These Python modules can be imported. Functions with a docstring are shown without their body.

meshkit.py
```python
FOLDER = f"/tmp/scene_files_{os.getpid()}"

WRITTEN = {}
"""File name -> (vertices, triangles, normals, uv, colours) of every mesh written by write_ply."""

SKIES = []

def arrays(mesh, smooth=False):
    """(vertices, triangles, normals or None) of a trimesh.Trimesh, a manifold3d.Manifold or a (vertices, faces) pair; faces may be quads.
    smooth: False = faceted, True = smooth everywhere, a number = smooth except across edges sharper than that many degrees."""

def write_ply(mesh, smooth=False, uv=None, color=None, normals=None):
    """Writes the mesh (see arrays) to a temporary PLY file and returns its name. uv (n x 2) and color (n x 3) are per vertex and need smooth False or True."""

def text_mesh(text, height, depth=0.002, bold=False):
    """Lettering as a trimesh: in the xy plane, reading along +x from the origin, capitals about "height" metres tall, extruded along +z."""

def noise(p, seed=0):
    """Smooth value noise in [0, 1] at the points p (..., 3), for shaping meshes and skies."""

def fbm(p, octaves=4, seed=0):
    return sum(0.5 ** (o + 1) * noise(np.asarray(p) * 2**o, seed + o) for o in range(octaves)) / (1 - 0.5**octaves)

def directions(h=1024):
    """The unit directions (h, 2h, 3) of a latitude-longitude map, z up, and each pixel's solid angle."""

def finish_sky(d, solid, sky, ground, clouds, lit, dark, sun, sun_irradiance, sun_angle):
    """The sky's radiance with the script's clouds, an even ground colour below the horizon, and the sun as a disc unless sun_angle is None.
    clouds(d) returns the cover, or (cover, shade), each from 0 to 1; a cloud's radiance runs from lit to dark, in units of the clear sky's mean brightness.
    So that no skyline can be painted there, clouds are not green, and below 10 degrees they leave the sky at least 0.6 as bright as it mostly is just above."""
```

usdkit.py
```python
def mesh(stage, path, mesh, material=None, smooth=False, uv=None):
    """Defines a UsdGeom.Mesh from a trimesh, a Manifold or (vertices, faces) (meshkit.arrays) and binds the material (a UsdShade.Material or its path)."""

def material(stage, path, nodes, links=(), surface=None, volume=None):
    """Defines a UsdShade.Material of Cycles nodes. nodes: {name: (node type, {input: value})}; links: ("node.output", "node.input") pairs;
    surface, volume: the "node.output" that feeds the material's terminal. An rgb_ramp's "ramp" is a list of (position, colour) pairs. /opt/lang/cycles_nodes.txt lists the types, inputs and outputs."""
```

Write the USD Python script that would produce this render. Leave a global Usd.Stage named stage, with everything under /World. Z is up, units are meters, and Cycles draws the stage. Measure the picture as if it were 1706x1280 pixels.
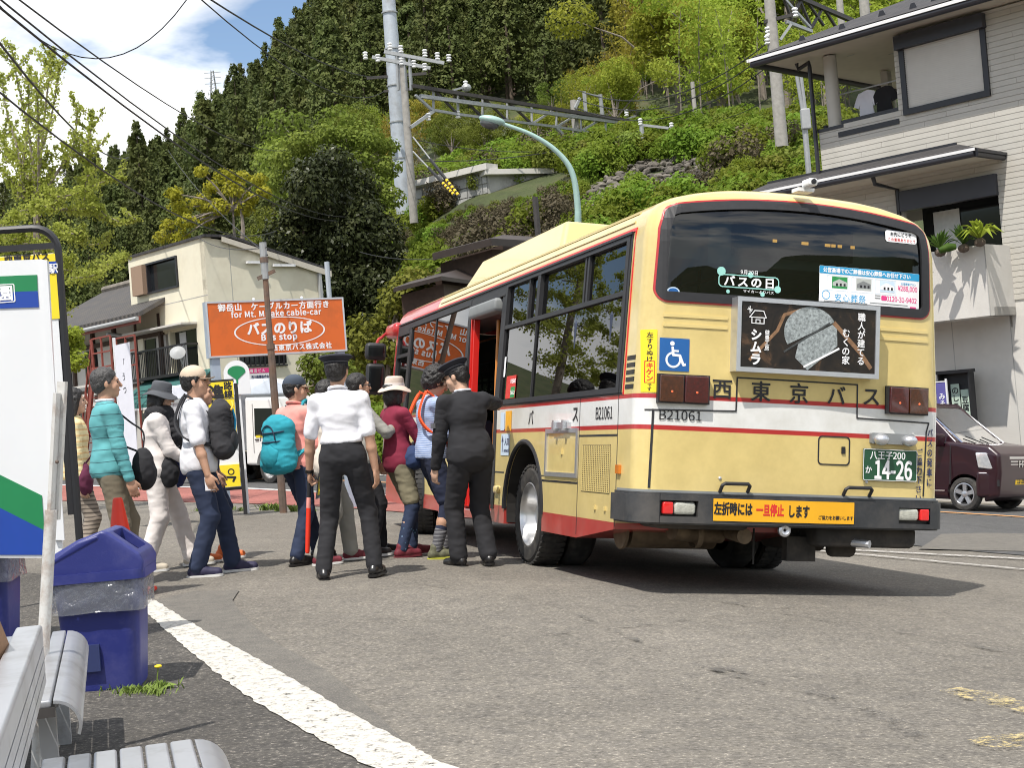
import math, random, glob
import numpy as np, trimesh, usdkit, meshkit
import manifold3d as m3
from manifold3d import Manifold
from scipy.interpolate import RBFInterpolator
from shapely import affinity, box as sbox, union_all
from shapely.geometry import Polygon, LineString, Point
from pxr import Usd, UsdGeom, UsdLux, Sdf, Gf, Vt
random.seed(7); np.random.seed(7)
PI = math.pi
stage = Usd.Stage.CreateInMemory()
W = UsdGeom.Xform.Define(stage, '/World').GetPrim()
stage.SetDefaultPrim(W)
UsdGeom.Scope.Define(stage, '/World/Looks')
# ---------------------------------------------------------------- camera, sky, sun
FOC, PITCH, ROLL, HC = 2385.0, 0.02101, -0.08029, 1.115       # focal length in pixels of the 1706 px wide photograph
EXPOSURE = 0.54
SUN_EL, SUN_AZ = math.radians(63), math.atan2(-0.42, -0.90)    # direction towards the sun: left and behind the camera
fw = np.array([0, math.cos(PITCH), math.sin(PITCH)]); _r = np.array([1.0, 0, 0]); _u = np.cross(_r, fw)
rt = math.cos(ROLL) * _r + math.sin(ROLL) * _u
up = -math.sin(ROLL) * _r + math.cos(ROLL) * _u
EYE = np.array([0, 0, HC])
cam = UsdGeom.Camera.Define(stage, '/World/camera')
cam.CreateHorizontalApertureAttr(36.0); cam.CreateVerticalApertureAttr(36.0 * 769 / 1024)
cam.CreateFocalLengthAttr(36.0 * FOC / 1706)
cam.CreateClippingRangeAttr((0.05, 5000.0))
cam.CreateExposureAttr(EXPOSURE)
_b = -fw
cam.AddTransformOp().Set(Gf.Matrix4d(*rt, 0, *up, 0, *_b, 0, *EYE, 1))
dome = UsdLux.DomeLight.Define(stage, '/World/sky')
dome.GetPrim().SetCustomDataByKey('kind', 'structure')
sky_nodes = {
 'tc': ('texture_coordinate', {}),
 'sky': ('sky_texture', {'sky_type': 'single_scattering', 'sun_disc': False, 'sun_elevation': SUN_EL, 'sun_rotation': SUN_AZ, 'air_density': 1.0, 'aerosol_density': 0.6, 'ozone_density': 1.5}),
 'mp': ('mapping', {'mapping_type': 'point', 'scale': (1.0, 1.0, 2.2), 'location': (3.1, 1.7, 0.35)}),
 'n1': ('noise_texture', {'scale': 3.4, 'detail': 9.0, 'roughness': 0.52, 'distortion': 0.25}),
 'r1': ('rgb_ramp', {'ramp': [(0.0, (0, 0, 0)), (0.44, (0, 0, 0)), (0.53, (1, 1, 1)), (1.0, (1, 1, 1))]}),
 'mp2': ('mapping', {'mapping_type': 'point', 'scale': (1.0, 1.0, 2.2), 'location': (3.22, 1.55, 0.20)}),
 'n2': ('noise_texture', {'scale': 3.4, 'detail': 9.0, 'roughness': 0.52, 'distortion': 0.25}),
 'r2': ('rgb_ramp', {'ramp': [(0.0, (10.5, 10.5, 10.3)), (0.47, (10.0, 10.0, 10.0)), (0.60, (6.6, 6.8, 7.1)), (0.75, (4.9, 5.2, 5.6)), (1.0, (4.4, 4.7, 5.2))]}),
 'mix': ('mix_color', {}),
 'bg': ('background_shader', {'strength': 0.11}),
}
usdkit.material(stage, '/World/Looks/sky', sky_nodes,
 [('tc.generated', 'sky.vector') if False else ('tc.generated', 'mp.vector'), ('mp.vector', 'n1.vector'), ('n1.fac', 'r1.fac'),
     ('tc.generated', 'mp2.vector'), ('mp2.vector', 'n2.vector'), ('n2.fac', 'r2.fac'),
     ('r1.color', 'mix.fac'), ('sky.color', 'mix.a'), ('r2.color', 'mix.b'), ('mix.result', 'bg.color')], surface='bg.background')
from pxr import UsdShade
UsdShade.MaterialBindingAPI.Apply(dome.GetPrim()).Bind(UsdShade.Material.Get(stage, '/World/Looks/sky'))
sun = UsdLux.DistantLight.Define(stage, '/World/sun')
sun.CreateIntensityAttr(1.0); sun.CreateAngleAttr(0.53); sun.CreateNormalizeAttr(True); sun.CreateColorAttr(Gf.Vec3f(1.0, 0.95, 0.88))
SUN = np.array([math.cos(SUN_EL) * math.sin(SUN_AZ), math.cos(SUN_EL) * math.cos(SUN_AZ), math.sin(SUN_EL)])
_z = SUN; _x = np.cross([0, 0, 1], _z); _x /= np.linalg.norm(_x); _y = np.cross(_z, _x)
sun.AddTransformOp().Set(Gf.Matrix4d(*_x, 0, *_y, 0, *_z, 0, 0, 0, 50, 1))
# ---------------------------------------------------------------- helpers: points
def ray(px, py):
 return fw + rt * (px - 853) / FOC + up * (640 - py) / FOC
def P(px, py, d):
 "the point at depth d seen at pixel (px, py) of the 1706 x 1280 photograph"
 return EYE + d * ray(px, py)
# ---------------------------------------------------------------- helpers: materials
MATS = {}
def mat(name, nodes, links, surface, volume=None):
 m = usdkit.material(stage, '/World/Looks/' + name, nodes, links, surface=surface, volume=volume)
 MATS[name] = m
 return m
def pbr(name, col, rough=0.5, metal=0.0, var=0.12, scale=6.0, bump=0.0, bscale=60.0, btype='fBM', coat=0.0, spec=None, dirt=None, dscale=1.5, sheen=0.0, rnd=0.0):
 "plain paint, cloth or stone: base colour with mottling, optional fine bump and stains"
 c = np.array(col, float)
 n = {'tc': ('texture_coordinate', {}),
         'n': ('noise_texture', {'scale': scale, 'detail': 6.0, 'roughness': 0.62}),
         'r': ('rgb_ramp', {'ramp': [(0.25, tuple(np.clip(c * (1 - var), 0, 1))), (0.75, tuple(np.clip(c * (1 + var), 0, 1)))]}),
         'p': ('principled_bsdf', {'roughness': rough, 'metallic': metal, 'coat_weight': coat, 'coat_roughness': 0.06})}
 if spec is not None: n['p'][1]['specular_ior_level'] = spec
 l = [('tc.object', 'n.vector'), ('n.fac', 'r.fac')]
 out = 'r.color'
 if dirt is not None:
  n['dn'] = ('noise_texture', {'scale': dscale, 'detail': 8.0, 'roughness': 0.7})
  n['dr'] = ('rgb_ramp', {'ramp': [(0.48, (0, 0, 0)), (0.68, (1, 1, 1))]})
  n['dm'] = ('mix_color', {'b': tuple(dirt)})
  l += [('tc.object', 'dn.vector'), ('dn.fac', 'dr.fac'), ('dr.color', 'dm.fac'), (out, 'dm.a')]
  out = 'dm.result'
 if rnd:
  n['oi'] = ('object_info', {}); n['hr'] = ('map_range', {'from_min': 0.0, 'from_max': 1.0, 'to_min': 1 - rnd, 'to_max': 1 + rnd})
  n['hv'] = ('hsv', {'fac': 1.0})
  l += [('oi.random', 'hr.value'), ('hr.result', 'hv.value'), (out, 'hv.color')]
  out = 'hv.color'
 l.append((out, 'p.base_color'))
 if bump:
  n['bn'] = ('noise_texture', {'scale': bscale, 'detail': 4.0, 'type': btype})
  n['bp'] = ('bump', {'strength': bump, 'distance': 0.035 if btype != 'fBM' else 0.01})
  l += [('tc.object', 'bn.vector'), ('bn.fac', 'bp.height'), ('bp.normal', 'p.normal')]
 return mat(name, n, l, 'p.BSDF')
def glass(name, tint, ior=1.5, rough=0.0, boost=0.0):
 return mat(name, {'t': ('transparent_bsdf', {'color': tint}), 'g': ('glossy_bsdf', {'color': (1, 1, 1), 'roughness': rough}), 'f': ('fresnel', {'IOR': ior}), 'm': ('mix_closure', {})},
               [('f.fac', 'm.fac'), ('t.BSDF', 'm.closure1'), ('g.BSDF', 'm.closure2')], 'm.closure')
# ---------------------------------------------------------------- helpers: prims
NAMES = {}
def numbered(parent, name):
 k = NAMES.get((parent, name), -1) + 1
 NAMES[(parent, name)] = k
 return f'{parent}/{name}' if k == 0 else f'{parent}/{name}_{k:03d}'
def tag(prim, label=None, cat=None, group=None, kind=None):
 for k, v in (('label', label), ('category', cat), ('group', group), ('kind', kind)):
  if v: prim.SetCustomDataByKey(k, v)
 return prim
def thing(name, label, cat, loc=(0, 0, 0), rotz=0.0, group=None, M=None):
 "an Xform under /World whose children are the parts"
 x = UsdGeom.Xform.Define(stage, numbered('/World', name))
 if M is not None:
  x.AddTransformOp().Set(Gf.Matrix4d(*[float(v) for v in np.asarray(M).T.ravel()]))
 else:
  x.AddTranslateOp().Set(Gf.Vec3d(*[float(v) for v in loc])); x.AddRotateZOp().Set(math.degrees(rotz))
 return tag(x.GetPrim(), label, cat, group)
SPLIT = set('arch_trim wheel_well panel_seam roof_rib window_frame red_trim wheel_nut siding_board snow_guard lamp_bulb underside mirror_glass engine exhaust axle display_light driver_partition ceiling_duct passenger_seat cap_piping chassis box_sill headlamp wiper plate_lamp_bar yellow_band joint_ring chord brace bracket door_leaf hatch_hinge pillar_louvre grab_rail hand_rail engine_cover_seam bumper_seam panel_crease advert_picture eyebrow pillar_trim door_seam grille_bar seat leg guard_post arm_post lamp_arm door_mechanism light_tube downpipe drip_rail twin_tube'.split())
def part(parent, name, mesh, material, smooth=False, label=None, kind=None):
 "one Mesh prim under parent (a prim) or under /World; unconnected pieces of the kinds in SPLIT become prims of their own"
 if name in SPLIT and isinstance(mesh, trimesh.Trimesh):
  from scipy.sparse import coo_matrix
  from scipy.sparse.csgraph import connected_components
  _, inv = np.unique(np.round(mesh.vertices, 5), axis=0, return_inverse=True); inv = inv.ravel(); f = inv[mesh.faces]; n = inv.max() + 1
  k, lab = connected_components(coo_matrix((np.ones(len(f) * 2), (np.r_[f[:, 0], f[:, 1]], np.r_[f[:, 1], f[:, 2]])), (n, n)), directed=False); fl = lab[f[:, 0]]; ids = np.unique(fl)
  if 1 < len(ids) <= 60:
   for i in ids:
    g = np.asarray(mesh.faces)[fl == i]; u, r = np.unique(g, return_inverse=True); out = _part(parent, name, trimesh.Trimesh(np.asarray(mesh.vertices)[u], r.reshape(-1, 3), process=False), material, smooth, label, None)
   return out
 return _part(parent, name, mesh, material, smooth, label, kind)
def _part(parent, name, mesh, material, smooth=False, label=None, kind=None):
 base = '/World' if parent is None else str(parent.GetPath())
 m = usdkit.mesh(stage, numbered(base, name), mesh, MATS[material] if isinstance(material, str) else material, smooth=smooth)
 return tag(m.GetPrim(), label, kind=kind)
def solo(name, mesh, material, label, cat, group=None, smooth=False, kind=None):
 return tag(part(None, name, mesh, material, smooth), label, cat, group, kind)
def struct(name, mesh, material, smooth=False, label=None):
 return tag(part(None, name, mesh, material, smooth), label, None, None, 'structure')
def copy_of(src, name, label, cat, loc, rotz=0.0, scale=1.0, group=None):
 x = UsdGeom.Xform.Define(stage, numbered('/World', name))
 x.AddTranslateOp().Set(Gf.Vec3d(*[float(v) for v in loc])); x.AddRotateZOp().Set(math.degrees(rotz))
 s = np.broadcast_to(scale, 3); x.AddScaleOp().Set(Gf.Vec3f(*[float(v) for v in s]))
 p = x.GetPrim(); p.GetReferences().AddInternalReference(src); p.SetInstanceable(True)
 return tag(p, label, cat, group)
# ---------------------------------------------------------------- helpers: meshes
class MB:
 "collects simple solids into one mesh"
 def __init__(s): s.v, s.f, s.n = [], [], 0
 def add(s, v, f):
  v = np.asarray(v, float); f = np.asarray(f, int)
  if f.shape[1] == 4: f = np.vstack([f[:, [0, 1, 2]], f[:, [0, 2, 3]]])
  s.v.append(v); s.f.append(f + s.n); s.n += len(v); return s
 def tm(s, m): return s.add(m.vertices, m.faces)
 def hexa(s, c):
  "8 corners: bottom 4 counter-clockwise seen from above, then top 4"
  return s.add(c, [[0, 3, 2, 1], [4, 5, 6, 7], [0, 1, 5, 4], [1, 2, 6, 5], [2, 3, 7, 6], [3, 0, 4, 7]])
 def box(s, lo, hi, M=None):
  (a, b, c), (d, e, g) = lo, hi
  v = np.array([[a, b, c], [d, b, c], [d, e, c], [a, e, c], [a, b, g], [d, b, g], [d, e, g], [a, e, g]], float)
  if M is not None: v = v @ M[:3, :3].T + M[:3, 3]
  return s.hexa(v)
 def beam(s, a, b, w, h=None, upv=(0, 0, 1)):
  "a bar of w x h from a to b"
  a, b = np.asarray(a, float), np.asarray(b, float); h = w if h is None else h
  d = b - a; d /= np.linalg.norm(d)
  x = np.cross(d, upv)
  if np.linalg.norm(x) < 1e-6: x = np.cross(d, (1, 0, 0))
  x /= np.linalg.norm(x); y = np.cross(x, d)
  x, y = x * w / 2, y * h / 2
  return s.hexa([a - x - y, a + x - y, a + x + y, a - x + y, b - x - y, b + x - y, b + x + y, b - x + y])
 def tube(s, pts, r, n=8, caps=True):
  "round tube along a polyline; r one radius or one per point"
  p = np.asarray(pts, float); r = np.broadcast_to(r, len(p)).astype(float)
  t = np.gradient(p, axis=0); t /= np.maximum(np.linalg.norm(t, axis=1, keepdims=True), 1e-9)
  ref = np.array([0, 0, 1.0]) if abs(t[0][2]) < 0.9 else np.array([1.0, 0, 0])
  x = np.cross(ref, t[0]); x /= np.linalg.norm(x); rings = []
  ang = np.arange(n) * 2 * PI / n
  for i in range(len(p)):
   x = x - t[i] * (x @ t[i]); x /= np.linalg.norm(x); y = np.cross(t[i], x)
   rings.append(p[i] + r[i] * (np.cos(ang)[:, None] * x + np.sin(ang)[:, None] * y))
  v = np.vstack(rings); f = []
  for i in range(len(p) - 1):
   for k in range(n):
    k2 = (k + 1) % n; f.append([i * n + k, i * n + k2, (i + 1) * n + k2, (i + 1) * n + k])
  s.add(v, f)
  if caps:
   for i, o in ((0, -1), (len(p) - 1, 1)):
    ring = v[i * n:(i + 1) * n]; c = len(ring)
    tri = [[k, (k + 1) % c, c] if o > 0 else [(k + 1) % c, k, c] for k in range(c)]
    s.add(np.vstack([ring, p[i]]), tri)
  return s
 def lathe(s, prof, n=24, M=None):
  "profile of (radius, z) turned about z"
  pr = np.asarray(prof, float); a = np.arange(n) * 2 * PI / n
  v = np.vstack([np.stack([r * np.cos(a), r * np.sin(a), np.full(n, z)], 1) for r, z in pr]); f = []
  for i in range(len(pr) - 1):
   for k in range(n):
    k2 = (k + 1) % n; f.append([i * n + k, i * n + k2, (i + 1) * n + k2, (i + 1) * n + k])
  if M is not None: v = v @ M[:3, :3].T + M[:3, 3]
  return s.add(v, f)
 def poly(s, g, z0, z1, M=None):
  "a shapely polygon (or several) extruded from z0 to z1"
  for q in getattr(g, 'geoms', [g]):
   if q.is_empty or q.area < 1e-9: continue
   m = trimesh.creation.extrude_polygon(q, z1 - z0, engine='earcut'); v = np.array(m.vertices); v[:, 2] += z0
   if M is not None: v = v @ M[:3, :3].T + M[:3, 3]
   s.add(v, m.faces)
  return s
 def ball(s, c, r, sub=2, M=None):
  m = trimesh.creation.icosphere(sub, 1.0); v = np.array(m.vertices) * np.broadcast_to(r, 3)
  if M is not None: v = v @ np.asarray(M)[:3, :3].T
  return s.add(v + np.asarray(c, float), m.faces)
 def get(s): return trimesh.Trimesh(np.vstack(s.v), np.vstack(s.f), process=False)
def xf(o, x, y, z):
 M = np.eye(4); M[:3, 0], M[:3, 1], M[:3, 2], M[:3, 3] = x, y, z, o
 return M
def rotz(a, o=(0, 0, 0)):
 M = np.eye(4); M[:2, :2] = [[math.cos(a), -math.sin(a)], [math.sin(a), math.cos(a)]]; M[:3, 3] = o
 return M
def rrect(x0, y0, x1, y1, r, n=6):
 return sbox(x0 + r, y0 + r, x1 - r, y1 - r).buffer(r, quad_segs=n) if r > 0 else sbox(x0, y0, x1, y1)
def rbox(lo, hi, r, seg=8):
 "box with rounded edges (hull of spheres)"
 lo, hi = np.asarray(lo, float) + r, np.asarray(hi, float) - r
 sp = Manifold.sphere(r, seg)
 return Manifold.batch_hull([sp.translate([float(x), float(y), float(z)]) for x in (lo[0], hi[0]) for y in (lo[1], hi[1]) for z in (lo[2], hi[2])])
def tri_of(m):
 q = m.to_mesh(); return trimesh.Trimesh(np.array(q.vert_properties)[:, :3], np.array(q.tri_verts), process=False)
def to_man(tm):
 return Manifold(m3.Mesh(np.asarray(tm.vertices, np.float32), np.asarray(tm.faces, np.uint32)))
def bez(pts, n=12):
 "smooth curve through the points (Catmull-Rom)"
 p = np.asarray(pts, float); q = np.vstack([2 * p[0] - p[1], p, 2 * p[-1] - p[-2]]); out = []
 for i in range(1, len(q) - 2):
  for t in np.linspace(0, 1, n, endpoint=False):
   out.append(0.5 * ((2 * q[i]) + (-q[i - 1] + q[i + 1]) * t + (2 * q[i - 1] - 5 * q[i] + 4 * q[i + 1] - q[i + 2]) * t * t + (-q[i - 1] + 3 * q[i] - 3 * q[i + 1] + q[i + 2]) * t ** 3))
 return np.array(out + [p[-1]])
def catenary(a, b, sag, n=14):
 a, b = np.asarray(a, float), np.asarray(b, float); t = np.linspace(0, 1, n)[:, None]
 return a + (b - a) * t - np.array([0, 0, 1.0]) * sag * 4 * t * (1 - t)
# ---------------------------------------------------------------- helpers: lettering
_FONTS = {}
def _font(cjk):
 if cjk not in _FONTS:
  from PIL import ImageFont
  d = glob.glob('/opt/blender-*/*/datafiles/fonts')[0]
  _FONTS[cjk] = ImageFont.truetype(d + ('/Noto Sans CJK Regular.woff2' if cjk else '/Inter.woff2'), 72)
 return _FONTS[cjk]
_GL = {}
def glyph(ch, bold, cjk=True):
 "(outline with 1 = the letter's nominal height, advance)"
 key = (ch, bold, cjk)
 if key in _GL: return _GL[key]
 from PIL import Image, ImageDraw
 f = _font(cjk); adv = f.getlength(ch)
 im = Image.new('L', (int(adv) + 40, 130)); ImageDraw.Draw(im).text((20, 95), ch, 255, f, anchor='ls', stroke_width=bold)
 on = np.pad(np.asarray(im) > 110, ((0, 0), (1, 1))).astype(np.int8)
 rows, st = np.nonzero(np.diff(on, axis=1) == 1); en = np.nonzero(np.diff(on, axis=1) == -1)[1]
 g = Polygon()
 if len(rows): g = union_all(sbox(st, -rows - 1, en, -rows)).buffer(0.6).buffer(-0.6).simplify(0.8)
 g = affinity.affine_transform(g, [1 / 72, 0, 0, 1 / 72, -20 / 72, 95 / 72])
 _GL[key] = (g, adv / 72)
 return _GL[key]
def text(s, h, bold=1, sx=1.0, gap=0.0, vertical=False, cjk=True, anchor='c'):
 "lettering as a shapely shape; h = em height; centred on the origin"
 out, x = [], 0.0
 for ch in s:
  g, a = glyph(ch, bold, cjk)
  if vertical:
   out.append(affinity.translate(g, -a / 2, -x - 0.88)); x += 1.0 + gap
  else:
   out.append(affinity.translate(g, x, 0)); x += a + gap
 g = union_all([o for o in out if not o.is_empty])
 g = affinity.scale(g, h * sx, h, origin=(0, 0))
 b = g.bounds
 return affinity.translate(g, -(b[0] + b[2]) / 2 if anchor == 'c' or vertical else -b[0], -(b[1] + b[3]) / 2)
def flat(g, M, t=0.001):
 "a flat shape laid on the plane M (x, y in the plane, z out of it)"
 return MB().poly(g, 0.0, t, M).get()
# ---------------------------------------------------------------- the bus's own plane and the ground's height
BUS_A, BUS_B, BUS_C = -0.11715, -0.03271, 0.25
BUS_O = np.array([0.6984, 9.3793]); BUS_YAW = -0.28197
_n = np.array([-BUS_A, -BUS_B, 1.0]); BN = _n / np.linalg.norm(_n)
_h = np.array([math.sin(BUS_YAW), math.cos(BUS_YAW), 0]); _h = _h - BN * (_h @ BN); BH = _h / np.linalg.norm(_h); BL = np.cross(BN, BH)
_o = np.array([BUS_O[0], BUS_O[1], BUS_A * BUS_O[0] + BUS_B * BUS_O[1] + BUS_C])
BUSM = xf(_o - BL * 1.15, BH, BL, BN)           # local: x forward, y left from the middle, z up
def bus(p): return BUSM[:3, :3] @ np.asarray(p, float) + BUSM[:3, 3]
_gc = [(-3, -3, 0), (0, -1, 0), (3, -2, -.1), (0, 2, -.0), (-2, 2, .02), (-1.96, 6.7, .01), (-3.07, 11.1, .04), (-3.05, 12, .05), (-2.55, 11.6, .01), (-1.9, 11.95, .02), (-1.39, 10.8, -.01),
       (-1.13, 12.5, -.04), (-.73, 12.48, -.075), (-.47, 11.64, -.085), (-5.67, 33.2, -.05), (7.23, 23.1, -1.04), (-4.1, 21, .03), (-8, 12, .1), (-12, 22, .1), (-14, 34, 0), (-9, 42, .1), (2, 30, -.62),
       (2, 3, -.08), (3, 6, -.32), (6, 5, -.6), (11, 20, -1.45), (12, 8, -1.2), (14, 26, -1.7), (9, 30, -1.25), (0, 40, -.35)]
_gc += [tuple(bus((x, y, 0))) for x in (2.65, 7.03) for y in (-1.0, 0, 1.0)] + [tuple(bus((0, y, 0))) for y in (-1, 1)]
_gc = np.array(_gc, float)
_gr = RBFInterpolator(_gc[:, :2], _gc[:, 2], kernel='thin_plate_spline', smoothing=0.02)
_gx, _gy = np.arange(-60, 60.1, 0.5), np.arange(-10, 120.1, 0.5)
_GX, _GY = np.meshgrid(np.clip(_gx, -15, 15), np.clip(_gy, -3, 42), indexing='ij')
_GZ = _gr(np.stack([_GX.ravel(), _GY.ravel()], 1)).reshape(_GX.shape)
from scipy.ndimage import gaussian_filter
_k = (np.abs(_gx) > 14)[:, None] | (_gy > 40)[None, :]
_GZ = np.where(_k, gaussian_filter(_GZ, 3), _GZ)
from scipy.interpolate import RegularGridInterpolator
_gi = RegularGridInterpolator((_gx, _gy), _GZ, bounds_error=False, fill_value=None)
def G(x, y):
 "height of the ground"
 x, y = np.broadcast_arrays(np.asarray(x, float), np.asarray(y, float))
 r = _gi(np.stack([np.clip(x, -60, 60).ravel(), np.clip(y, -10, 120).ravel()], 1)).reshape(x.shape)
 return float(r) if r.ndim == 0 else r
def on_ground(px, py, off=0.0):
 "where the ray through a pixel meets the ground"
 d = ray(px, py); t = 10.0
 for _ in range(60):
  p = EYE + d * t; t += 0.6 * (p[2] - G(p[0], p[1]) - off) / max(-d[2], 0.02)
  t = min(max(t, 0.5), 80)
 return EYE + d * t
def at(px, py, d):
 "the ground below the point at depth d on pixel column px"
 p = P(px, py, d); return np.array([p[0], p[1], G(p[0], p[1])])
# ================================================================ BUS
BL_, BWD = 8.99, 1.15
_IZ = [0, .30, 1.35, 2.40, 2.47, 2.53, 2.59, 2.64, 2.69, 2.735, 2.77, 2.795, 2.815, 2.825]
_IY = [.03, 0, 0, .05, .060, .074, .102, .150, .25, .40, .56, .72, .90, 1.02]
_IX = [0, 0, 0, .012, .018, .024, .034, .045, .062, .095, .15, .23, .36, .52]
def iy(z): return np.interp(z, _IZ, _IY)
def ix(z): return np.interp(z, _IZ, _IX)
RC = 0.14
def yside(z): return BWD - iy(z)
def xrear(y, z):
 w = BWD - iy(z); rc = min(RC, w * .8); a = abs(y); e = w - rc
 x = ix(z) + 0.065 * (a / w) ** 2
 if a > e: x += rc - math.sqrt(max(rc * rc - (min(a, w) - e) ** 2, 0))
 return x
def bus_outline(z, grow=0.0):
 w = BWD - iy(z) + grow; rc = min(RC, w * .8) + grow * .5; x0, x1 = ix(z) - grow, BL_ - 2.2 * ix(z) - 0.04 * max(z - 1.2, 0) + grow; pts = []
 for y in np.linspace(-(w - rc), w - rc, 11): pts.append((x0, -y))       # rear edge from left (+y) to right
 for k in range(1, 9): t = k / 8 * PI / 2; pts.append((x0 + rc - rc * math.cos(t), -(w - rc) - rc * math.sin(t)))
 fr = rc * 1.6 if z < 2.7 else rc
 fr = min(fr, w * .8)
 for k in range(9): t = k / 8 * PI / 2; pts.append((x1 - fr + fr * math.sin(t), -(w - fr) - fr * math.cos(t)))
 for k in range(9): t = k / 8 * PI / 2; pts.append((x1 - fr + fr * math.cos(t), (w - fr) + fr * math.sin(t)))
 for k in range(8): t = k / 8 * PI / 2; pts.append((x0 + rc - rc * math.sin(t), (w - rc) + rc * math.cos(t)))
 q = np.array(pts); near = q[:, 0] < 1.0
 q[near, 0] += 0.065 * (np.abs(q[near, 1]) / max(w, .01)) ** 2
 a = np.abs(q[:, 1]) / max(w, .01); front = q[:, 0] > 8; q[front, 0] -= 0.12 * a[front] ** 2
 return q
def bus_solid(zs, grow=0.0, flat_top=False):
 rings = [np.column_stack([bus_outline(z, grow), np.full(len(bus_outline(z, grow)), z)]) for z in zs]
 n = len(rings[0]); v = np.vstack(rings); f = []
 for i in range(len(rings) - 1):
  for k in range(n):
   k2 = (k + 1) % n; f += [[i * n + k, (i + 1) * n + k2, i * n + k2], [i * n + k, (i + 1) * n + k, (i + 1) * n + k2]]
 c0, c1 = len(v), len(v) + 1
 v = np.vstack([v, rings[0].mean(0), rings[-1].mean(0)])
 b = (len(rings) - 1) * n
 for k in range(n):
  k2 = (k + 1) % n; f += [[k, k2, c0], [b + k2, b + k, c1]]
 t = trimesh.Trimesh(v, f, process=False)
 if t.volume < 0: t.invert()
 return to_man(t)
def mbox(x0, y0, z0, x1, y1, z1): return Manifold.cube([x1 - x0, y1 - y0, z1 - z0]).translate([x0, y0, z0])
def xprism(g, x0, x1):
 "polygon in (y, z) pushed along x"
 m = flat(g, np.eye(4), x1 - x0); v = np.array(m.vertices)
 t = trimesh.Trimesh(np.column_stack([v[:, 2] + x0, v[:, 0], v[:, 1]]), m.faces, process=False); t.merge_vertices()
 if t.volume < 0: t.invert()
 return to_man(t)
def yprism(g, y0, y1):
 "polygon in (x, z) pushed along y"
 m = flat(g, np.eye(4), y1 - y0); v = np.array(m.vertices)
 t = trimesh.Trimesh(np.column_stack([v[:, 0], v[:, 2] + y0, v[:, 1]]), m.faces, process=False); t.merge_vertices()
 if t.volume < 0: t.invert()
 return to_man(t)
# --- materials of the bus
CREAM, BRED, BWHITE = (0.655, 0.515, 0.205), (0.42, 0.022, 0.022), (0.72, 0.72, 0.70)
def step(n, l, name, src, edge, soft=0.002):
 n[name] = ('map_range', {'from_min': edge - soft, 'from_max': edge + soft, 'to_min': 0.0, 'to_max': 1.0, 'clamp': True}); l.append((src, name + '.value')); return name + '.result'
def mul(n, l, name, a, b, t='multiply'):
 n[name] = ('math', {'math_type': t}); l += [(a, name + '.value1'), (b, name + '.value2')]; return name + '.value'
n, l = {'tc': ('texture_coordinate', {}), 's': ('separate_xyz', {})}, [('tc.object', 's.vector')]
cuts = [(-5, CREAM), (1.098, BRED), (1.130, BWHITE), (1.307, BRED), (1.337, CREAM)]
col = None
n['c0'] = ('color', {'value': CREAM}); col = 'c0.color'
def over(name, fac, colr):
 global col
 n[name] = ('mix_color', {'b': colr}); l.extend([(fac, name + '.fac'), (col, name + '.a')]); col = name + '.result'
n['isk'] = ('math', {'math_type': 'less_than', 'value2': 0.458}); l.append(('s.z', 'isk.value1')); over('m0', 'isk.value', BRED)
for i, (z, c) in enumerate(cuts[1:]): over(f'm{i + 1}', step(n, l, f'st{i}', 's.z', z), c)
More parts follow.
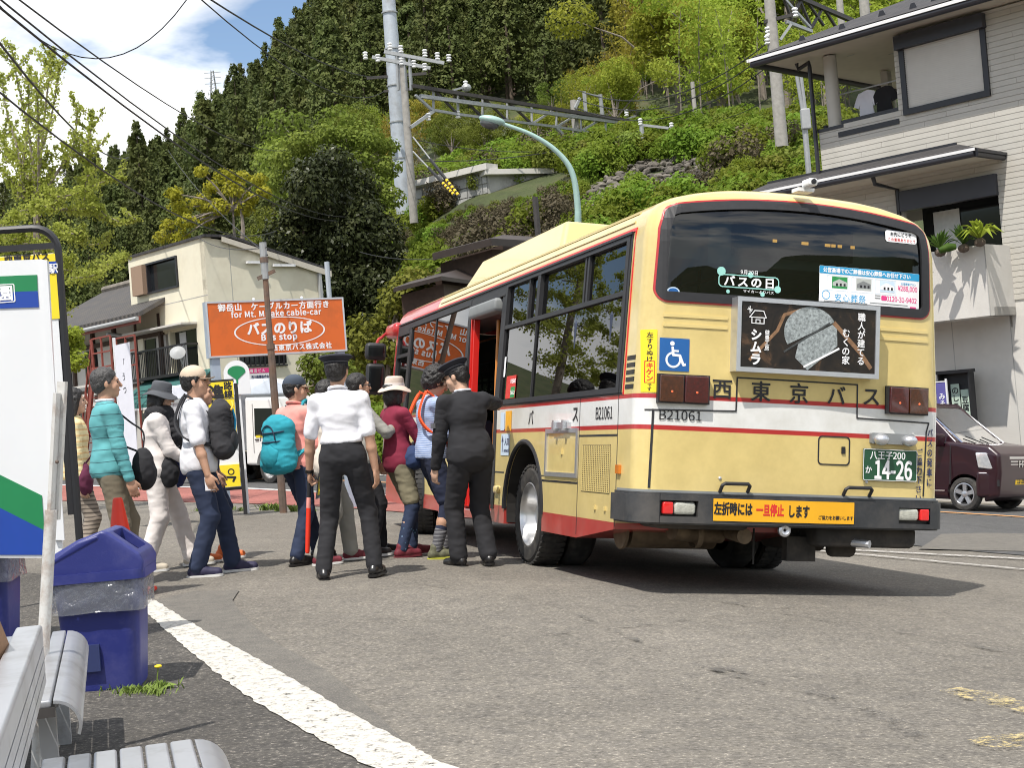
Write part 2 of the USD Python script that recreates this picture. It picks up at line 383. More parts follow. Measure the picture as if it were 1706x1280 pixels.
# red front end and the red flanks of the front roof, the cream roof running forward between them
gx1 = step(n, l, 'gx1', 's.x', 6.43); gz1 = step(n, l, 'gz1', 's.z', 2.40)
n['lowroof'] = ('math', {'math_type': 'less_than', 'value2': 2.63}); l.append(('s.z', 'lowroof.value1'))
over('fr1', mul(n, l, 'k2', mul(n, l, 'k1', gx1, gz1), 'lowroof.value'), BRED)
over('fr2', step(n, l, 'gx2', 's.x', 8.02), BRED)
n.update({'dn': ('noise_texture', {'scale': 2.2, 'detail': 8.0, 'roughness': 0.7}), 'dr': ('rgb_ramp', {'ramp': [(0.35, (0.86, 0.85, 0.82)), (0.62, (1.04, 1.04, 1.04))]}),
          'dm': ('mix_color', {'blend_type': 'multiply', 'fac': 1.0}),
          'dz': ('map_range', {'from_min': 0.25, 'from_max': 0.9, 'to_min': 0.35, 'to_max': 0.0, 'clamp': True}), 'dn2': ('noise_texture', {'scale': 9.0, 'detail': 6.0}),
          'dust': ('mix_color', {'b': (0.30, 0.26, 0.19)}), 'p': ('principled_bsdf', {'roughness': 0.32, 'coat_weight': 0.6, 'coat_roughness': 0.07}),
          'wn': ('noise_texture', {'scale': 1.6, 'detail': 1.0}), 'bp': ('bump', {'strength': 0.10, 'distance': 0.03})})
l += [('tc.object', 'dn.vector'), ('dn.fac', 'dr.fac'), (col, 'dm.a'), ('dr.color', 'dm.b'), ('s.z', 'dz.value'), ('tc.object', 'dn2.vector')]
k = mul(n, l, 'kd', 'dz.result', 'dn2.fac')
l += [(k, 'dust.fac'), ('dm.result', 'dust.a'), ('dust.result', 'p.base_color'), ('tc.object', 'wn.vector'), ('wn.fac', 'bp.height'), ('bp.normal', 'p.normal')]
mat('bus_livery', n, l, 'p.BSDF')
pbr('cream_paint', CREAM, 0.32, var=0.06, scale=3, coat=0.5)
pbr('red_paint', BRED, 0.3, var=0.06, coat=0.5)
pbr('bright_red', (0.62, 0.02, 0.015), 0.35, var=0.05)
pbr('white_paint', (0.74, 0.74, 0.72), 0.4, var=0.04)
pbr('rubber', (0.018, 0.018, 0.02), 0.55, var=0.2, scale=20)
pbr('bumper_plastic', (0.030, 0.032, 0.035), 0.48, var=0.25, scale=9, bump=0.15, bscale=400, dirt=(0.075, 0.07, 0.065))
pbr('tyre_rubber', (0.022, 0.021, 0.020), 0.8, var=0.35, scale=14, dirt=(0.075, 0.068, 0.058), dscale=5)
pbr('rim_metal', (0.62, 0.62, 0.62), 0.28, 0.9, var=0.1, dirt=(0.3, 0.29, 0.27))
pbr('aluminium', (0.62, 0.63, 0.65), 0.38, 0.85, var=0.08, scale=12)
pbr('underbody', (0.022, 0.020, 0.018), 0.8, var=0.4, dirt=(0.06, 0.05, 0.04))
pbr('exhaust', (0.13, 0.095, 0.06), 0.6, 0.5, var=0.4, scale=14)
pbr('interior_grey', (0.20, 0.21, 0.21), 0.6, var=0.1)
pbr('interior_light', (0.42, 0.44, 0.41), 0.6, var=0.05)
pbr('seat_cloth', (0.03, 0.04, 0.07), 0.85, var=0.3, scale=30)
pbr('pole_orange', (0.55, 0.20, 0.03), 0.4, var=0.05)
pbr('ink_black', (0.012, 0.012, 0.014), 0.5, var=0.05)
pbr('ink_navy', (0.02, 0.03, 0.10), 0.5, var=0.05)
pbr('ink_red', (0.60, 0.03, 0.02), 0.5, var=0.05)
pbr('ink_green', (0.02, 0.25, 0.06), 0.5, var=0.05)
pbr('ink_white', (0.80, 0.80, 0.80), 0.5, var=0.03)
pbr('ink_pink', (0.70, 0.05, 0.22), 0.5, var=0.03)
pbr('ink_blue', (0.02, 0.30, 0.55), 0.5, var=0.03)
pbr('pale_blue', (0.55, 0.68, 0.80), 0.5, var=0.06)
pbr('sticker_yellow', (0.80, 0.62, 0.02), 0.45, var=0.05)
pbr('banner_orange', (0.80, 0.40, 0.012), 0.45, var=0.06, scale=2)
pbr('wheel_blue', (0.01, 0.10, 0.32), 0.45, var=0.05)
pbr('mint', (0.30, 0.62, 0.55), 0.5, var=0.03)
pbr('plate_green', (0.015, 0.075, 0.035), 0.4, var=0.1)
pbr('tail_red', (0.05, 0.004, 0.003), 0.12, var=0.5, scale=40, coat=1.0, bump=0.3, bscale=150)
pbr('tail_amber', (0.055, 0.014, 0.003), 0.12, var=0.5, scale=40, coat=1.0, bump=0.3, bscale=150)
pbr('reflector_red', (0.70, 0.02, 0.02), 0.15, var=0.1, coat=1.0)
pbr('amber_lens', (0.60, 0.18, 0.02), 0.2, var=0.1, coat=1.0)
pbr('clear_lens', (0.42, 0.42, 0.36), 0.15, var=0.2, scale=40, coat=1.0, bump=0.4, bscale=120)
mat('bulb_glow', {'p': ('principled_bsdf', {'base_color': (0.5, 0.1, 0.03), 'emission_color': (1.0, 0.16, 0.05), 'emission_strength': .5})}, [], 'p.BSDF')
mat('led_glow', {'p': ('principled_bsdf', {'base_color': (0.5, 0.3, 0.03), 'emission_color': (1.0, 0.45, 0.08), 'emission_strength': 2.0})}, [], 'p.BSDF')
glass('bus_glass', (0.15, 0.18, 0.175), 1.52)
glass('rear_glass', (0.20, 0.25, 0.24), 1.62)
glass('lamp_glass', (0.8, 0.85, 0.85), 1.5)
busT = thing('bus', 'cream and red city bus with white band, rear and open side door towards the camera', 'bus', M=BUSM)
AX, FX = 2.65, 7.03
AR, AZ = 0.555, 0.455
outer = bus_solid([.305, .46, 1.0, 1.35, 1.9, 2.4, 2.47, 2.53, 2.59, 2.64, 2.69, 2.735, 2.77, 2.795, 2.815, 2.825])
inner = bus_solid([.42, 1.35, 1.9, 2.4, 2.47, 2.53, 2.58, 2.62, 2.66], -0.05)
# low floor between the axles, high rear floor and engine behind
inner = inner - mbox(-.2, -1.3, .3, 2.1, 1.3, 1.10) - mbox(2.1, -1.3, .3, 3.4, 1.3, .62)
shell = outer - inner
LWIN = [(0.50, 3.545)]
def side_hole(x0, x1, z0, z1, s=1, r=0.05): return yprism(rrect(x0, z0, x1, z1, r), min(s * .95, s * 1.3), max(s * .95, s * 1.3))
shell -= side_hole(.47, 3.56, 1.385, 2.425)
shell -= side_hole(3.70, 4.815, .365, 2.35, r=.02)
shell -= side_hole(4.92, 7.66, 1.40, 2.385)
shell -= side_hole(7.76, 8.42, 1.05, 2.33)
shell -= side_hole(.47, 7.6, 1.385, 2.425, -1)
shell -= side_hole(7.76, 8.42, 1.2, 2.33, -1)
RWIN = Polygon([(y, 1.975) for y in (1.045,)] + [(1.045, 1.975), (1.015, 2.45), (.975, 2.585)] + [(y, 2.690 - .085 * (y / .95) ** 2) for y in np.linspace(.90, -.90, 15)] + [(-.965, 2.57), (-.985, 2.45), (-1.00, 1.975)])
RWIN = RWIN.buffer(-.07).buffer(.07)
shell -= xprism(RWIN.buffer(-.022), -.3, .42)
shell -= xprism(rrect(-1.0, 1.25, 1.0, 2.45, .12), 8.5, 9.5)
for x in (AX + .05, FX + .02):
 for s in (-1, 1):
  shell -= Manifold.cylinder(.42, AR, AR, 48, True).rotate([90, 0, 0]).translate([x, s * 1.06, AZ])
  shell -= mbox(x - AR, s * 1.06 - .21, .2, x + AR, s * 1.06 + .21, AZ)
# rear overhang: the skirt rises towards the bumper
shell -= yprism(Polygon([(-.3, .25), (1.275, .25), (1.275, .305), (.44, .415), (.44, .69), (-.3, .69)]), -1.4, 1.4)
body = part(busT, 'body', tri_of(shell), 'bus_livery', smooth=28)
def side_strip(mb, x0, x1, z0, z1, o0=-.01, o1=.012, s=1, steps=None):
 "a bar on the side wall: x0..x1, z0..z1, from o0 inside to o1 outside the skin"
 zs = [z0, z1] if z1 - z0 < .35 else list(np.linspace(z0, z1, 5))
 for a, b in zip(zs[:-1], zs[1:]):
  c = [(x, s * (yside(z) + o), z) for z in (a, b) for (x, o) in ((x0, o0), (x1, o0), (x1, o1), (x0, o1))]
  if s > 0: c = [c[i] for i in (0, 3, 2, 1, 4, 7, 6, 5)] if False else c
  mb.hexa(c)
 return mb
def side_poly(g, o=.003, t=.001, s=1):
 "flat print on the left side: polygon in (x, z); the print reads from outside"
 m = flat(g, np.eye(4), t); v = np.array(m.vertices)
 V = np.column_stack([v[:, 0], s * (yside(v[:, 1]) + o + v[:, 2]), v[:, 1]])
 return trimesh.Trimesh(V, m.faces[:, ::-1], process=False)
def side_text(s, h, x, z, bold=1, sx=1.0):
 "lettering on the left side (reads towards the rear, as seen from outside)"
 g = text(s, h, bold, sx); g = affinity.scale(g, -1, 1, origin=(0, 0)); return side_poly(affinity.translate(g, x, z), .003)
XR = np.vectorize(xrear)
def rear_poly(g, o=.003, t=.001, sub=None):
 "flat print on the rear: polygon in (y, z), bent to the rear panel"
 out = []
 for q in getattr(g, 'geoms', [g]):
  if q.is_empty or q.area < 1e-8: continue
  b = q.bounds; q = [q]
  if b[2] - b[0] > .05:
   st = .025 if max(abs(b[0]), abs(b[2])) > .85 else .1
   q = [q[0].intersection(sbox(a, b[1] - 1, a + st, b[3] + 1)) for a in np.arange(b[0], b[2], st)]
  if b[3] - b[1] > .2:
   q = [w.intersection(sbox(b[0] - 1, c, b[2] + 1, c + .08)) for w in q for c in np.arange(b[1], b[3], .08)]
  for w in q:
   for w2 in getattr(w, 'geoms', [w]):
    if w2.geom_type != 'Polygon' or w2.area < 1e-9: continue
    m = trimesh.creation.extrude_polygon(w2, t, engine='earcut'); v = np.array(m.vertices)
    out.append(trimesh.Trimesh(np.column_stack([XR(v[:, 0], v[:, 1]) - o - v[:, 2], v[:, 0], v[:, 1]]), m.faces[:, ::-1], process=False))
 return trimesh.util.concatenate(out)
def rear_text(s, h, y, z, bold=1, sx=1.0, vertical=False, gap=0.0, rot=0.0):
 g = text(s, h, bold, sx, gap, vertical); g = affinity.scale(g, -1, 1, origin=(0, 0))
 if rot: g = affinity.rotate(g, rot, origin=(0, 0))
 return affinity.translate(g, y, z)
def rear_line(pts, w): return LineString(pts).buffer(w / 2, cap_style=2, join_style=1)
# --- left side windows, frames and panes
fr = MB()
for a, b in ((1.35, 1.39), (2.415, 2.45)): side_strip(fr, .44, 3.59, a, b, -.03, .012)
for a, b in ((.44, .50), (3.53, 3.59)): side_strip(fr, a, b, 1.39, 2.415, -.03, .012)
side_strip(fr, .50, 3.53, 2.03, 2.065, -.03, .010)
side_strip(fr, 2.53, 2.61, 2.065, 2.415, -.03, .010)
side_strip(fr, 2.575, 2.59, 1.39, 2.03, -.03, .004)
for x in (1.33, 1.40): side_strip(fr, x - .018, x + .018, 2.065, 2.415, -.035, .0)
side_strip(fr, 2.86, 2.895, 2.065, 2.415, -.035, .0)
part(busT, 'window_frame', fr.get(), 'rubber')
def pane(name, x0, x1, z0, z1, o=-.016, s=1, m='bus_glass', parent=None):
 return part(parent or busT, name, side_strip(MB(), x0, x1, z0, z1, o - .004, o, s).get(), m)
pane('window_pane', .50, 2.575, 1.39, 2.03, -.012); pane('window_pane', 2.59, 3.53, 1.39, 2.03, -.012)
pane('window_pane', .50, 1.36, 2.065, 2.415, -.020); pane('window_pane', 1.345, 2.53, 2.065, 2.415, -.026)
pane('window_pane', 2.61, 2.88, 2.065, 2.415, -.026); pane('window_pane', 2.865, 3.53, 2.065, 2.415, -.020)
fr = MB()
for a, b in ((1.36, 1.40), (2.375, 2.44)): side_strip(fr, 4.86, 7.74, a, b, -.03, .012)
for a, b in ((4.82, 4.93), (7.65, 7.78)): side_strip(fr, a, b, 1.36, 2.44, -.03, .012)
side_strip(fr, 6.40, 6.43, 1.40, 2.375, -.03, .004)
for a, b in ((1.0, 1.06), (2.32, 2.44)): side_strip(fr, 7.78, 8.46, a, b, -.03, .012)
side_strip(fr, 8.41, 8.47, 1.0, 2.44, -.03, .012); side_strip(fr, 7.78, 8.41, 2.05, 2.09, -.03, .012)
part(busT, 'window_frame', fr.get(), 'rubber')
pane('window_pane', 4.93, 6.40, 1.40, 2.375, -.006); pane('window_pane', 6.43, 7.65, 1.40, 2.375, -.006); pane('window_pane', 7.78, 8.41, 1.06, 2.32, -.016)
fr = MB()
for x in (1.9, 3.4, 4.9, 6.4): side_strip(fr, x - .04, x + .04, 1.385, 2.425, -.03, .008, -1)
side_strip(fr, .47, 7.6, 2.03, 2.06, -.03, .008, -1)
part(busT, 'window_frame', fr.get(), 'rubber')
for x in (.47, 1.94, 3.44, 4.94, 6.44): pane('window_pane', x, min(x + 1.42, 7.6), 1.385, 2.425, -.014, -1)
pane('window_pane', 7.76, 8.42, 1.2, 2.33, -.014, -1)
part(busT, 'windscreen', MB().box((8.62, -.98, 1.27), (8.63, .98, 2.43)).get(), 'bus_glass')
# red trim line round the windows, black drip rail above it
tr = MB()
side_strip(tr, .355, 7.72, 2.468, 2.492, .0, .006); side_strip(tr, .355, .372, 1.337, 2.468, .0, .006)
part(busT, 'red_trim', tr.get(), 'bright_red')
tr = MB(); side_strip(tr, .40, .44, 1.35, 2.45, -.01, .008); side_strip(tr, .40, 8.46, 2.45, 2.468, 0, .022); side_strip(tr, 3.60, 3.70, .42, 2.44, -.06, .006); side_strip(tr, 4.80, 4.93, .42, 2.44, -.06, .006)
side_strip(tr, 3.6, 4.86, 2.35, 2.45, -.02, .010); side_strip(tr, .372, 3.6, 1.337, 1.352, 0, .004)
part(busT, 'drip_rail', tr.get(), 'rubber')
# roof ribs and the air conditioner
tr = MB()
for z in (2.535, 2.60): side_strip(tr, .44, 6.35, z, z + .012, -.005, .009)
part(busT, 'roof_rib', tr.get(), 'cream_paint')
ac = Manifold.batch_hull([Manifold.sphere(.05, 16).translate([x, y, z]) for x, y, z in [(2.95, .78, 2.70), (2.95, -.78, 2.70), (6.25, .78, 2.70), (6.25, -.78, 2.70), (3.10, .70, 2.93), (3.10, -.70, 2.93), (5.9, .70, 2.93), (5.9, -.70, 2.93)]])
part(busT, 'air_conditioner', tri_of(ac), 'cream_paint', smooth=35)
part(busT, 'roof_vent', tri_of(rbox((1.25, -.35, 2.80), (1.85, .35, 2.875), .035)), 'cream_paint', smooth=35)
# --- side panels
def frame_ring(mb, x0, x1, z0, z1, w, o0, o1):
 side_strip(mb, x0, x1, z0, z0 + w, o0, o1); side_strip(mb, x0, x1, z1 - w, z1, o0, o1)
 side_strip(mb, x0, x0 + w, z0 + w, z1 - w, o0, o1); side_strip(mb, x1 - w, x1, z0 + w, z1 - w, o0, o1); return mb
gr = MB()
for k in range(16): x = .585 + k * .0390; side_strip(gr, x, x + .0165, .655, .99, -.004, .004)
for k in range(23): z = .655 + k * .0150; side_strip(gr, .585, 1.187, z, z + .0065, -.004, .0045)
part(busT, 'vent_grille', gr.get(), 'cream_paint')
part(busT, 'vent_backing', side_strip(MB(), .58, 1.19, .65, .995, -.01, .0015).get(), 'underbody')
part(busT, 'hatch_frame', frame_ring(MB(), 1.29, 2.09, .745, 1.118, .035, -.002, .012).get(), 'aluminium')
hb = MB(); side_strip(hb, 1.47, 1.86, 1.115, 1.165, 0, .035)
for x in (1.55, 1.78): side_strip(hb, x - .02, x + .02, 1.10, 1.18, 0, .05)
part(busT, 'hatch_hinge', hb.get(), 'aluminium')
sm = MB()
for x in (.452, 1.275): side_strip(sm, x - .004, x + .004, .33 if x > 1 else .43, 1.34, 0, .0018)
side_strip(sm, .46, 1.27, 1.052, 1.066, 0, .002); side_strip(sm, 1.28, 2.22, .700, .716, 0, .002); side_strip(sm, 3.3, 3.66, .745, .757, 0, .002); side_strip(sm, 2.22, 2.228, .45, .72, 0, .0018)
side_strip(sm, 2.1, 2.22, .742, .75, 0, .0018)
part(busT, 'panel_seam', sm.get(), 'rubber')
lvf = MB()
for k in range(5): side_strip(lvf, .185, .335, 1.372 + k * .049, 1.402 + k * .049, -.009, .003)
part(busT, 'pillar_louvre', lvf.get(), 'underbody')
part(busT, 'side_marker', side_strip(MB(), .36, .43, .795, .855, -.03, .02).get(), 'amber_lens')
for x in (.85, .64): part(busT, 'panel_latch', side_strip(MB(), x, x + .03, .53, .56, 0, .012).get(), 'cream_paint')
part(busT, 'panel_latch', side_strip(MB(), 1.66, 1.69, .92, .96, 0, .012).get(), 'cream_paint')
part(busT, 'step_light', tri_of(rbox((3.42, 1.13, .56), (3.56, 1.18, .63), .02)), 'cream_paint', smooth=30)
arch = MB()
for x in (AX + .05, FX + .02):
 a = np.linspace(-.03, PI + .03, 25); pts = [(x + (AR + .012) * math.cos(t), BWD - .002, max(AZ + (AR + .012) * math.sin(t), .31)) for t in a]
 arch.tube(pts, .022, 6)
part(busT, 'arch_trim', arch.get(), 'rubber', smooth=40)
ln = MB()
for x in (AX + .05, FX + .02):
 for s in (-1, 1):
  a = np.linspace(-.25, PI + .25, 25)
  v = [(x + (AR - .002) * math.cos(t), s * y, AZ + (AR - .002) * math.sin(t)) for t in a for y in (.68, 1.13)]
  ln.add(v, [[2 * i, 2 * i + 1, 2 * i + 3, 2 * i + 2] for i in range(len(a) - 1)])
part(busT, 'wheel_well', ln.get(), 'underbody')
part(busT, 'underside', MB().box((1.2, -1.08, .36), (2.05, 1.08, .44)).box((3.4, -1.1, .31), (6.4, .75, .36)).box((7.6, -1.1, .31), (8.8, 1.05, .36)).box((2.05, -.66, .30), (3.4, .66, .55)).box((6.4, -.66, .30), (7.65, .66, .55)).get(), 'underbody')
# lettering of the side band
side_prints = [('バ', 2.53, .135, 'ink_black'), ('ス', 1.375, .135, 'ink_black')]
part(busT, 'side_lettering', side_text('B21061', .115, .74, 1.218, 0, .92), 'ink_black')
for s, x, h, m in side_prints: part(busT, 'side_lettering', side_text(s, h, x, 1.22, 1, 1.1), m)
part(busT, 'fare_sticker', side_poly(rrect(2.98 + .1, 1.40, 3.40 - .02, 1.60, .01), -.006), 'ink_red')
part(busT, 'fare_sticker', side_poly(rrect(3.09, 1.405, 3.225, 1.50, .005), -.0048), 'ink_green')
part(busT, 'fare_sticker', trimesh.util.concatenate([side_poly(affinity.translate(affinity.scale(text('PASMO', .05, 1), -1, 1, origin=(0, 0)), 3.16, 1.55), -.0045), side_poly(affinity.translate(affinity.scale(text('Suica', .05, 1), -1, 1, origin=(0, 0)), 3.157, 1.452), -.0035)]), 'ink_white')
part(busT, 'fare_sticker', side_poly(rrect(3.45, 1.60, 3.50, 1.78, .005), -.006), 'ink_white')
part(busT, 'door_notice', side_poly(rrect(3.11, 1.115, 3.30, 1.29, .004)), 'banner_orange')
part(busT, 'door_notice', side_poly(rrect(3.34, 1.12, 3.46, 1.28, .004)), 'pale_blue')
en = side_poly(rrect(3.15, .90, 3.42, 1.09, .004)); part(busT, 'entrance_sign', en, 'pale_blue')
g = affinity.scale(text('入口', .07, 1), -1, 1, origin=(0, 0)); part(busT, 'entrance_sign', trimesh.util.concatenate([side_poly(affinity.translate(g, 3.24, 1.02), .0045), side_poly(affinity.translate(affinity.scale(text('ENTRANCE', .03, 1), -1, 1, origin=(0, 0)), 3.24, .94), .0045), side_poly(Polygon([(3.36, .93), (3.375, .93), (3.375, 1.02), (3.40, 1.02), (3.367, 1.075), (3.335, 1.02), (3.36, 1.02)]), .0045)]), 'ink_navy')
# --- open door: red leaf folded at the front edge, grab rail, step
part(busT, 'door_leaf', MB().box((4.70, 1.055, .40), (4.735, 1.11, 2.30)).get(), 'bright_red')
part(busT, 'door_leaf', MB().box((4.765, 1.075, .40), (4.80, 1.12, 2.32)).get(), 'bright_red')
part(busT, 'door_mechanism', tri_of(rbox((3.78, 1.02, 2.22), (4.74, 1.17, 2.345), .03)), 'interior_grey', smooth=30)
part(busT, 'grab_rail', MB().tube([(3.86, .98, .8), (3.86, .98, 1.85), (3.90, .9, 1.95), (4.1, .8, 1.95)], .018).tube([(4.40, .95, .8), (4.40, .95, 2.2)], .018).get(), 'pole_orange', smooth=40)
part(busT, 'door_step', MB().box((3.70, .75, .33), (4.815, 1.12, .372)).get(), 'aluminium')
# --- interior
st = MB()
for x in (.75, 1.55, 2.35, 3.1, 5.3, 6.1, 6.9):
 z0 = 1.12 if x < 2 else (.70 if x < 3.5 else .42)
 for y in (-.92, -.48, .48, .92):
  if y > 0 and 3.4 < x < 5: continue
  st.tm(tri_of(rbox((x, y - .2, z0 + .36), (x + .42, y + .2, z0 + .46), .04, 6))); st.tm(tri_of(rbox((x - .04, y - .2, z0 + .42), (x + .06, y + .2, z0 + .84), .04, 6)))
part(busT, 'passenger_seat', st.get(), 'seat_cloth', kind='stuff')
pl = MB()
for x in (1.5, 2.5, 3.62, 5.2, 6.5):
 for y in (-.3, .3): pl.tube([(x, y, .42 if x > 2.1 else 1.1), (x, y, 2.62)], .016, 6)
for y in (-.45, .45): pl.tube([(.5, y, 2.2), (8.0, y, 2.2)], .014, 6)
part(busT, 'hand_rail', pl.get(), 'pole_orange', kind='stuff')
part(busT, 'ceiling_duct', MB().box((.35, .42, 2.30), (8.0, .98, 2.62)).box((.35, -.95, 2.30), (8.0, -.42, 2.62)).box((.22, -.72, 2.26), (.42, .62, 2.56)).get(), 'interior_light')
part(busT, 'route_display', MB().box((.15, -.45, 2.33), (.22, .45, 2.55)).get(), 'underbody')
lt = MB()
for y, w in ((.14, .03), (-.10, .05), (-.27, .04), (-.31, .03), (-.36, .03), (-.46, .03)): lt.box((.142, y, 2.43), (.149, y + w, 2.45))
part(busT, 'display_light', lt.get(), 'led_glow')
part(busT, 'driver_partition', MB().box((7.3, -1.0, .5), (7.34, -.3, 1.6)).box((7.5, -.9, .45), (8.0, -.4, .95)).box((7.45, -.9, .9), (7.6, -.4, 1.6)).get(), 'interior_grey')
# --- wheels
def bus_wheel(name, x, s, dual, steer=0.0, label=None):
 w = UsdGeom.Xform.Define(stage, numbered(str(busT.GetPath()), name)).GetPrim()
 R, wd = .414, .235
 M = np.eye(4); M[:3, 0], M[:3, 1], M[:3, 2] = (1, 0, 0), (0, 0, s), (0, -s, 0) if s > 0 else (0, 1, 0)
 M = np.array([[1, 0, 0, 0], [0, 0, s, 0], [0, -s, 0, 0], [0, 0, 0, 1.]])       # lathe axis z -> outward s*y
 c, sn = math.cos(steer), math.sin(steer); Rz = np.array([[c, -sn, 0, 0], [sn, c, 0, 0], [0, 0, 1, 0], [0, 0, 0, 1.]])
 T = np.eye(4); T[:3, 3] = (x, s * (1.115 - wd / 2), R)
 Mx = T @ Rz @ M; h = wd / 2
 prof = [(.265, -h + .01), (.30, -h), (.375, -h + .004), (.402, -h + .03), (R, -h + .05), (R, h - .05), (.402, h - .03), (.375, h - .004), (.30, h), (.268, h - .012), (.262, h - .03)]
 ty = MB().lathe(prof, 48, Mx)
 for k in range(44):
  a = k / 44 * 2 * PI
  for q in (-1, 1):
   Ms = Mx @ np.array([[math.cos(a), -math.sin(a), 0, 0], [math.sin(a), math.cos(a), 0, 0], [0, 0, 1, 0], [0, 0, 0, 1.]])
   ty.box((R - .014, -.019, q * .062 - .045), (R + .004, .019, q * .062 + .045), Ms)
 part(w, 'tyre', ty.get(), 'tyre_rubber', smooth=35)
 if dual:
  d = .19
  rp = [(.268, h - .012), (.258, h - .008), (.250, h - .03), (.235, h - .06), (.222, h - d * .75), (.19, h - d), (.14, h - d - .005), (.135, h - d + .03), (.085, h - d + .06), (.08, h - d + .10), (.0, h - d + .11)]
 else:
  rp = [(.268, h - .012), (.258, h - .008), (.240, h - .04), (.21, h - .05), (.17, h + .01), (.10, h + .03), (.0, h + .035)]
 part(w, 'rim', MB().lathe(rp, 48, Mx).get(), 'rim_metal', smooth=35)
 nt = MB()
 for k in range(8):
  a = k / 8 * 2 * PI; zc = (h - .18) if dual else h + .005
  Ms = Mx @ np.array([[1, 0, 0, .165 * math.cos(a)], [0, 1, 0, .165 * math.sin(a)], [0, 0, 1, zc], [0, 0, 0, 1.]])
  nt.lathe([(.016, 0), (.016, .03), (0, .032)], 8, Ms)
 part(w, 'wheel_nut', nt.get(), 'aluminium')
 if dual:
  T2 = np.eye(4); T2[:3, 3] = (x, s * (1.115 - wd * 1.62), R); part(w, 'inner_tyre', MB().lathe(prof, 40, T2 @ M).get(), 'tyre_rubber', smooth=35)
for s in (1, -1):
 bus_wheel('wheel', AX, s, True); bus_wheel('wheel', FX, s, False, -0.30)
ax = MB().tube([(AX, -.9, .42), (AX, .9, .42)], .09, 10).ball((AX, 0, .42), (.26, .22, .22), 2).tube([(FX, -.9, .4), (FX, .9, .4)], .06, 8)
ax.tube([(1.2, -.1, .5), (AX, 0, .45)], .06, 8)
part(busT, 'axle', ax.get(), 'underbody', smooth=40)
eng = MB()
for lo, hi in (((.35, -.85, .40), (1.25, -.1, .75)), ((.6, -.55, .28), (1.1, -.25, .42)), ((.30, -.62, .26), (.36, -.40, .45)), ((.9, .1, .36), (1.6, .5, .6)), ((.1, -.98, .34), (.5, -.2, .5)), ((.1, .3, .44), (.5, .98, .6))): eng.tm(tri_of(rbox(lo, hi, .04, 6)))
eng.box((.25, -.27, .23), (.33, -.05, .40)).tube([(.3, .18, .45), (.3, .18, .20)], .008, 6).tube([(.3, -.45, .4), (.3, -.45, .27)], .012, 6).box((.2, -1.02, .46), (1.2, 1.0, .52))
part(busT, 'engine', eng.get(), 'underbody', smooth=30)
ex = MB().tube([(.75, .95, .40), (.75, .30, .40)], .13, 16).tube([(.40, .75, .42), (.45, .55, .40), (.48, .35, .40)], .07, 12).tube([(.15, .32, .40), (.5, .30, .42), (.9, .2, .42)], .055, 12)
ex.tube([(.75, 1.0, .40), (.75, .98, .40)], .14, 16).lathe([(.10, 0), (.105, .02), (.10, .04)], 16, xf((.40, .55, .40), (1, 0, 0), (0, 0, 1), (0, 1, 0)))
part(busT, 'exhaust', ex.get(), 'exhaust', smooth=35)
part(busT, 'tail_pipe', MB().tube([(.2, -.42, .38), (.02, -.56, .37)], .028, 10).get(), 'aluminium', smooth=35)
part(busT, 'tow_eye', MB().lathe([(.03, 0), (.045, .01), (.045, .03), (.03, .04), (.012, .03), (.012, .0)], 16, xf((.02, .10, .455), (0, 1, 0), (0, 0, 1), (-1, 0, 0))).get(), 'aluminium', smooth=35)
# --- bumper
bo = Polygon(bus_outline(.6, .035)).intersection(sbox(-1, -2, .452, 2)); bi = Polygon(bus_outline(.6, -.11))
rings = []
def prism(g, z0, z1):
 t = flat(g, np.eye(4), z1 - z0); t.vertices[:, 2] += z0; t.merge_vertices(); return to_man(t)
bm = prism(bo.difference(bi), .485, .665) + prism(bo.buffer(-.018).difference(bi), .474, .684)
bm -= mbox(-.3, .735, .528, .055, 1.0, .634); bm -= mbox(-.3, -1.025, .518, .055, -.765, .628)
part(busT, 'bumper', tri_of(bm), 'bumper_plastic', smooth=25)
part(busT, 'bumper_step', tri_of(prism(bo.buffer(-.03).difference(bi), .684, .700)), 'interior_grey')
part(busT, 'bumper_seam', rear_poly(union_all([sbox(.998, .478, 1.004, .68), sbox(-1.05, .478, -1.044, .68)]), .037), 'ink_black')
for s, y0 in ((1, .745), (-1, -1.01)):
 yl = (y0, y0 + .155) if s > 0 else (y0 + .075, y0 + .245)
 rl = MB(); lm = rbox((.0, yl[0] + (.0 if s > 0 else .005), .540), (.06, yl[1], .625), .02); part(busT, 'reversing_lamp', tri_of(lm), 'clear_lens', smooth=30)
 yr = (y0 + .163, y0 + .235) if s > 0 else (y0, y0 + .068)
 part(busT, 'rear_reflector', tri_of(rbox((.0, yr[0], .543), (.055, yr[1], .622), .008)), 'reflector_red', smooth=30)
 part(busT, 'lamp_recess', MB().box((.06, (.735 if s > 0 else -1.025), .52), (.066, (1.0 if s > 0 else -.765), .634)).get(), 'underbody')
bn = rrect(-.405, .507, .632, .655, .004)
part(busT, 'bumper_banner', rear_poly(bn, .038, .003), 'banner_orange')
def bt(s, h, y, z, m, bold=2, sx=1.0): part(busT, 'banner_lettering', rear_poly(rear_text(s, h, y, z, bold, sx), .0415), m)
bt('左折時には', .088, .492, .590, 'ink_black', 3, .62); bt('一旦停止', .082, .228, .588, 'ink_red', 3, .62); bt('します', .088, .012, .583, 'ink_black', 3, .62); bt('ご協力をお願いします', .030, -.265, .548, 'ink_black', 1, .9)
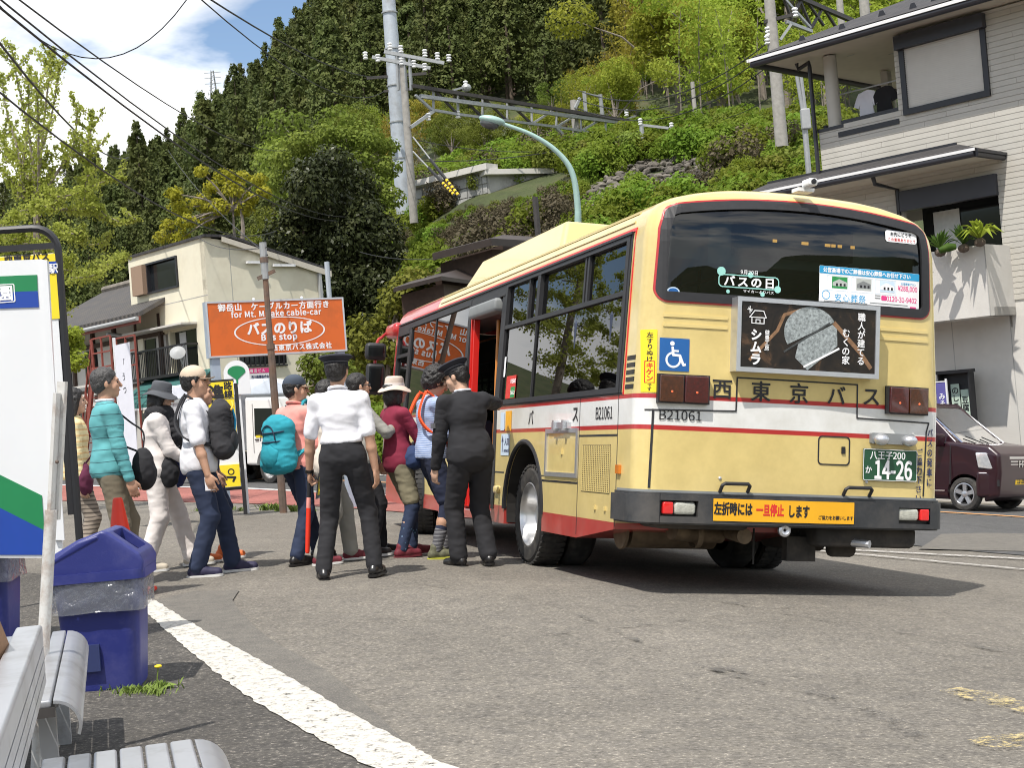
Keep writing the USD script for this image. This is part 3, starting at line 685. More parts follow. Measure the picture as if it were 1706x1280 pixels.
# --- rear: window, prints, lamps
fr = rear_poly(RWIN.buffer(.012).difference(RWIN.buffer(-.05)), -.085, .097); part(busT, 'rear_window_frame', fr, 'rubber')
part(busT, 'red_trim', rear_poly(RWIN.buffer(.024).difference(RWIN.buffer(.011)), .0, .006), 'red_paint')
gl = []
for i, y in enumerate(np.arange(-1.0, 1.0001, .025)):
 c = RWIN.buffer(-.03).intersection(LineString([(y, 1.5), (y, 3)]))
 if c.is_empty: continue
 z0, z1 = c.bounds[1], c.bounds[3]; gl.append([(XR(y, z) + .008, y, z) for z in np.linspace(z0, z1, 14)])
gl = np.array(gl, float); I_ = np.arange(gl.shape[0] * 14).reshape(-1, 14); part(busT, 'rear_window', (gl.reshape(-1, 3), np.stack([I_[:-1, :-1], I_[:-1, 1:], I_[1:, 1:], I_[1:, :-1]], -1).reshape(-1, 4)), 'rear_glass', smooth=True)
def rp(name, g, m, o=.003, t=.001): return part(busT, name, rear_poly(g, o, t), m)
L = lambda pts, w=.010: rear_line(pts, w)
rp('engine_cover_seam', union_all([L([(1.10, 1.228), (.475, 1.243), (.472, 1.470), (-.430, 1.466), (-.432, 1.236), (-1.02, 1.226), (-1.00, 1.16), (-.985, .71)]), L([(1.05, 1.235), (1.062, .71)], .014)]), 'rubber', .001, .003)
for s, y in (('西', .578), ('東', .300), ('京', .018), ('バ', -.268), ('ス', -.541)): rp('company_lettering', rear_text(s, .142, y, 1.386, 1, 1.05), 'ink_black', .0045)
rp('fleet_number', rear_text('B21061', .085, .865, 1.198, 0, 1.05), 'ink_black', .0045)
rp('warning_sticker', rrect(1.035, 1.345, 1.122, 1.765, .003), 'sticker_yellow', .003)
rp('warning_lettering', union_all([rear_text('左すりぬけ', .038, 1.0775, 1.650, 1, 1, True, .05), rear_text('です', .026, 1.0775, 1.378, 1, 1, True)]), 'ink_black', .0045)
rp('warning_lettering', union_all([rear_text('キケン', .042, 1.0775, 1.482, 2, 1, True), sbox(1.048, 1.408, 1.106, 1.555).difference(sbox(1.052, 1.412, 1.102, 1.551))]), 'ink_red', .0045)
rp('wheelchair_sticker', rrect(.815, 1.492, 1.020, 1.712, .004), 'wheel_blue')
wc = union_all([Point(.934, 1.676).buffer(.0155), L([(.932, 1.655), (.926, 1.600), (.880, 1.597), (.855, 1.535), (.838, 1.540)], .017), L([(.930, 1.628), (.888, 1.626)], .013), Point(.925, 1.567).buffer(.054).difference(Point(.925, 1.567).buffer(.040)).difference(Polygon([(.925, 1.567), (.84, 1.60), (.86, 1.67), (.94, 1.67), (.935, 1.62)]))])
rp('wheelchair_symbol', wc, 'ink_white', .0045)
# roadside window stickers
rp('oval_sticker', affinity.scale(Point(.934, 2.022).buffer(.035), 1.3, 1), 'pale_blue', -.004); rp('oval_sticker', affinity.scale(Point(.934, 2.030).buffer(.024), 1.4, .8), 'wheel_blue', -.0025)
bd = [rrect(.18, 2.078, .62, 2.168, .03).difference(rrect(.187, 2.085, .613, 2.161, .025)), rear_text('バスの日', .075, .40, 2.122, 2, 1.1, False, .18), rear_text('9月20日', .032, .40, 2.188, 1, 1, False, .1), rear_text('マイカーよりバス', .022, .33, 2.060, 0, 1.3)]
rp('bus_day_sticker', union_all([bd[0], Point(.60, 2.185).buffer(.030), Point(.19, 2.085).buffer(.024), Point(.55, 2.05).buffer(.013), Point(.30, 2.045).buffer(.016), Point(.39, 2.172).buffer(.02)]), 'mint', -.004); rp('bus_day_sticker', union_all(bd[1:]), 'ink_white', -.0028)
rp('courtesy_sticker', rrect(-.905, 2.485, -.645, 2.568, .02), 'ink_white', -.004); rp('courtesy_sticker', rear_text('お先にどうぞ', .030, -.775, 2.545, 1), 'ink_black', -.0028); rp('courtesy_sticker', rear_text('この意思ありがとう', .026, -.78, 2.505, 0), 'ink_red', -.0028)
# undertaker's advertisement on the window
rp('window_advert', rrect(-.925, 2.020, -.122, 2.275, .008), 'ink_white', -.004); rp('window_advert', rrect(-.924, 2.222, -.123, 2.274, .006), 'ink_blue', -.003)
rp('window_advert', rear_text('公営斎場でのご葬儀は安心葬祭へお任せ下さい', .036, -.50, 2.248, 2, .93), 'ink_white', -.002)
rp('window_advert', union_all([rear_text('安心葬祭', .056, -.365, 2.062, 0, 1.05, False, .08), Point(-.175, 2.075).buffer(.032).difference(Point(-.175, 2.075).buffer(.027)), rear_text('公営斎場プラン', .018, -.835, 2.195, 0)]), 'ink_blue', -.003)
rp('window_advert', union_all([rear_text('¥288,000', .046, -.828, 2.158, 1, .85), rear_text('0120-31-9402', .046, -.78, 2.082, 1, .88), rrect(-.655, 2.066, -.612, 2.100, .008), rrect(-.90, 2.026, -.85, 2.038, .003)]), 'ink_pink', -.003)
for i, (y, c) in enumerate(((-.265, 'ink_green'), (-.455, 'interior_light'), (-.645, 'pale_blue'))):
 rp('window_advert', rrect(y - .085, 2.108, y + .085, 2.212, .004).difference(rrect(y - .083, 2.110, y + .083, 2.210, .004)), 'pale_blue', -.003)
 rp('advert_picture', sbox(y - .075, 2.125, y + .045, 2.205), c, -.003)
 rp('advert_picture', union_all([Polygon([(y - .07, 2.14), (y + .04, 2.14), (y + .04, 2.165), (y - .01, 2.19), (y - .07, 2.17)])]), ('interior_light', 'interior_grey', 'ink_white')[i], -.0022)
 rp('advert_picture', union_all([sbox(y - .06 + k * .03, 2.142, y - .045 + k * .03, 2.16) for k in range(3)]), 'ink_black', -.0015)
rp('window_advert', union_all([sbox(-.605, 2.093, -.56, 2.100), sbox(-.605, 2.075, -.56, 2.083), sbox(-.50, 2.030, -.16, 2.036), sbox(-.83, 2.040, -.52, 2.046)]), 'interior_grey', -.003)
# lamp units
for s, (y0, y1) in ((1, (.677, 1.035)), (-1, (-.985, -.652))):
 xs = [xrear(y, 1.37) for y in (y0, y1)]; xm = (xs[0] + xs[1]) / 2
 ang = math.atan2(xs[1] - xs[0], y1 - y0); o = np.array([xs[0], y0, 0])
 Ml = xf((xs[0], y0, 0), (math.cos(ang), -math.sin(ang), 0), (math.sin(ang), math.cos(ang), 0), (0, 0, 1)); wd = y1 - y0
 h0, h1 = 1.276, 1.470
 part(busT, 'lamp_housing', MB().box((-.04, 0, h0), (.04, wd, h1), Ml).get(), 'rubber')
 inner_first = [('tail_red', 0.01, wd * .5 - .004), ('tail_amber', wd * .5 + .004, wd - .01)] if s > 0 else [('tail_amber', .01, wd * .5 - .004), ('tail_red', wd * .5 + .004, wd - .01)]
 for m, a, b in inner_first:
  v = tri_of(rbox((-.056, a, h0 + .008), (-.02, b, h1 - .008), .008)); v.apply_transform(Ml); part(busT, 'tail_lamp', v, m, smooth=25)
 gb = MB()
 for m, a, b in inner_first: gb.ball(Ml[:3, :3] @ np.array([-.055, (a + b) / 2 + .0, (h0 + h1) / 2 - .02]) + Ml[:3, 3], .008, 1)
 part(busT, 'lamp_bulb', gb.get(), 'bulb_glow')
# illuminated advertising box
AXF = -.075
def adp(g, o, t=.001):
 m = flat(g, np.eye(4), t); v = np.array(m.vertices); return trimesh.Trimesh(np.column_stack([AXF - o - v[:, 2], v[:, 0], v[:, 1]]), m.faces[:, ::-1], process=False)
adb = UsdGeom.Xform.Define(stage, str(busT.GetPath()) + '/advert_box').GetPrim()
part(adb, 'box_body', MB().box((AXF, -.535, 1.508), (.06, .525, 2.006)).get(), 'aluminium')
part(adb, 'box_frame', adp(sbox(-.538, 1.506, .528, 2.008).difference(sbox(-.508, 1.538, .498, 1.978)), 0, .014), 'aluminium')
n, l = {'tc': ('texture_coordinate', {}), 'n': ('noise_texture', {'scale': 5.0, 'detail': 8.0, 'roughness': .65, 'distortion': 1.5}), 'r': ('rgb_ramp', {'ramp': [(.35, (.006, .005, .005)), (.55, (.02, .014, .01)), (.68, (.10, .055, .03)), (.8, (.16, .10, .06))]}), 'p': ('principled_bsdf', {'roughness': .3})}, [('tc.object', 'n.vector'), ('n.fac', 'r.fac'), ('r.color', 'p.base_color')]
mat('advert_dark', n, l, 'p.BSDF')
pbr('plane_steel', (.30, .33, .33), .4, .2, var=.75, scale=55); pbr('plane_dark', (.05, .055, .055), .5, var=.6, scale=40); pbr('wood_shaving', (.22, .12, .06), .6, var=.5, scale=20)
part(adb, 'box_face', adp(sbox(-.508, 1.538, .498, 1.978), .002), 'advert_dark')
c = (-.02, 1.775)
disc = affinity.scale(Point(0, 0).buffer(.19, quad_segs=24), 1.05, .92)
edge = [(.30, -.10), (-.12, .16)]
upper = affinity.translate(disc, .0, .02).intersection(Polygon([(.30, -.13), (-.17, .10), (-.2, .4), (.4, .4)]))
lower = Polygon([(.115, -.155), (.02, -.235), (-.20, -.06), (-.195, .055), (-.16, .085), (.09, -.05)])
mv = lambda g: affinity.translate(g, *c)
part(adb, 'plane_blade', adp(mv(upper), .0045), 'plane_steel'); part(adb, 'plane_blade', adp(mv(lower), .0045), 'plane_steel')
part(adb, 'plane_blade', adp(mv(L([(.20, -.12), (-.14, .095)], .012)), .006), 'plane_dark'); part(adb, 'plane_blade', adp(mv(L([(.05, -.215), (-.215, -.075)], .014)), .006), 'ink_white')
part(adb, 'wood_shaving', adp(union_all([mv(L([(.45, -.19), (.25, .02), (.2, .13), (.05, .18)], .022)), mv(L([(-.17, .10), (-.38, -.10), (-.46, -.20)], .03))]), .0038), 'wood_shaving')
def adt(s, h, y, z, bold=1, sx=1, vert=False): return rear_text(s, h, y, z, bold, sx, vert)
part(adb, 'advert_lettering', adp(union_all([adt('シムラ', .082, .385, 1.675, 3, 1, True), adt('健豊工房', .035, .305, 1.725, 1, 1, True), adt('職人が建てる', .060, -.40, 1.775, 1, 1, True), adt('むくの家', .062, -.285, 1.715, 1, 1, True)]), .0065), 'ink_white')
house_logo = union_all([L([(.435, 1.875), (.40, 1.92), (.335, 1.92), (.315, 1.875), (.44, 1.875)], .006), L([(.42, 1.87), (.42, 1.835), (.33, 1.835), (.33, 1.87)], .006), L([(.36, 1.835), (.36, 1.86), (.39, 1.86), (.39, 1.835)], .005), L([(.435, 1.90), (.435, 1.95)], .005), L([(.455, 1.925), (.415, 1.925)], .005), L([(.448, 1.938), (.422, 1.912)], .005)])
part(adb, 'house_logo', adp(house_logo, .0065), 'ink_white')
# plate, lamps over it, filler flap, handles, camera, door lettering
def rbx(name, y0, y1, z0, z1, o, t, m, r=0.0): return part(busT, name, rear_poly(rrect(y0, z0, y1, z1, r), o, t), m)
rbx('number_plate', -.920, -.480, .810, 1.030, .012, .004, 'plate_green', .012)
ptx = [rear_text('14-26', .165, -.725, .887, 2, .74), rear_text('八王子200', .062, -.675, .985, 1, 1.0), rear_text('か', .055, -.525, .885, 1)]
part(busT, 'plate_lettering', rear_poly(union_all(ptx + [rrect(-.918, .812, -.482, 1.028, .012).difference(rrect(-.914, .816, -.486, 1.024, .010))]), .0175), 'ink_white')
rbx('plate_lamp_bar', -.885, -.535, 1.065, 1.140, .0, .03, 'interior_grey', .01)
for y in (-.60, -.83): part(busT, 'plate_lamp', MB().ball((xrear(y, 1.1) - .05, y, 1.095), (.055, .055, .04), 2).get(), 'aluminium', smooth=True)
rp('filler_flap', rrect(-.383, .905, -.136, 1.105, .03).difference(rrect(-.374, .914, -.145, 1.096, .025)), 'rubber', .001, .002); rbx('flap_latch', -.345, -.315, .985, 1.035, .003, .004, 'ink_black', .004)
for y in (.475, -.44):
 x = xrear(y, .75) - .05
 part(busT, 'grab_handle', MB().tube([(x + .05, y + .10, .70), (x + .01, y + .10, .745), (x, y + .085, .757), (x, y - .085, .757), (x + .01, y - .10, .745), (x + .05, y - .10, .70)], .0125, 8).get(), 'rubber', smooth=40)
part(busT, 'rear_camera', MB().tm(tri_of(rbox((-.10, -.035, 2.800), (.02, .03, 2.85), .012))).box((.0, -.06, 2.775), (.10, .06, 2.80)).get(), 'white_paint', smooth=25)
part(busT, 'camera_lens', MB().lathe([(.018, 0), (.018, .012), (.0, .014)], 16, xf((-.10, 0, 2.825), (0, 1, 0), (0, 0, 1), (-1, 0, 0))).get(), 'ink_black')
rp('door_lettering', rear_text('バスの発車に', .062, -1.035, .985, 1, .9, True, .12), 'ink_navy', .0045); rp('door_lettering', rear_text('ご協力下さい', .058, -.945, .86, 1, .95, True, .10), 'ink_navy', .0045)
for y, z in ((.575, .79), (-.52, .80)): part(busT, 'cover_stud', MB().ball((xrear(y, z) - .002, y, z), (.006, .012, .012), 1).get(), 'aluminium')
for y0, y1 in ((1.0, .55), (-.55, -1.0)): rp('panel_crease', union_all([L([(y0, 1.865), (y1, 1.865)], .022), L([(y0, 1.80), (y1, 1.80)], .022)]), 'cream_paint', .0, .006)
# mirrors at the front corner
part(busT, 'mirror', MB().tm(tri_of(rbox((8.95, 1.16, 1.62), (9.06, 1.40, 2.02), .05))).get(), 'rubber', smooth=30); part(busT, 'mirror', tri_of(rbox((8.95, 1.15, 2.06), (9.08, 1.42, 2.28), .05)), 'rubber', smooth=30)
part(busT, 'mirror_glass', MB().box((8.94, 1.19, 1.66), (8.951, 1.37, 1.98)).box((8.94, 1.18, 2.10), (8.951, 1.39, 2.24)).get(), 'lamp_glass')
part(busT, 'mirror_arm', MB().tube(bez([(8.75, 1.02, 2.40), (8.95, 1.10, 2.44), (9.06, 1.20, 2.36), (9.03, 1.27, 2.25), (9.02, 1.27, 1.75), (8.90, 1.10, 1.72)], 6), .02, 8).tm(tri_of(rbox((8.55, .85, 2.34), (9.10, 1.16, 2.52), .06))).get(), 'red_paint', smooth=35)
# ================================================================ GROUND, ROAD, MARKINGS
def asphalt(name, lo, mid, hi, grain=70.0, patch=0.35, rough=.92, crack=True):
 n = {'g': ('geometry', {}), 'n1': ('noise_texture', {'scale': grain, 'detail': 4.0, 'roughness': .8}),
         'v': ('voronoi_texture', {'scale': grain * .9, 'feature': 'f1'}),
         'r': ('rgb_ramp', {'ramp': [(.33, lo), (.47, mid), (.56, mid), (.68, hi)]}),
         'vr': ('rgb_ramp', {'ramp': [(0, (2.9, 2.8, 2.6)), (.13, (1.9, 1.84, 1.74)), (.21, (.97, .97, .97)), (.6, (.78, .78, .78)), (1, (.5, .5, .5))]}),
         'm1': ('mix_color', {'blend_type': 'multiply', 'fac': .7}),
         'n2': ('noise_texture', {'scale': .38, 'detail': 7.0, 'roughness': .68}), 'r2': ('rgb_ramp', {'ramp': [(.3, (1 - patch,) * 3), (.7, (1 + patch * .8,) * 3)]}),
         'm2': ('mix_color', {'blend_type': 'multiply', 'fac': 1.0}),
         'n3': ('noise_texture', {'scale': 9.0, 'detail': 5.0, 'roughness': .7}), 'r3': ('rgb_ramp', {'ramp': [(.35, (.84, .84, .85)), (.65, (1.12, 1.11, 1.08))]}), 'm3': ('mix_color', {'blend_type': 'multiply', 'fac': 1.0}),
         'p': ('principled_bsdf', {'roughness': rough, 'specular_ior_level': .3}), 'b': ('bump', {'strength': .55, 'distance': .012})}
 l = [('g.position', 'n1.vector'), ('g.position', 'v.vector'), ('g.position', 'n2.vector'), ('g.position', 'n3.vector'), ('n1.fac', 'r.fac'), ('v.distance', 'vr.fac'), ('r.color', 'm1.a'), ('vr.color', 'm1.b'),
         ('n2.fac', 'r2.fac'), ('m1.result', 'm2.a'), ('r2.color', 'm2.b'), ('n3.fac', 'r3.fac'), ('m2.result', 'm3.a'), ('r3.color', 'm3.b'), ('n1.fac', 'b.height'), ('b.normal', 'p.normal')]
 out = 'm3.result'
 if crack:
  n.update({'wv': ('noise_texture', {'scale': 1.3, 'detail': 3.0}), 'ad': ('mix_vector', {'fac': .22}), 'cv': ('voronoi_texture', {'scale': .30, 'feature': 'distance_to_edge'}), 'cr': ('rgb_ramp', {'ramp': [(0, (.45, .44, .42)), (.006, (.6, .6, .6)), (.014, (1, 1, 1))]}), 'm4': ('mix_color', {'blend_type': 'multiply', 'fac': .30})})
  l += [('g.position', 'wv.vector'), ('g.position', 'ad.a'), ('wv.color', 'ad.b'), ('ad.result', 'cv.vector'), ('cv.distance', 'cr.fac'), (out, 'm4.a'), ('cr.color', 'm4.b')]; out = 'm4.result'
 l.append((out, 'p.base_color'))
 mat(name, n, l, 'p.BSDF')
asphalt('lot_asphalt', (.088, .080, .068), (.185, .170, .147), (.38, .35, .30), 50, .22, crack=False)
asphalt('old_asphalt', (.036, .034, .031), (.088, .082, .074), (.32, .295, .26), 46, .32, crack=False)
asphalt('patch_asphalt', (.11, .103, .092), (.165, .155, .138), (.23, .215, .19), 110, .10, crack=False)
asphalt('road_asphalt', (.060, .060, .060), (.105, .105, .105), (.16, .16, .16), 110, .15)
asphalt('red_surface', (.24, .085, .07), (.33, .125, .105), (.40, .18, .15), 90, .22, crack=False)
def worn(name, colr, amount=.5, scale=7.0, lo=.0):
 "worn road paint: holes where the paint is gone"
 mat(name, {'g': ('geometry', {}), 'n': ('noise_texture', {'scale': scale, 'detail': 9.0, 'roughness': .78}), 'f': ('noise_texture', {'scale': 60.0, 'detail': 4.0, 'roughness': .8}),
               'mx': ('mix_float', {'fac': .42}), 'r': ('rgb_ramp', {'ramp': [(amount - .05, (0, 0, 0)), (amount + .03, (1, 1, 1))]}),
               'c': ('rgb_ramp', {'ramp': [(.3, tuple(np.array(colr) * .72)), (.7, colr)]}),
               'p': ('principled_bsdf', {'roughness': .8}), 't': ('transparent_bsdf', {}), 'm': ('mix_closure', {})},
  [('g.position', 'n.vector'), ('g.position', 'f.vector'), ('n.fac', 'mx.a'), ('f.fac', 'mx.b'), ('mx.result', 'r.fac'), ('n.fac', 'c.fac'), ('c.color', 'p.base_color'), ('r.color', 'm.fac'), ('t.BSDF', 'm.closure1'), ('p.BSDF', 'm.closure2')], 'm.closure')
worn('worn_white', (.54, .515, .46), .445, 22.0)
worn('faint_white', (.55, .53, .5), .50, 12.0)
worn('worn_yellow', (.58, .46, .20), .555, 14)
worn('line_white', (.72, .71, .68), .30)
worn('line_orange', (.72, .36, .14), .30)
worn('tyre_black', (.075, .070, .062), .565, 4.0)
# grid of the ground: fine near, coarser far
def sheet(xs, ys, dz=0.0, mask=None, zf=G):
 gx, gy = np.meshgrid(xs, ys, indexing='ij'); nx, ny = gx.shape; I = np.arange(nx * ny).reshape(nx, ny)
 v = np.column_stack([gx.ravel(), gy.ravel(), np.asarray(zf(gx, gy)).ravel() + dz]); f = np.stack([I[:-1, :-1], I[1:, :-1], I[1:, 1:], I[:-1, 1:]], -1).reshape(-1, 4)
 return v, f
struct('ground', sheet(np.concatenate([np.arange(-60, -16, 2.0), np.arange(-16, 16, .4), np.arange(16, 60.1, 2.0)]), np.concatenate([np.arange(-10, -2, 2.0), np.arange(-2, 40, .4), np.arange(40, 120.1, 4.0)])), 'lot_asphalt', True)
def drape(g, dz, cell=.4):
 "a flat shape laid on the ground, cut along the ground's own grid so that it follows it"
 out = []
 for q in getattr(g, 'geoms', [g]):
  b = q.bounds
  for a in np.arange(math.floor(b[0] / cell) * cell, b[2], cell):
   col = q.intersection(sbox(a, b[1] - 1, a + cell, b[3] + 1))
   if col.is_empty: continue
   cb = col.bounds
   for c in np.arange(math.floor(cb[1] / cell) * cell, cb[3], cell):
    w = col.intersection(sbox(a, c, a + cell, c + cell))
    for w2 in getattr(w, 'geoms', [w]):
     if w2.geom_type == 'Polygon' and w2.area > 1e-7:
      v, f = trimesh.creation.triangulate_polygon(w2, engine='earcut')
      if len(f): out.append(trimesh.Trimesh(np.column_stack([v, G(v[:, 0], v[:, 1]) + dz]), f, process=False))
 m = trimesh.util.concatenate(out); m.merge_vertices()
 up_ = np.cross(m.vertices[m.faces[:, 1]] - m.vertices[m.faces[:, 0]], m.vertices[m.faces[:, 2]] - m.vertices[m.faces[:, 0]])[:, 2] < 0
 m.faces[up_] = m.faces[up_][:, ::-1]
 return m
def gp(*pix): return [tuple(on_ground(*p)[:2]) for p in pix]
ROAD_NEAR = [(-24, 56), (-14, 42), (-9.9, 36.5), (-6.1, 31.4), (-4.8, 29.5), (-2.2, 25.8), (.6, 22), (3.2, 18.3), (5.0, 15.6), (8, 12.2), (12, 8.5)]
ROAD_FAR = [(22, 15), (14, 20.3), (8.6, 24.75), (7.4, 25.7), (3, 29.5), (-1, 33.5), (-6, 39), (-14, 49), (-22, 60)]
road = Polygon(ROAD_NEAR + ROAD_FAR)
struct('road', drape(road, .008, .8), 'road_asphalt', True)
rb = [(-14, 42.3), (-9.9, 36.3), (-6.1, 31.2), (-4.8, 29.3), (-2.2, 25.6), (.6, 21.8), (2.9, 18.5), (1.9, 17.9), (-.8, 19.3), (-2.3, 20.9), (-3.62, 22.3), (-4.64, 23.7), (-7.66, 28.2), (-13, 35)]
struct('red_shoulder', drape(Polygon(rb), .012, .8), 'red_surface', True)
pt = struct('road_markings', drape(LineString(ROAD_NEAR[1:8]).buffer(.10, cap_style=2), .018, .8), 'line_white', True)
struct('road_markings', drape(LineString([(13, 19.9), (8.6, 24.2), (7.3, 25.2), (3, 29.0), (-1, 33.0), (-6, 38.5)]).buffer(.08, cap_style=2), .018, .8), 'line_white', True)
struct('road_markings', drape(LineString([(11, 19.4), (7.58, 21.85), (6.5, 22.6), (3, 25.6), (-1, 29.8), (-6, 35.5), (-12, 43)]).buffer(.075, cap_style=2), .018, .8), 'line_orange', True)
struct('road_markings', drape(LineString(gp((1235, 905), (1400, 918), (1706, 934), (1900, 945))).buffer(.09, cap_style=2), .018), 'faint_white', True)
struct('road_markings', drape(LineString(gp((1300, 915), (1460, 929), (1706, 952), (1900, 968))).buffer(.055, cap_style=2), .020), 'faint_white', True)
struct('road_patch', drape(Polygon(gp((1530, 917), (1568, 892), (1640, 890), (1800, 893), (1800, 925), (1706, 921))), .014, .8), 'patch_asphalt', True)
# darker old asphalt on the kerb side of the curved white line
wl = gp((225, 1003), (250, 1030), (300, 1075), (360, 1125), (420, 1170), (520, 1230), (600, 1275)); wr = gp((258, 1003), (300, 1030), (360, 1065), (450, 1115), (560, 1180), (680, 1245), (745, 1280))
ext = [(-.15, 3.9), (.12, 3.0)]; extr = [(.12, 4.0), (.42, 3.1)]
wob = lambda pts, s: [(x + .005 * math.sin(31 * y + s) + .004 * math.sin(83 * y), y + .004 * math.cos(47 * x + s)) for x, y in pts]
def dense(p, k=14): return [tuple(q) for q in bez(np.array(p), k)]
ledge, redge = wob(dense(wl + ext), .3), wob(dense(wr + extr), 1.1)
struct('old_pavement', drape(Polygon(ledge + [(.3, 2.0), (.3, -2), (-16, -2), (-16, 13.5), (-6.5, 13.5), (-4.6, 12.6), (-3.6, 11.6)]), .008, .8), 'old_asphalt', True)
struct('smooth_patch', drape(Polygon(dense(wr[:6]) + dense([(-.62, 5.62), (-.98, 6.75), (-1.42, 7.8), (-1.75, 8.8), (-1.98, 9.6)]) + [(-2.05, 10.2), (-2.4, 10.3)]), .009), 'patch_asphalt', True)
struct('white_line', drape(Polygon(ledge + redge[::-1]), .0125, .4), 'worn_white', True)
for q in ([(1565, 1156), (1600, 1150), (1650, 1158), (1720, 1178), (1760, 1200), (1720, 1196), (1640, 1178)], [(1606, 1240), (1650, 1232), (1720, 1226), (1770, 1228), (1770, 1250), (1650, 1252)]):
 struct('yellow_marking', drape(Polygon(gp(*q)), .012, .2), 'worn_yellow', True)
for a, w in (([(700, 975), (900, 1005), (1100, 1085), (1280, 1135), (1420, 1180), (1560, 1222)], .020), ([(1130, 1100), (1250, 1135), (1390, 1165), (1500, 1205)], .025), ([(1180, 1000), (1370, 1035), (1520, 1060), (1680, 1090)], .03), ([(900, 1060), (1100, 1040), (1350, 1010)], .03), ([(1450, 1190), (1530, 1232)], .035)):
 struct('tyre_mark', drape(LineString(dense(gp(*a), 8)).buffer(w, cap_style=2), .011, .4), 'tyre_black', True)
# ================================================================ BUILDINGS
pbr('siding', (.45, .43, .385), .6, var=.05, scale=2.5, rnd=.04, bump=.2, bscale=120, dirt=(.39, .37, .325), dscale=.8)
pbr('dark_trim', (.018, .018, .022), .4, var=.15, scale=4)
pbr('soffit', (.52, .48, .40), .7, var=.06)
pbr('gutter_white', (.70, .70, .70), .3, var=.05)
pbr('shutter_metal', (.50, .49, .46), .45, var=.04)
pbr('shutter_box', (.035, .036, .045), .45, var=.1)
pbr('concrete_pale', (.56, .54, .50), .8, var=.07, scale=1.5, bump=.25, bscale=60, dirt=(.49, .47, .43), dscale=.7)
pbr('concrete_grey', (.36, .355, .335), .85, var=.16, scale=2.0, bump=.3, bscale=50, dirt=(.17, .165, .155), dscale=1.1)
pbr('block_grey', (.40, .40, .39), .85, var=.15, scale=3, rnd=.12, dirt=(.18, .18, .17))
pbr('cream_wall', (.68, .64, .50), .8, var=.05, scale=1.5, bump=.15, bscale=90, dirt=(.58, .53, .40), dscale=.5)
pbr('dark_glass', (.012, .014, .016), .06, var=.1, spec=.6)
pbr('pane_dim', (.06, .065, .065), .1, var=.4, scale=3)
pbr('lattice_brown', (.28, .19, .13), .7, var=.4, scale=90)
pbr('awning_teal', (.028, .115, .105), .7, var=.12, scale=4)
pbr('timber_dark', (.055, .032, .022), .7, var=.3, scale=10)
pbr('timber_red', (.22, .05, .035), .6, var=.2, scale=8)
pbr('plaster_white', (.52, .50, .46), .85, var=.08)
pbr('stone_dark', (.085, .075, .062), .9, var=.45, scale=4, rnd=.35, bump=.5, bscale=25)
pbr('stone_pale', (.135, .12, .10), .9, var=.45, scale=4, rnd=.35, bump=.5, bscale=25)
pbr('roof_brown', (.035, .024, .019), .6, var=.25, scale=6)
pbr('curtain', (.62, .63, .62), .8, var=.1, scale=12)
pbr('rail_black', (.016, .016, .018), .45, var=.1)
pbr('pvc_grey', (.34, .35, .35), .5, var=.1)
n, l = {'tc': ('texture_coordinate', {}), 'b': ('brick_texture', {'scale': 1.0, 'brick_width': .45, 'row_height': .22, 'mortar_size': .012, 'color1': (.030, .028, .030), 'color2': (.048, .044, .044), 'mortar': (.010, .010, .010), 'bias': 0.0}), 'p': ('principled_bsdf', {'roughness': .75}), 'nn': ('noise_texture', {'scale': 40.0, 'detail': 4.0}), 'bp': ('bump', {'strength': .3, 'distance': .01})}, [('tc.object', 'b.vector'), ('b.color', 'p.base_color'), ('tc.object', 'nn.vector'), ('nn.fac', 'bp.height'), ('bp.normal', 'p.normal')]
mat('roof_shingle', n, l, 'p.BSDF')
n, l = {'tc': ('texture_coordinate', {}), 'w': ('wave_texture', {'wave_type': 'bands', 'bands_direction': 'x', 'scale': 1.1, 'distortion': 1.5, 'detail': 3.0}), 'r': ('rgb_ramp', {'ramp': [(0, (.025, .024, .024)), (.6, (.05, .047, .046)), (1, (.075, .07, .068))]}), 'nn': ('noise_texture', {'scale': 3.0, 'detail': 6.0}), 'rr': ('rgb_ramp', {'ramp': [(.4, (1, 1, 1)), (.7, (1.5, 1.4, 1.2))]}), 'm': ('mix_color', {'blend_type': 'multiply', 'fac': 1.0}), 'p': ('principled_bsdf', {'roughness': .8})}, [('tc.object', 'w.vector'), ('w.color', 'r.fac'), ('tc.object', 'nn.vector'), ('nn.fac', 'rr.fac'), ('r.color', 'm.a'), ('rr.color', 'm.b'), ('m.result', 'p.base_color')]
mat('roof_tile', n, l, 'p.BSDF')
class Frame:
 "a wall plane: u along it, v out of it, w up"
 def __init__(s, o, u):
  s.o = np.array([o[0], o[1], 0.0]); s.u = np.array([u[0], u[1], 0.0]) / math.hypot(*u); s.v = np.array([s.u[1], -s.u[0], 0.0])
  s.M = xf(s.o, s.u, s.v, (0, 0, 1))
 def px(s, px, py, v=0.0):
  d = ray(px, py); t = (v - (EYE - s.o) @ s.v) / (d @ s.v); p = EYE + t * d - s.o
  return p @ s.u, p[2]
 def u_of(s, px, py, v=0.0): return s.px(px, py, v)[0]
 def w_of(s, px, py, v=0.0): return s.px(px, py, v)[1]
def fbox(u0, u1, v0, v1, w0, w1):
 return MB().box((min(u0, u1), min(v0, v1), min(w0, w1)), (max(u0, u1), max(v0, v1), max(w0, w1)))
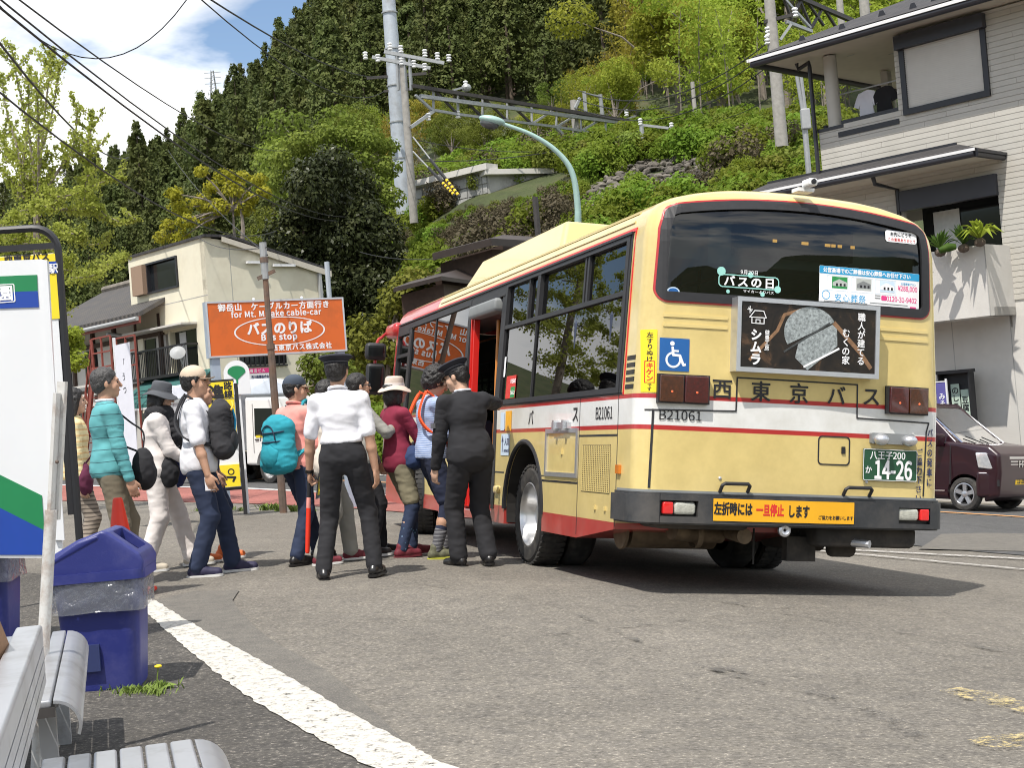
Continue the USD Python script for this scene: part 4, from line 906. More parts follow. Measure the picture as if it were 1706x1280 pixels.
# local z axis is up, local y axis is v (out of the wall): (u, v, w) is left-handed when v = (u.y, -u.x), so y = -v is used in the meshes
class Wall(Frame):
 def thing(s, name, label, cat, group=None):
  s.T = thing(name, label, cat, M=xf(s.o, s.u, -s.v, (0, 0, 1)), group=group); return s.T
 def box(s, mb, u0, u1, v0, v1, w0, w1): return mb.box((min(u0, u1), -max(v0, v1), min(w0, w1)), (max(u0, u1), -min(v0, v1), max(w0, w1)))
 def part(s, name, boxes, m, smooth=False, parent=None):
  for b in boxes:
   mb = MB(); s.box(mb, *b); r = part(parent or s.T, name, mb.get(), m, smooth)
  return r
# ---------------- the house on the right
RU = np.array([.694, -.72])
hp = EYE + 26.0 * ray(1578, 172); _f = Frame(hp, RU); _c = _f.px(1372, 300)[0]
HS = Wall(hp[:2] + RU / np.linalg.norm(RU) * _c, RU); HS.thing('house', 'three storey pale grey sided house with dark eaves above the road on the right', 'house')
HT = HS.T; U1 = HS.u_of(1499, 200); UE = 7.5; DEP = 7.0
w_par = HS.w_of(1392, 214); w_can = HS.w_of(1376, 289); w_eave = HS.w_of(1256, 108, .75); u_e0 = HS.u_of(1256, 108, .75)
w_con = HS.w_of(1700, 499); w_bal1 = HS.w_of(1600, 413, .9); w_bal0 = HS.w_of(1640, 527, .9); u_bal = HS.u_of(1647, 470, .9)
GZ0 = float(G(*(HS.o[:2] + HS.u[:2] * 1.0))) - .6
# siding in courses
wins = [(HS.u_of(1506, 140), HS.u_of(1646, 120), HS.w_of(1578, 172), HS.w_of(1570, 63))]
def course_spans(w0, w1):
 if w0 > w_par - .02: s = [(U1, UE)]
 else: s = [(0, UE)]
 if w1 < w_can - .9: s = [(HS.u_of(1670, 400), UE)]
 out = []
 for a, b in s:
  for (p, q, r, t) in wins:
   if w0 < t and w1 > r:
    if p > a: out.append((a, p))
    a = q
  out.append((a, b))
 return out
PITCHW = .102; w = w_con; k = 0
sid = UsdGeom.Xform.Define(stage, str(HT.GetPath()) + '/siding').GetPrim()
while w < w_eave - .02:
 w1 = min(w + PITCHW, w_eave)
 mb = MB()
 for a, b in course_spans(w, w1):
  o = (k % 4) * .45
  cuts_ = [a] + [c for c in np.arange(a - (a % 1.82) + o, b, 1.82) if a + .05 < c < b - .05] + [b]
  for c, d in zip(cuts_[:-1], cuts_[1:]):
   v0, v1 = .0, .016
   mb.hexa([(c + .002, -.017, w + .003), (d - .002, -.017, w + .003), (d - .002, .10, w + .003), (c + .002, .10, w + .003), (c + .002, -.013, w1 - .004), (d - .002, -.013, w1 - .004), (d - .002, .10, w1 - .004), (c + .002, .10, w1 - .004)])
 if mb.n: part(sid, 'siding_board', mb.get(), 'siding')
 w += PITCHW; k += 1
# walls behind the boards
p_, q_, r_, t_ = wins[0]
HS.part('wall', [(U1, p_, -.12, -.004, w_can - 1, w_eave), (q_, UE, -.12, -.004, w_con, w_eave), (p_, q_, -.12, -.004, w_can - .9, r_), (p_, q_, -.12, -.004, t_, w_eave), (0, U1, -.12, -.004, w_can - .9, w_par - .02), (U1, UE, -DEP, -DEP + .12, w_con, w_eave), (U1, U1 + .12, -DEP, -.12, w_par - 1.1, w_eave), (UE - .12, UE, -DEP, -.12, w_con, w_eave), (0, .12, -2.6, -.12, w_can - .9, w_par - .02), (0, U1, -2.6, -2.48, w_can - .9, w_par - .02), (.12, U1, -2.48, -.12, w_par - 1.15, w_par - 1.05)], 'siding')
HS.part('parapet_cap', [(-.02, HS.u_of(1406, 210), -.14, .03, w_par - .015, w_par + .05), (HS.u_of(1398, 226), U1, -.14, .03, HS.w_of(1430, 222), HS.w_of(1430, 213)), (-.02, .14, -2.6, -.14, w_par - .015, w_par + .05)], 'dark_trim')
HS.part('balcony_rail', [(HS.u_of(1400, 205), U1, -.08, -.03, HS.w_of(1440, 197), HS.w_of(1440, 191)), (.04, .09, -2.6, -.1, HS.w_of(1440, 197), HS.w_of(1440, 191))], 'dark_trim')
cu = (HS.u_of(1368, 150), HS.u_of(1387, 150)); part(HT, 'corner_column', MB().lathe([(.13, 0), (.13, w_eave - w_par - .05)], 20, xf(((cu[0] + cu[1]) / 2 + .02, .16, w_par + .05), (1, 0, 0), (0, 1, 0), (0, 0, 1))).get(), 'siding', smooth=40)
part(HT, 'corner_column', MB().box((.0, 2.42, w_par), (.16, 2.58, w_eave)).get(), 'siding')
HS.part('soffit', [(u_e0 + .04, UE + .6, -DEP - .6, .70, w_eave + .03, w_eave + .06)], 'soffit')
HS.part('soffit_vent', [(u, u + .16, vv, vv + .03, w_eave + .024, w_eave + .029) for u, vv in ((HS.u_of(1440, 65, .4), .35), (.4, -.6), (.9, -1.3))], 'pvc_grey')
part(HT, 'gutter', MB().tube([(u_e0, -.80, w_eave + .0), (UE + .6, -.80, w_eave + .0)], .065, 10).tube([(u_e0, -.80, w_eave), (u_e0, DEP + .6, w_eave)], .065, 10).get(), 'dark_trim', smooth=40)
HS.part('gutter_edge', [(u_e0 - .03, UE + .6, .845, .875, w_eave + .045, w_eave + .105), (u_e0 - .075, u_e0 - .045, -DEP - .6, .875, w_eave + .045, w_eave + .105)], 'gutter_white')
HS.part('fascia', [(u_e0 + .03, UE + .6, .70, .735, w_eave + .0, w_eave + .17), (u_e0 + .03, u_e0 + .065, -DEP - .6, .70, w_eave, w_eave + .17)], 'dark_trim')
# hip roof
u0r, u1r, vf, vb, wr0 = u_e0 - .02, UE + 3.0, .82, -DEP - .7, w_eave + .14
hh = (vf - vb) / 2; pitch = .40
A_, B_, C_, D_ = (u0r, -vf, wr0), (u1r, -vf, wr0), (u1r, -vb, wr0), (u0r, -vb, wr0); R0, R1 = (u0r + hh, -(vf + vb) / 2, wr0 + hh * pitch), (u1r, -(vf + vb) / 2, wr0 + hh * pitch)
part(HT, 'roof', MB().add([A_, B_, C_, D_, R0, R1], [[0, 1, 5], [0, 5, 4], [0, 4, 3], [3, 4, 5], [3, 5, 2], [1, 2, 5], [0, 3, 2], [0, 2, 1]]).get(), 'roof_shingle')
for uu, vv in ((.0, .45), (.9, .45), (1.6, .18), (2.4, .45), (2.7, .2), (3.6, .45), (4.4, .2)):
 zz = wr0 + (vf - vv) * pitch; part(HT, 'snow_guard', MB().add([(uu, -vv, zz), (uu + .16, -vv, zz), (uu + .12, -vv, zz + .10), (uu + .04, -vv, zz + .10), (uu + .08, -vv + .16, zz + .06)], [[0, 1, 2], [0, 2, 3], [0, 3, 4], [3, 2, 4], [2, 1, 4], [1, 0, 4]]).get(), 'dark_trim')
part(HT, 'downpipe', MB().tube([(u_e0 + .55, -.1, w_eave - .02), (u_e0 + .55, -.06, w_eave - .14), (-.06, -.06, w_eave - .06 + .0), (-.06, -.06, w_eave - .16), (-.06, -.06, w_can - .3)], .042, 8).get(), 'dark_trim', smooth=40)
# shutter window
wf = UsdGeom.Xform.Define(stage, str(HT.GetPath()) + '/shutter_window').GetPrim()
HS.part('window_frame', [(p_ - .03, p_ + .07, -.02, .06, r_ - .02, t_), (q_ - .07, q_ + .03, -.02, .06, r_ - .02, t_), (p_ - .03, q_ + .03, -.02, .07, r_ - .05, r_ + .06)], 'dark_trim', parent=wf)
HS.part('shutter_box', [(p_ - .05, q_ + .05, -.02, .17, t_ - .03, HS.w_of(1570, 42))], 'shutter_box', parent=wf)
mb = MB(); z = r_ + .06
while z < t_ - .03:
 mb.hexa([(p_ + .07, -.012, z), (q_ - .07, -.012, z), (q_ - .07, .02, z), (p_ + .07, .02, z), (p_ + .07, -.030, z + .030), (q_ - .07, -.030, z + .030), (q_ - .07, .02, z + .034), (p_ + .07, .02, z + .034)]); z += .036
part(wf, 'shutter_slat', mb.get(), 'shutter_metal', kind='stuff')
# canopy roof over the middle floor
VC = 1.0
uc1, wc = HS.px(1623, 256, VC); uc0 = -1.3
wj = HS.w_of(1595, 240); ur = HS.u_of(1595, 240)
HS.part('canopy_soffit', [(uc0, uc1, -.02, VC - .06, wc - .01, wc + .02)], 'soffit')
zt = wc + .10
part(HT, 'canopy_roof', MB().add([(uc0, -VC, zt), (uc1 + .02, -VC, zt), (uc1 + .02, 0, zt), (ur, 0, wj), (uc0, 0, wj), (uc0, 0, zt)], [[0, 1, 3], [0, 3, 4], [1, 2, 3], [0, 4, 5], [0, 5, 2], [0, 2, 1]]).get(), 'roof_shingle')
HS.part('canopy_flashing', [(uc0, ur, 0, .035, wj - .02, wj + .035)], 'dark_trim')
part(HT, 'canopy_gutter', MB().tube([(uc0, -VC - .02, wc), (uc1 + .02, -VC - .02, wc)], .06, 10).tube([(uc1 + .03, -VC - .02, wc), (uc1 + .03, .0, wc)], .06, 10).get(), 'dark_trim', smooth=40)
HS.part('canopy_gutter_edge', [(uc0, uc1 + .05, VC + .05, VC + .075, wc + .045, wc + .095)], 'gutter_white')
HS.part('canopy_gutter_edge', [(uc1 + .085, uc1 + .11, 0, VC + .07, wc + .02, wc + .07)], 'dark_trim')
part(HT, 'downpipe', MB().tube([(HS.u_of(1455, 305, .9), -.9, wc - .02), (HS.u_of(1455, 305, .9), -.85, wc - .16), (HS.u_of(1500, 335), -.08, wc - .22), (HS.u_of(1500, 335), -.08, w_bal0)], .042, 8).get(), 'dark_trim', smooth=40)
# recessed window of the middle floor, balcony
ua, ub = HS.u_of(1505, 350), HS.u_of(1667, 350); wa = HS.w_of(1600, 415)
HS.part('wall', [(-3.0, ua, -.10, 0, w_bal0 - .2, wc), (ua, ub, -.9, -.88, w_bal0 - .2, wc), (ub, ub + .04, -.9, 0, w_bal0 - .2, wc)], 'siding')
HS.part('lintel_box', [(ua, ub, -.06, .12, HS.w_of(1590, 338), HS.w_of(1590, 303))], 'shutter_box')
HS.part('glass_door', [(ua, ub, -.70, -.68, w_bal0, wc - .2)], 'dark_glass')
HS.part('door_curtain', [(HS.u_of(1553, 370, -.6), HS.u_of(1597, 370, -.6), -.665, -.655, w_bal0, HS.w_of(1575, 350, -.6))], 'curtain')
HS.part('balcony_wall', [(-3.0, u_bal, .78, .93, w_bal0, w_bal1), (u_bal - .15, u_bal, 0, .78, w_bal0, w_bal1), (-3.0, u_bal, 0, .78, w_bal0, w_bal0 + .15)], 'concrete_pale')
HS.part('balcony_joint', [(u_bal - .012, u_bal + .002, .922, .935, w_bal0, w_bal1)], 'concrete_grey')
HS.part('base_wall', [(-3.0, UE + 1, -.3, 0, GZ0 - 1.5, w_bal0), (ub + .04, UE + 1, -.3, -.004, w_bal0, w_con)], 'concrete_pale')
HS.part('base_joint', [(u, u + .014, 0, .002, GZ0 - 1, w_bal0) for u in (HS.u_of(1590, 600), HS.u_of(1688, 600))] + [(-1, u_bal - 1.0, .93, .932, HS.w_of(1600, 447, .93) - .008, HS.w_of(1600, 447, .93) + .004)], 'concrete_grey')
# laundry
def laundry(name, label, u, w_top, wd, ht, m):
 g = Polygon([(-.17, 0), (-.07, .03), (.07, .03), (.17, 0), (wd / 2 + .12, -.24), (wd / 2, -.30), (wd / 2 - .03, -.2), (wd / 2, -ht), (-wd / 2, -ht), (-wd / 2 + .03, -.2), (-wd / 2, -.30), (-wd / 2 - .12, -.24)])
 t = trimesh.creation.extrude_polygon(g, .02, engine='earcut'); t = t.subdivide().subdivide(); v = np.array(t.vertices); v[:, 2] += .03 * np.sin(v[:, 0] * 18 + v[:, 1] * 5) + .015 * np.sin(v[:, 1] * 14)
 Mx = HS.M @ np.array([[1, 0, 0, u], [0, 0, 1, -.55], [0, 1, 0, w_top], [0, 0, 0, 1.]])
 v = v @ Mx[:3, :3].T + Mx[:3, 3]; solo(name, trimesh.Trimesh(v, t.faces, process=False), m, label, 'shirt', smooth=60)
pbr('laundry_white', (.66, .66, .72), .9, var=.05); pbr('laundry_black', (.012, .012, .014), .9, var=.1)
laundry('hanging_shirt', 'white T-shirt hung to dry on the upper balcony of the house', HS.u_of(1441, 150, -.5), HS.w_of(1441, 153, -.5), .34, .62, 'laundry_white')
laundry('hanging_shirt', 'black shirt hung to dry beside the white one on the balcony', HS.u_of(1471, 147, -.5), HS.w_of(1471, 146, -.5), .36, .66, 'laundry_black')
pr = MB().tube([HS.M[:3, :3] @ np.array([a, -.55, HS.w_of(1460, 141, -.5)]) + HS.M[:3, 3] for a in (.1, U1 + .3)], .015, 6); solo('drying_pole', pr.get(), 'pvc_grey', 'thin drying pole under the eaves carrying two shirts', 'pole')
# stall board with papers below the balcony
SB = Wall(HS.o + HS.v * .25, HS.u); a, b = SB.u_of(1571, 640), SB.u_of(1623, 640); w1, w0 = SB.w_of(1595, 622), SB.w_of(1610, 720)
SB.thing('notice_cabinet', 'black roofed notice cabinet with pale green paper signs behind the van', 'notice board')
SB.part('back_board', [(a, b, -.02, 0, w0, w1)], 'rail_black'); SB.part('roof', [(a - .04, b + .03, -.02, .22, w1, w1 + .06)], 'rail_black'); SB.part('side_board', [(b - .02, b, 0, .18, w0, w1), (a, a + .02, 0, .18, w0, w1)], 'rail_black')
pbr('paper_green', (.50, .62, .52), .8, var=.05)
def fr_text(frame, s, h, u, v, w, m, bold=1, vert=False, parent=None, name='lettering', sx=1.0, gap=0.0):
 t = flat(text(s, h, bold, sx, gap, vert), np.eye(4), .002); vv = np.array(t.vertices)
 return part(parent or frame.T, name, trimesh.Trimesh(np.column_stack([vv[:, 0] + u, -(v + vv[:, 2]), vv[:, 1] + w]), t.faces, process=False), m)
for x0, x1, y0, s in ((1585, 1599, 640, 'のしこ'), (1601, 1614, 649, '豆腐')):
 p0, p1 = SB.u_of(x0, 660, .03), SB.u_of(x1, 660, .03); q1 = SB.w_of((x0 + x1) / 2, y0, .03)
 SB.part('paper_sign', [(p0, p1, .02, .03, q1 - .62, q1)], 'paper_green'); fr_text(SB, s, .14, (p0 + p1) / 2, .031, q1 - .26, 'ink_black', 1, True)
FLG = Wall(HS.o + HS.v * .6, HS.u); a, b = FLG.u_of(1560, 650), FLG.u_of(1578, 650); w1 = FLG.w_of(1570, 637)
FLG.thing('banner_flag', 'purple banner on a white pole beside the notice cabinet', 'banner'); pbr('banner_purple', (.10, .09, .30), .8, var=.1)
FLG.part('cloth', [(a, b - .02, 0, .008, w1 - 1.3, w1)], 'banner_purple'); FLG.part('pole', [(b - .02, b + .01, -.01, .02, GZ0, w1 + .06), (a, b, -.005, .015, w1, w1 + .02)], 'gutter_white'); fr_text(FLG, 'みそ', .13, (a + b) / 2, .009, w1 - .32, 'ink_white', 1, True)
# ---------------- cream building on the left
LU = np.array([.665, -.747])
cb = EYE + 43.0 * ray(343, 450)
CL = Wall(cb[:2], LU); CT = CL.thing('corner_building', 'two storey cream plastered building with barred balcony window at left', 'building')
CRD = np.array([.747, .665]); CR = Wall(cb[:2], CRD)
ul, wt = CL.px(213, 431)[0], CL.w_of(343, 394)
wl0 = CL.w_of(213, 431)
gz = float(G(cb[0], cb[1])) - .4
ur2 = CR.u_of(386, 470); ue2 = CR.u_of(533, 470); we2 = CR.w_of(531, 455); wt2 = CR.w_of(385, 399)
# openings of the left face
o1 = (CL.u_of(231, 470), CL.u_of(296, 460), CL.w_of(262, 484), CL.w_of(262, 438)); o2 = (CL.u_of(240, 590), CL.u_of(329, 580), CL.w_of(285, 626), CL.w_of(285, 551))
def wall_with_holes(u0, u1, w0, w1, holes, v0, v1):
 "boxes of a wall around rectangular holes"
 us = sorted({u0, u1, *[h[0] for h in holes], *[h[1] for h in holes]}); out = []
 for a, b in zip(us[:-1], us[1:]):
  hs = sorted([(h[2], h[3]) for h in holes if h[0] < (a + b) / 2 < h[1]]); z = w0
  for c, d in hs: out.append((a, b, v0, v1, z, c)); z = d
  out.append((a, b, v0, v1, z, w1))
 return out
CL.part('wall', wall_with_holes(ul, 0, gz, min(wt, wl0), [o1, o2], -.25, 0), 'cream_wall')
# right face and body as a prism seen from the side
def side_wall(poly, t0, t1):
 g = Polygon(poly); m = flat(g, np.eye(4), t1 - t0); v = np.array(m.vertices)
 P_ = CR.o + v[:, :1] * CR.u + np.column_stack([0 * v[:, 0], 0 * v[:, 0], v[:, 1]]) + (v[:, 2:3] + t0) * CR.v
 Mi = np.linalg.inv(np.array(xf(CL.o, CL.u, -CL.v, (0, 0, 1)))); P_ = P_ @ Mi[:3, :3].T + Mi[:3, 3]
 t = trimesh.Trimesh(P_, m.faces, process=False)
 return t if t.volume > 0 else trimesh.Trimesh(P_, m.faces[:, ::-1], process=False)
wt_ = min(wt, wl0)
part(CT, 'wall', side_wall([(-.0, gz), (ue2, gz), (ue2, we2), (ur2, wt_ - .1), (0, wt_)], -.25, -.002), 'cream_wall')
part(CT, 'roof', side_wall([(-.06, wt_ + .0), (ur2, wt_ + .0), (ue2 + .4, we2 + .02), (ue2 + .4, we2 + .12), (ur2, wt_ + .08), (-.06, wt_ + .08)], -(abs(ul)) - .1, .12), 'roof_shingle')
part(CT, 'roof_fascia', side_wall([(ur2 - .3, wt_ - .14), (ue2 + .38, we2 - .14), (ue2 + .38, we2 + .05), (ur2 - .3, wt_ + .02)], .10, .14), 'soffit')
CL.part('wall_joint', [(ul, 0, 0, .003, CL.w_of(343, 492) - .012, CL.w_of(343, 492) + .012)], 'concrete_grey')
wn = UsdGeom.Xform.Define(stage, str(CT.GetPath()) + '/upper_window').GetPrim()
CL.part('window_frame', [(o1[0] - .05, o1[1] + .05, -.1, .06, o1[2] - .06, o1[2]), (o1[0] - .05, o1[1] + .05, -.1, .06, o1[3], o1[3] + .06), (o1[0] - .05, o1[0], -.1, .06, o1[2], o1[3]), (o1[1], o1[1] + .05, -.1, .06, o1[2], o1[3]), (o1[0] + .62, o1[0] + .70, -.1, .05, o1[2], o1[3])], 'dark_trim', parent=wn)
CL.part('window_pane', [(o1[0] + .6, o1[1], -.08, -.07, o1[2], o1[3])], 'dark_glass', parent=wn)
CL.part('shutter_panel', [(o1[0] - .10, o1[0] + .64, .0, .20, o1[2] - .05, o1[3] + .03)], 'lattice_brown', parent=wn)
wn = UsdGeom.Xform.Define(stage, str(CT.GetPath()) + '/balcony_window').GetPrim()
mid = (o2[0] + o2[1]) / 2
CL.part('window_frame', [(o2[0], o2[0] + .06, -.2, -.05, o2[2], o2[3]), (o2[1] - .06, o2[1], -.2, -.05, o2[2], o2[3]), (mid - .06, mid + .06, -.2, .0, o2[2], o2[3]), (o2[0], o2[1], -.2, -.05, o2[3] - .06, o2[3])], 'cream_wall', parent=wn)
CL.part('window_pane', [(o2[0], mid, -.2, -.19, o2[2], o2[3]), (mid, o2[1], -.2, -.19, o2[2], o2[3])], 'dark_glass', parent=wn)
CL.part('window_curtain', [(o2[0] + .25, o2[0] + .62, -.185, -.175, o2[2] + .2, o2[3] - .35), (mid + .35, mid + .75, -.185, -.175, o2[2], o2[3] - .1)], 'curtain', parent=wn)
CL.part('window_canopy', [(o2[0] - .35, o2[1] + .1, 0, .55, o2[3] + .05, o2[3] + .11)], 'plaster_white')
rl = MB()
CL.box(rl, o2[0] - .2, o2[1] + .05, .40, .44, o2[2] + .82, o2[2] + .88); CL.box(rl, o2[0] - .2, o2[1] + .05, .40, .44, o2[2] - .03, o2[2] + .02)
for u in np.arange(o2[0] - .2, o2[1] + .05, .11): CL.box(rl, u, u + .022, .41, .43, o2[2], o2[2] + .84)
CL.box(rl, o2[0] - .2, o2[0] - .16, 0, .44, o2[2] + .82, o2[2] + .88); CL.box(rl, o2[1] + .01, o2[1] + .05, 0, .44, o2[2] + .82, o2[2] + .88); CL.box(rl, o2[0] - .2, o2[1] + .05, 0, .44, o2[2] - .07, o2[2] - .03)
part(CT, 'balcony_railing', rl.get(), 'rail_black')
du, dw = CL.px(297, 588, .6); part(CT, 'satellite_dish', MB().lathe([(.0, .08), (.13, .05), (.23, .0), (.24, .01), (.13, .07), (0, .10)], 20, xf((du, -.62, dw), (.4, -.3, -.85), (.6, .8, 0), (.65, -.5, .55))).tube([(du, -.6, dw), (du - .05, -.45, dw - .35)], .03, 6).get(), 'pvc_grey', smooth=40)
# awning, shop front
au0, au1 = CL.u_of(205, 640, .9), CL.u_of(345, 610, .2); aw1, aw0 = CL.w_of(300, 622, .0), CL.w_of(260, 672, 1.3)
part(CT, 'awning', MB().add([(au0, 0, aw1), (au1, 0, aw1), (au1, -1.3, aw0), (au0, -1.3, aw0), (au0, 0, aw1 - .03), (au1, 0, aw1 - .03), (au1, -1.3, aw0 - .14), (au0, -1.3, aw0 - .14)], [[0, 3, 2, 1], [4, 5, 6, 7], [3, 7, 6, 2], [0, 4, 7, 3], [1, 2, 6, 5]]).get(), 'awning_teal')
CL.part('awning_edge', [(au0, au1, 1.30, 1.33, aw0 - .16, aw0 - .10)], 'gutter_white')
CL.part('shop_shutter', [(ul + .2, -.4, .01, .04, gz, aw0 - .2)], 'pane_dim'); CL.part('shop_column', [(-.9, -.6, .04, .10, gz, aw0), (ul + 1.6, ul + 1.75, .04, .10, gz, aw0)], 'plaster_white')
# sign and barred window on the right face
CR.T = CT
def on_right(name, boxes, m, parent=None):
 mb = MB(); Mi = np.linalg.inv(xf(CL.o, CL.u, -CL.v, (0, 0, 1)))
 for (u0, u1, v0, v1, w0, w1) in boxes:
  c = [CR.o + CR.u * u + CR.v * v + np.array([0, 0, w]) for w in (w0, w1) for u, v in ((u0, v1), (u1, v1), (u1, v0), (u0, v0))]
  mb.hexa(np.array(c) @ Mi[:3, :3].T + Mi[:3, 3])
 return part(parent or CT, name, mb.get(), m)
b = (CR.u_of(399, 600), CR.u_of(477, 600)); on_right('vent_window', [(b[0], b[1], 0, .02, CR.w_of(437, 607), CR.w_of(437, 592))], 'dark_glass')
on_right('window_bars', [(u, u + .04, .02, .06, CR.w_of(437, 609), CR.w_of(437, 591)) for u in np.arange(b[0], b[1], .17)] + [(b[0], b[1], .02, .07, CR.w_of(437, 609) - .04, CR.w_of(437, 609)), (b[0], b[1], .02, .07, CR.w_of(437, 591), CR.w_of(437, 591) + .04)], 'rail_black')
dp = CR.u_of(531, 470); on_right('downpipe', [(dp - .05, dp + .05, .02, .12, gz, we2)], 'pvc_grey')
on_right('wall_joint', [(CR.u_of(386, 470) - .01, CR.u_of(386, 470) + .01, 0, .002, gz, wt_ - .1)], 'concrete_grey')
on_right('wall_lamp', [(CR.u_of(408, 437), CR.u_of(432, 440), .05, .15, CR.w_of(420, 440), CR.w_of(420, 436)), (CR.u_of(452, 440), CR.u_of(488, 443), .05, .15, CR.w_of(470, 445), CR.w_of(470, 441))], 'gutter_white')
s0, s1 = CR.u_of(402, 628), CR.u_of(453, 628); t0, t1, t2, t3 = CR.w_of(427, 644), CR.w_of(427, 635), CR.w_of(427, 622), CR.w_of(427, 614)
BS = Wall(CR.o, CR.u); BS.thing('tenant_sign', 'white tenant board with pink top and blue foot on the cream wall', 'sign')
BS.part('board', [(s0, s1, .02, .07, t0, t3)], 'ink_white'); BS.part('pink_band', [(s0, s1, .07, .075, t2, t3)], 'ink_pink'); BS.part('blue_band', [(s0, s1, .07, .075, t0, t1)], 'wheel_blue')
hh_ = t3 - t2; fr_text(BS, '福田ビル', hh_ * .72, (s0 + s1) / 2, .076, (t2 + t3) / 2, 'ink_white', 1, gap=.35); fr_text(BS, '西川商事株式会社', hh_ * .75, (s0 + s1) / 2 + .12, .072, (t1 + t2) / 2, 'ink_navy', 2, sx=.8); fr_text(BS, 'TEL0428-20-1055', hh_ * .6, (s0 + s1) / 2, .076, (t0 + t1) / 2, 'ink_white', 1, sx=.8)
# ---------------- old tiled house at far left with a red stair
ob = EYE + 47.0 * ray(219, 600); OL = Wall(ob[:2], LU); OT = OL.thing('old_house', 'old house with grey tiled roof and red fascia left of the cream building', 'house')
ue, we_, = OL.px(66, 555, 1.0); ud = OL.u_of(219, 520, 1.0); wa_ = OL.w_of(100, 550, 1.0); wr_ = OL.w_of(150, 500, -2.0) + .3
u0_, u1_ = ue - 2, ud + .5
def slab(a, b, c, d, th, m, name, parent):
 v = [a, b, c, d] + [tuple(np.array(q) - (0, 0, th)) for q in (a, b, c, d)]
 return part(parent, name, MB().add(v, [[0, 1, 2, 3], [7, 6, 5, 4], [0, 4, 5, 1], [1, 5, 6, 2], [2, 6, 7, 3], [3, 7, 4, 0]]).get(), m)
slab((u0_, -1.0, wa_), (u1_, -1.0, wa_), (u1_, 2.5, wr_), (u0_, 2.5, wr_), .14, 'roof_tile', 'roof', OT); slab((u0_, 6, wa_), (u0_, 2.5, wr_), (u1_, 2.5, wr_), (u1_, 6, wa_), .14, 'roof_tile', 'roof', OT)
part(OT, 'roof_ridge', MB().tube([(u0_, 2.5, wr_ + .05), (u1_, 2.5, wr_ + .05)], .13, 8).get(), 'stone_pale')
OL.part('fascia', [(u0_, u1_, .96, 1.03, wa_ - .34, wa_ - .13)], 'timber_red')
OL.part('wall', [(u0_ + .5, u1_ - .3, -4.5, 0, gz, wa_)], 'plaster_white')
OL.part('post', [(u, u + .16, .0, .1, gz, wa_) for u in np.linspace(u0_ + .8, u1_ - .6, 6)] + [(u0_ + .5, u1_ - .3, .0, .08, wa_ - .7, wa_ - .55), (u0_ + .5, u1_ - .3, .0, .08, wa_ - 2.2, wa_ - 2.1)], 'timber_dark')
OL.part('window', [(u, u + .95, .0, .03, wa_ - 2.1, wa_ - .75) for u in np.linspace(u0_ + 1.2, u1_ - 1.9, 4)], 'dark_glass')
OL.part('balcony', [(u0_ + .5, ud - 2.0, .1, .9, wa_ - 2.75, wa_ - 2.6), (u0_ + .5, ud - 2.0, .85, .9, wa_ - 2.05, wa_ - 1.98), (u0_ + .5, ud - 2.0, .85, .9, wa_ - 2.35, wa_ - 2.28)], 'plaster_white')
part(OT, 'roof_gutter', MB().tube([(u0_, -1.08, wa_ - .2), (u1_, -1.08, wa_ - .2)], .07, 8).tube([(ud - 2.0, -.9, wa_ - .45), (ud - 1.9, -.2, wa_ - .55), (ud + .2, -.2, wa_ - .5)], .06, 8).get(), 'pvc_grey', smooth=40)
st_ = MB(); sa, sb_ = OL.px(150, 660, 1.8), OL.px(178, 565, 1.8); sc = OL.px(194, 563, 1.8)
for dv in (1.5, 2.3):
 st_.beam((sa[0], -dv, gz), (sb_[0], -dv, sb_[1] - .9), .07, .18); st_.beam((sa[0] - .2, -dv, gz + .9), (sb_[0], -dv, sb_[1]), .045); st_.beam((sa[0] - .1, -dv, gz + .45), (sb_[0], -dv, sb_[1] - .45), .04)
 for f_ in np.linspace(0, 1, 6): st_.beam((sa[0] + (sb_[0] - sa[0]) * f_, -dv, gz + (sb_[1] - .9 - gz) * f_), (sa[0] + (sb_[0] - sa[0]) * f_ - .1, -dv, gz + .9 + (sb_[1] - .9 - gz) * f_), .04)
 for h_ in (0, -.45, -.9): st_.beam((sb_[0], -dv, sb_[1] + h_), (sc[0] + .6, -dv, sb_[1] + h_), .045)
 for u in np.linspace(sb_[0], sc[0] + .6, 3): st_.beam((u, -dv, gz if u > sb_[0] + .1 else sb_[1] - .9), (u, -dv, sb_[1]), .05)
for f_ in np.linspace(.05, .98, 14): st_.box((sa[0] + (sb_[0] - sa[0]) * f_ - .02, -2.3, gz + (sb_[1] - .9 - gz) * f_), (sa[0] + (sb_[0] - sa[0]) * f_ + .22, -1.5, gz + (sb_[1] - .9 - gz) * f_ + .03))
S_ = thing('outdoor_stair', 'rust red steel outdoor stair in front of the old tiled house', 'staircase', M=xf(OL.o, OL.u, -OL.v, (0, 0, 1))); part(S_, 'stair_frame', st_.get(), 'timber_red')
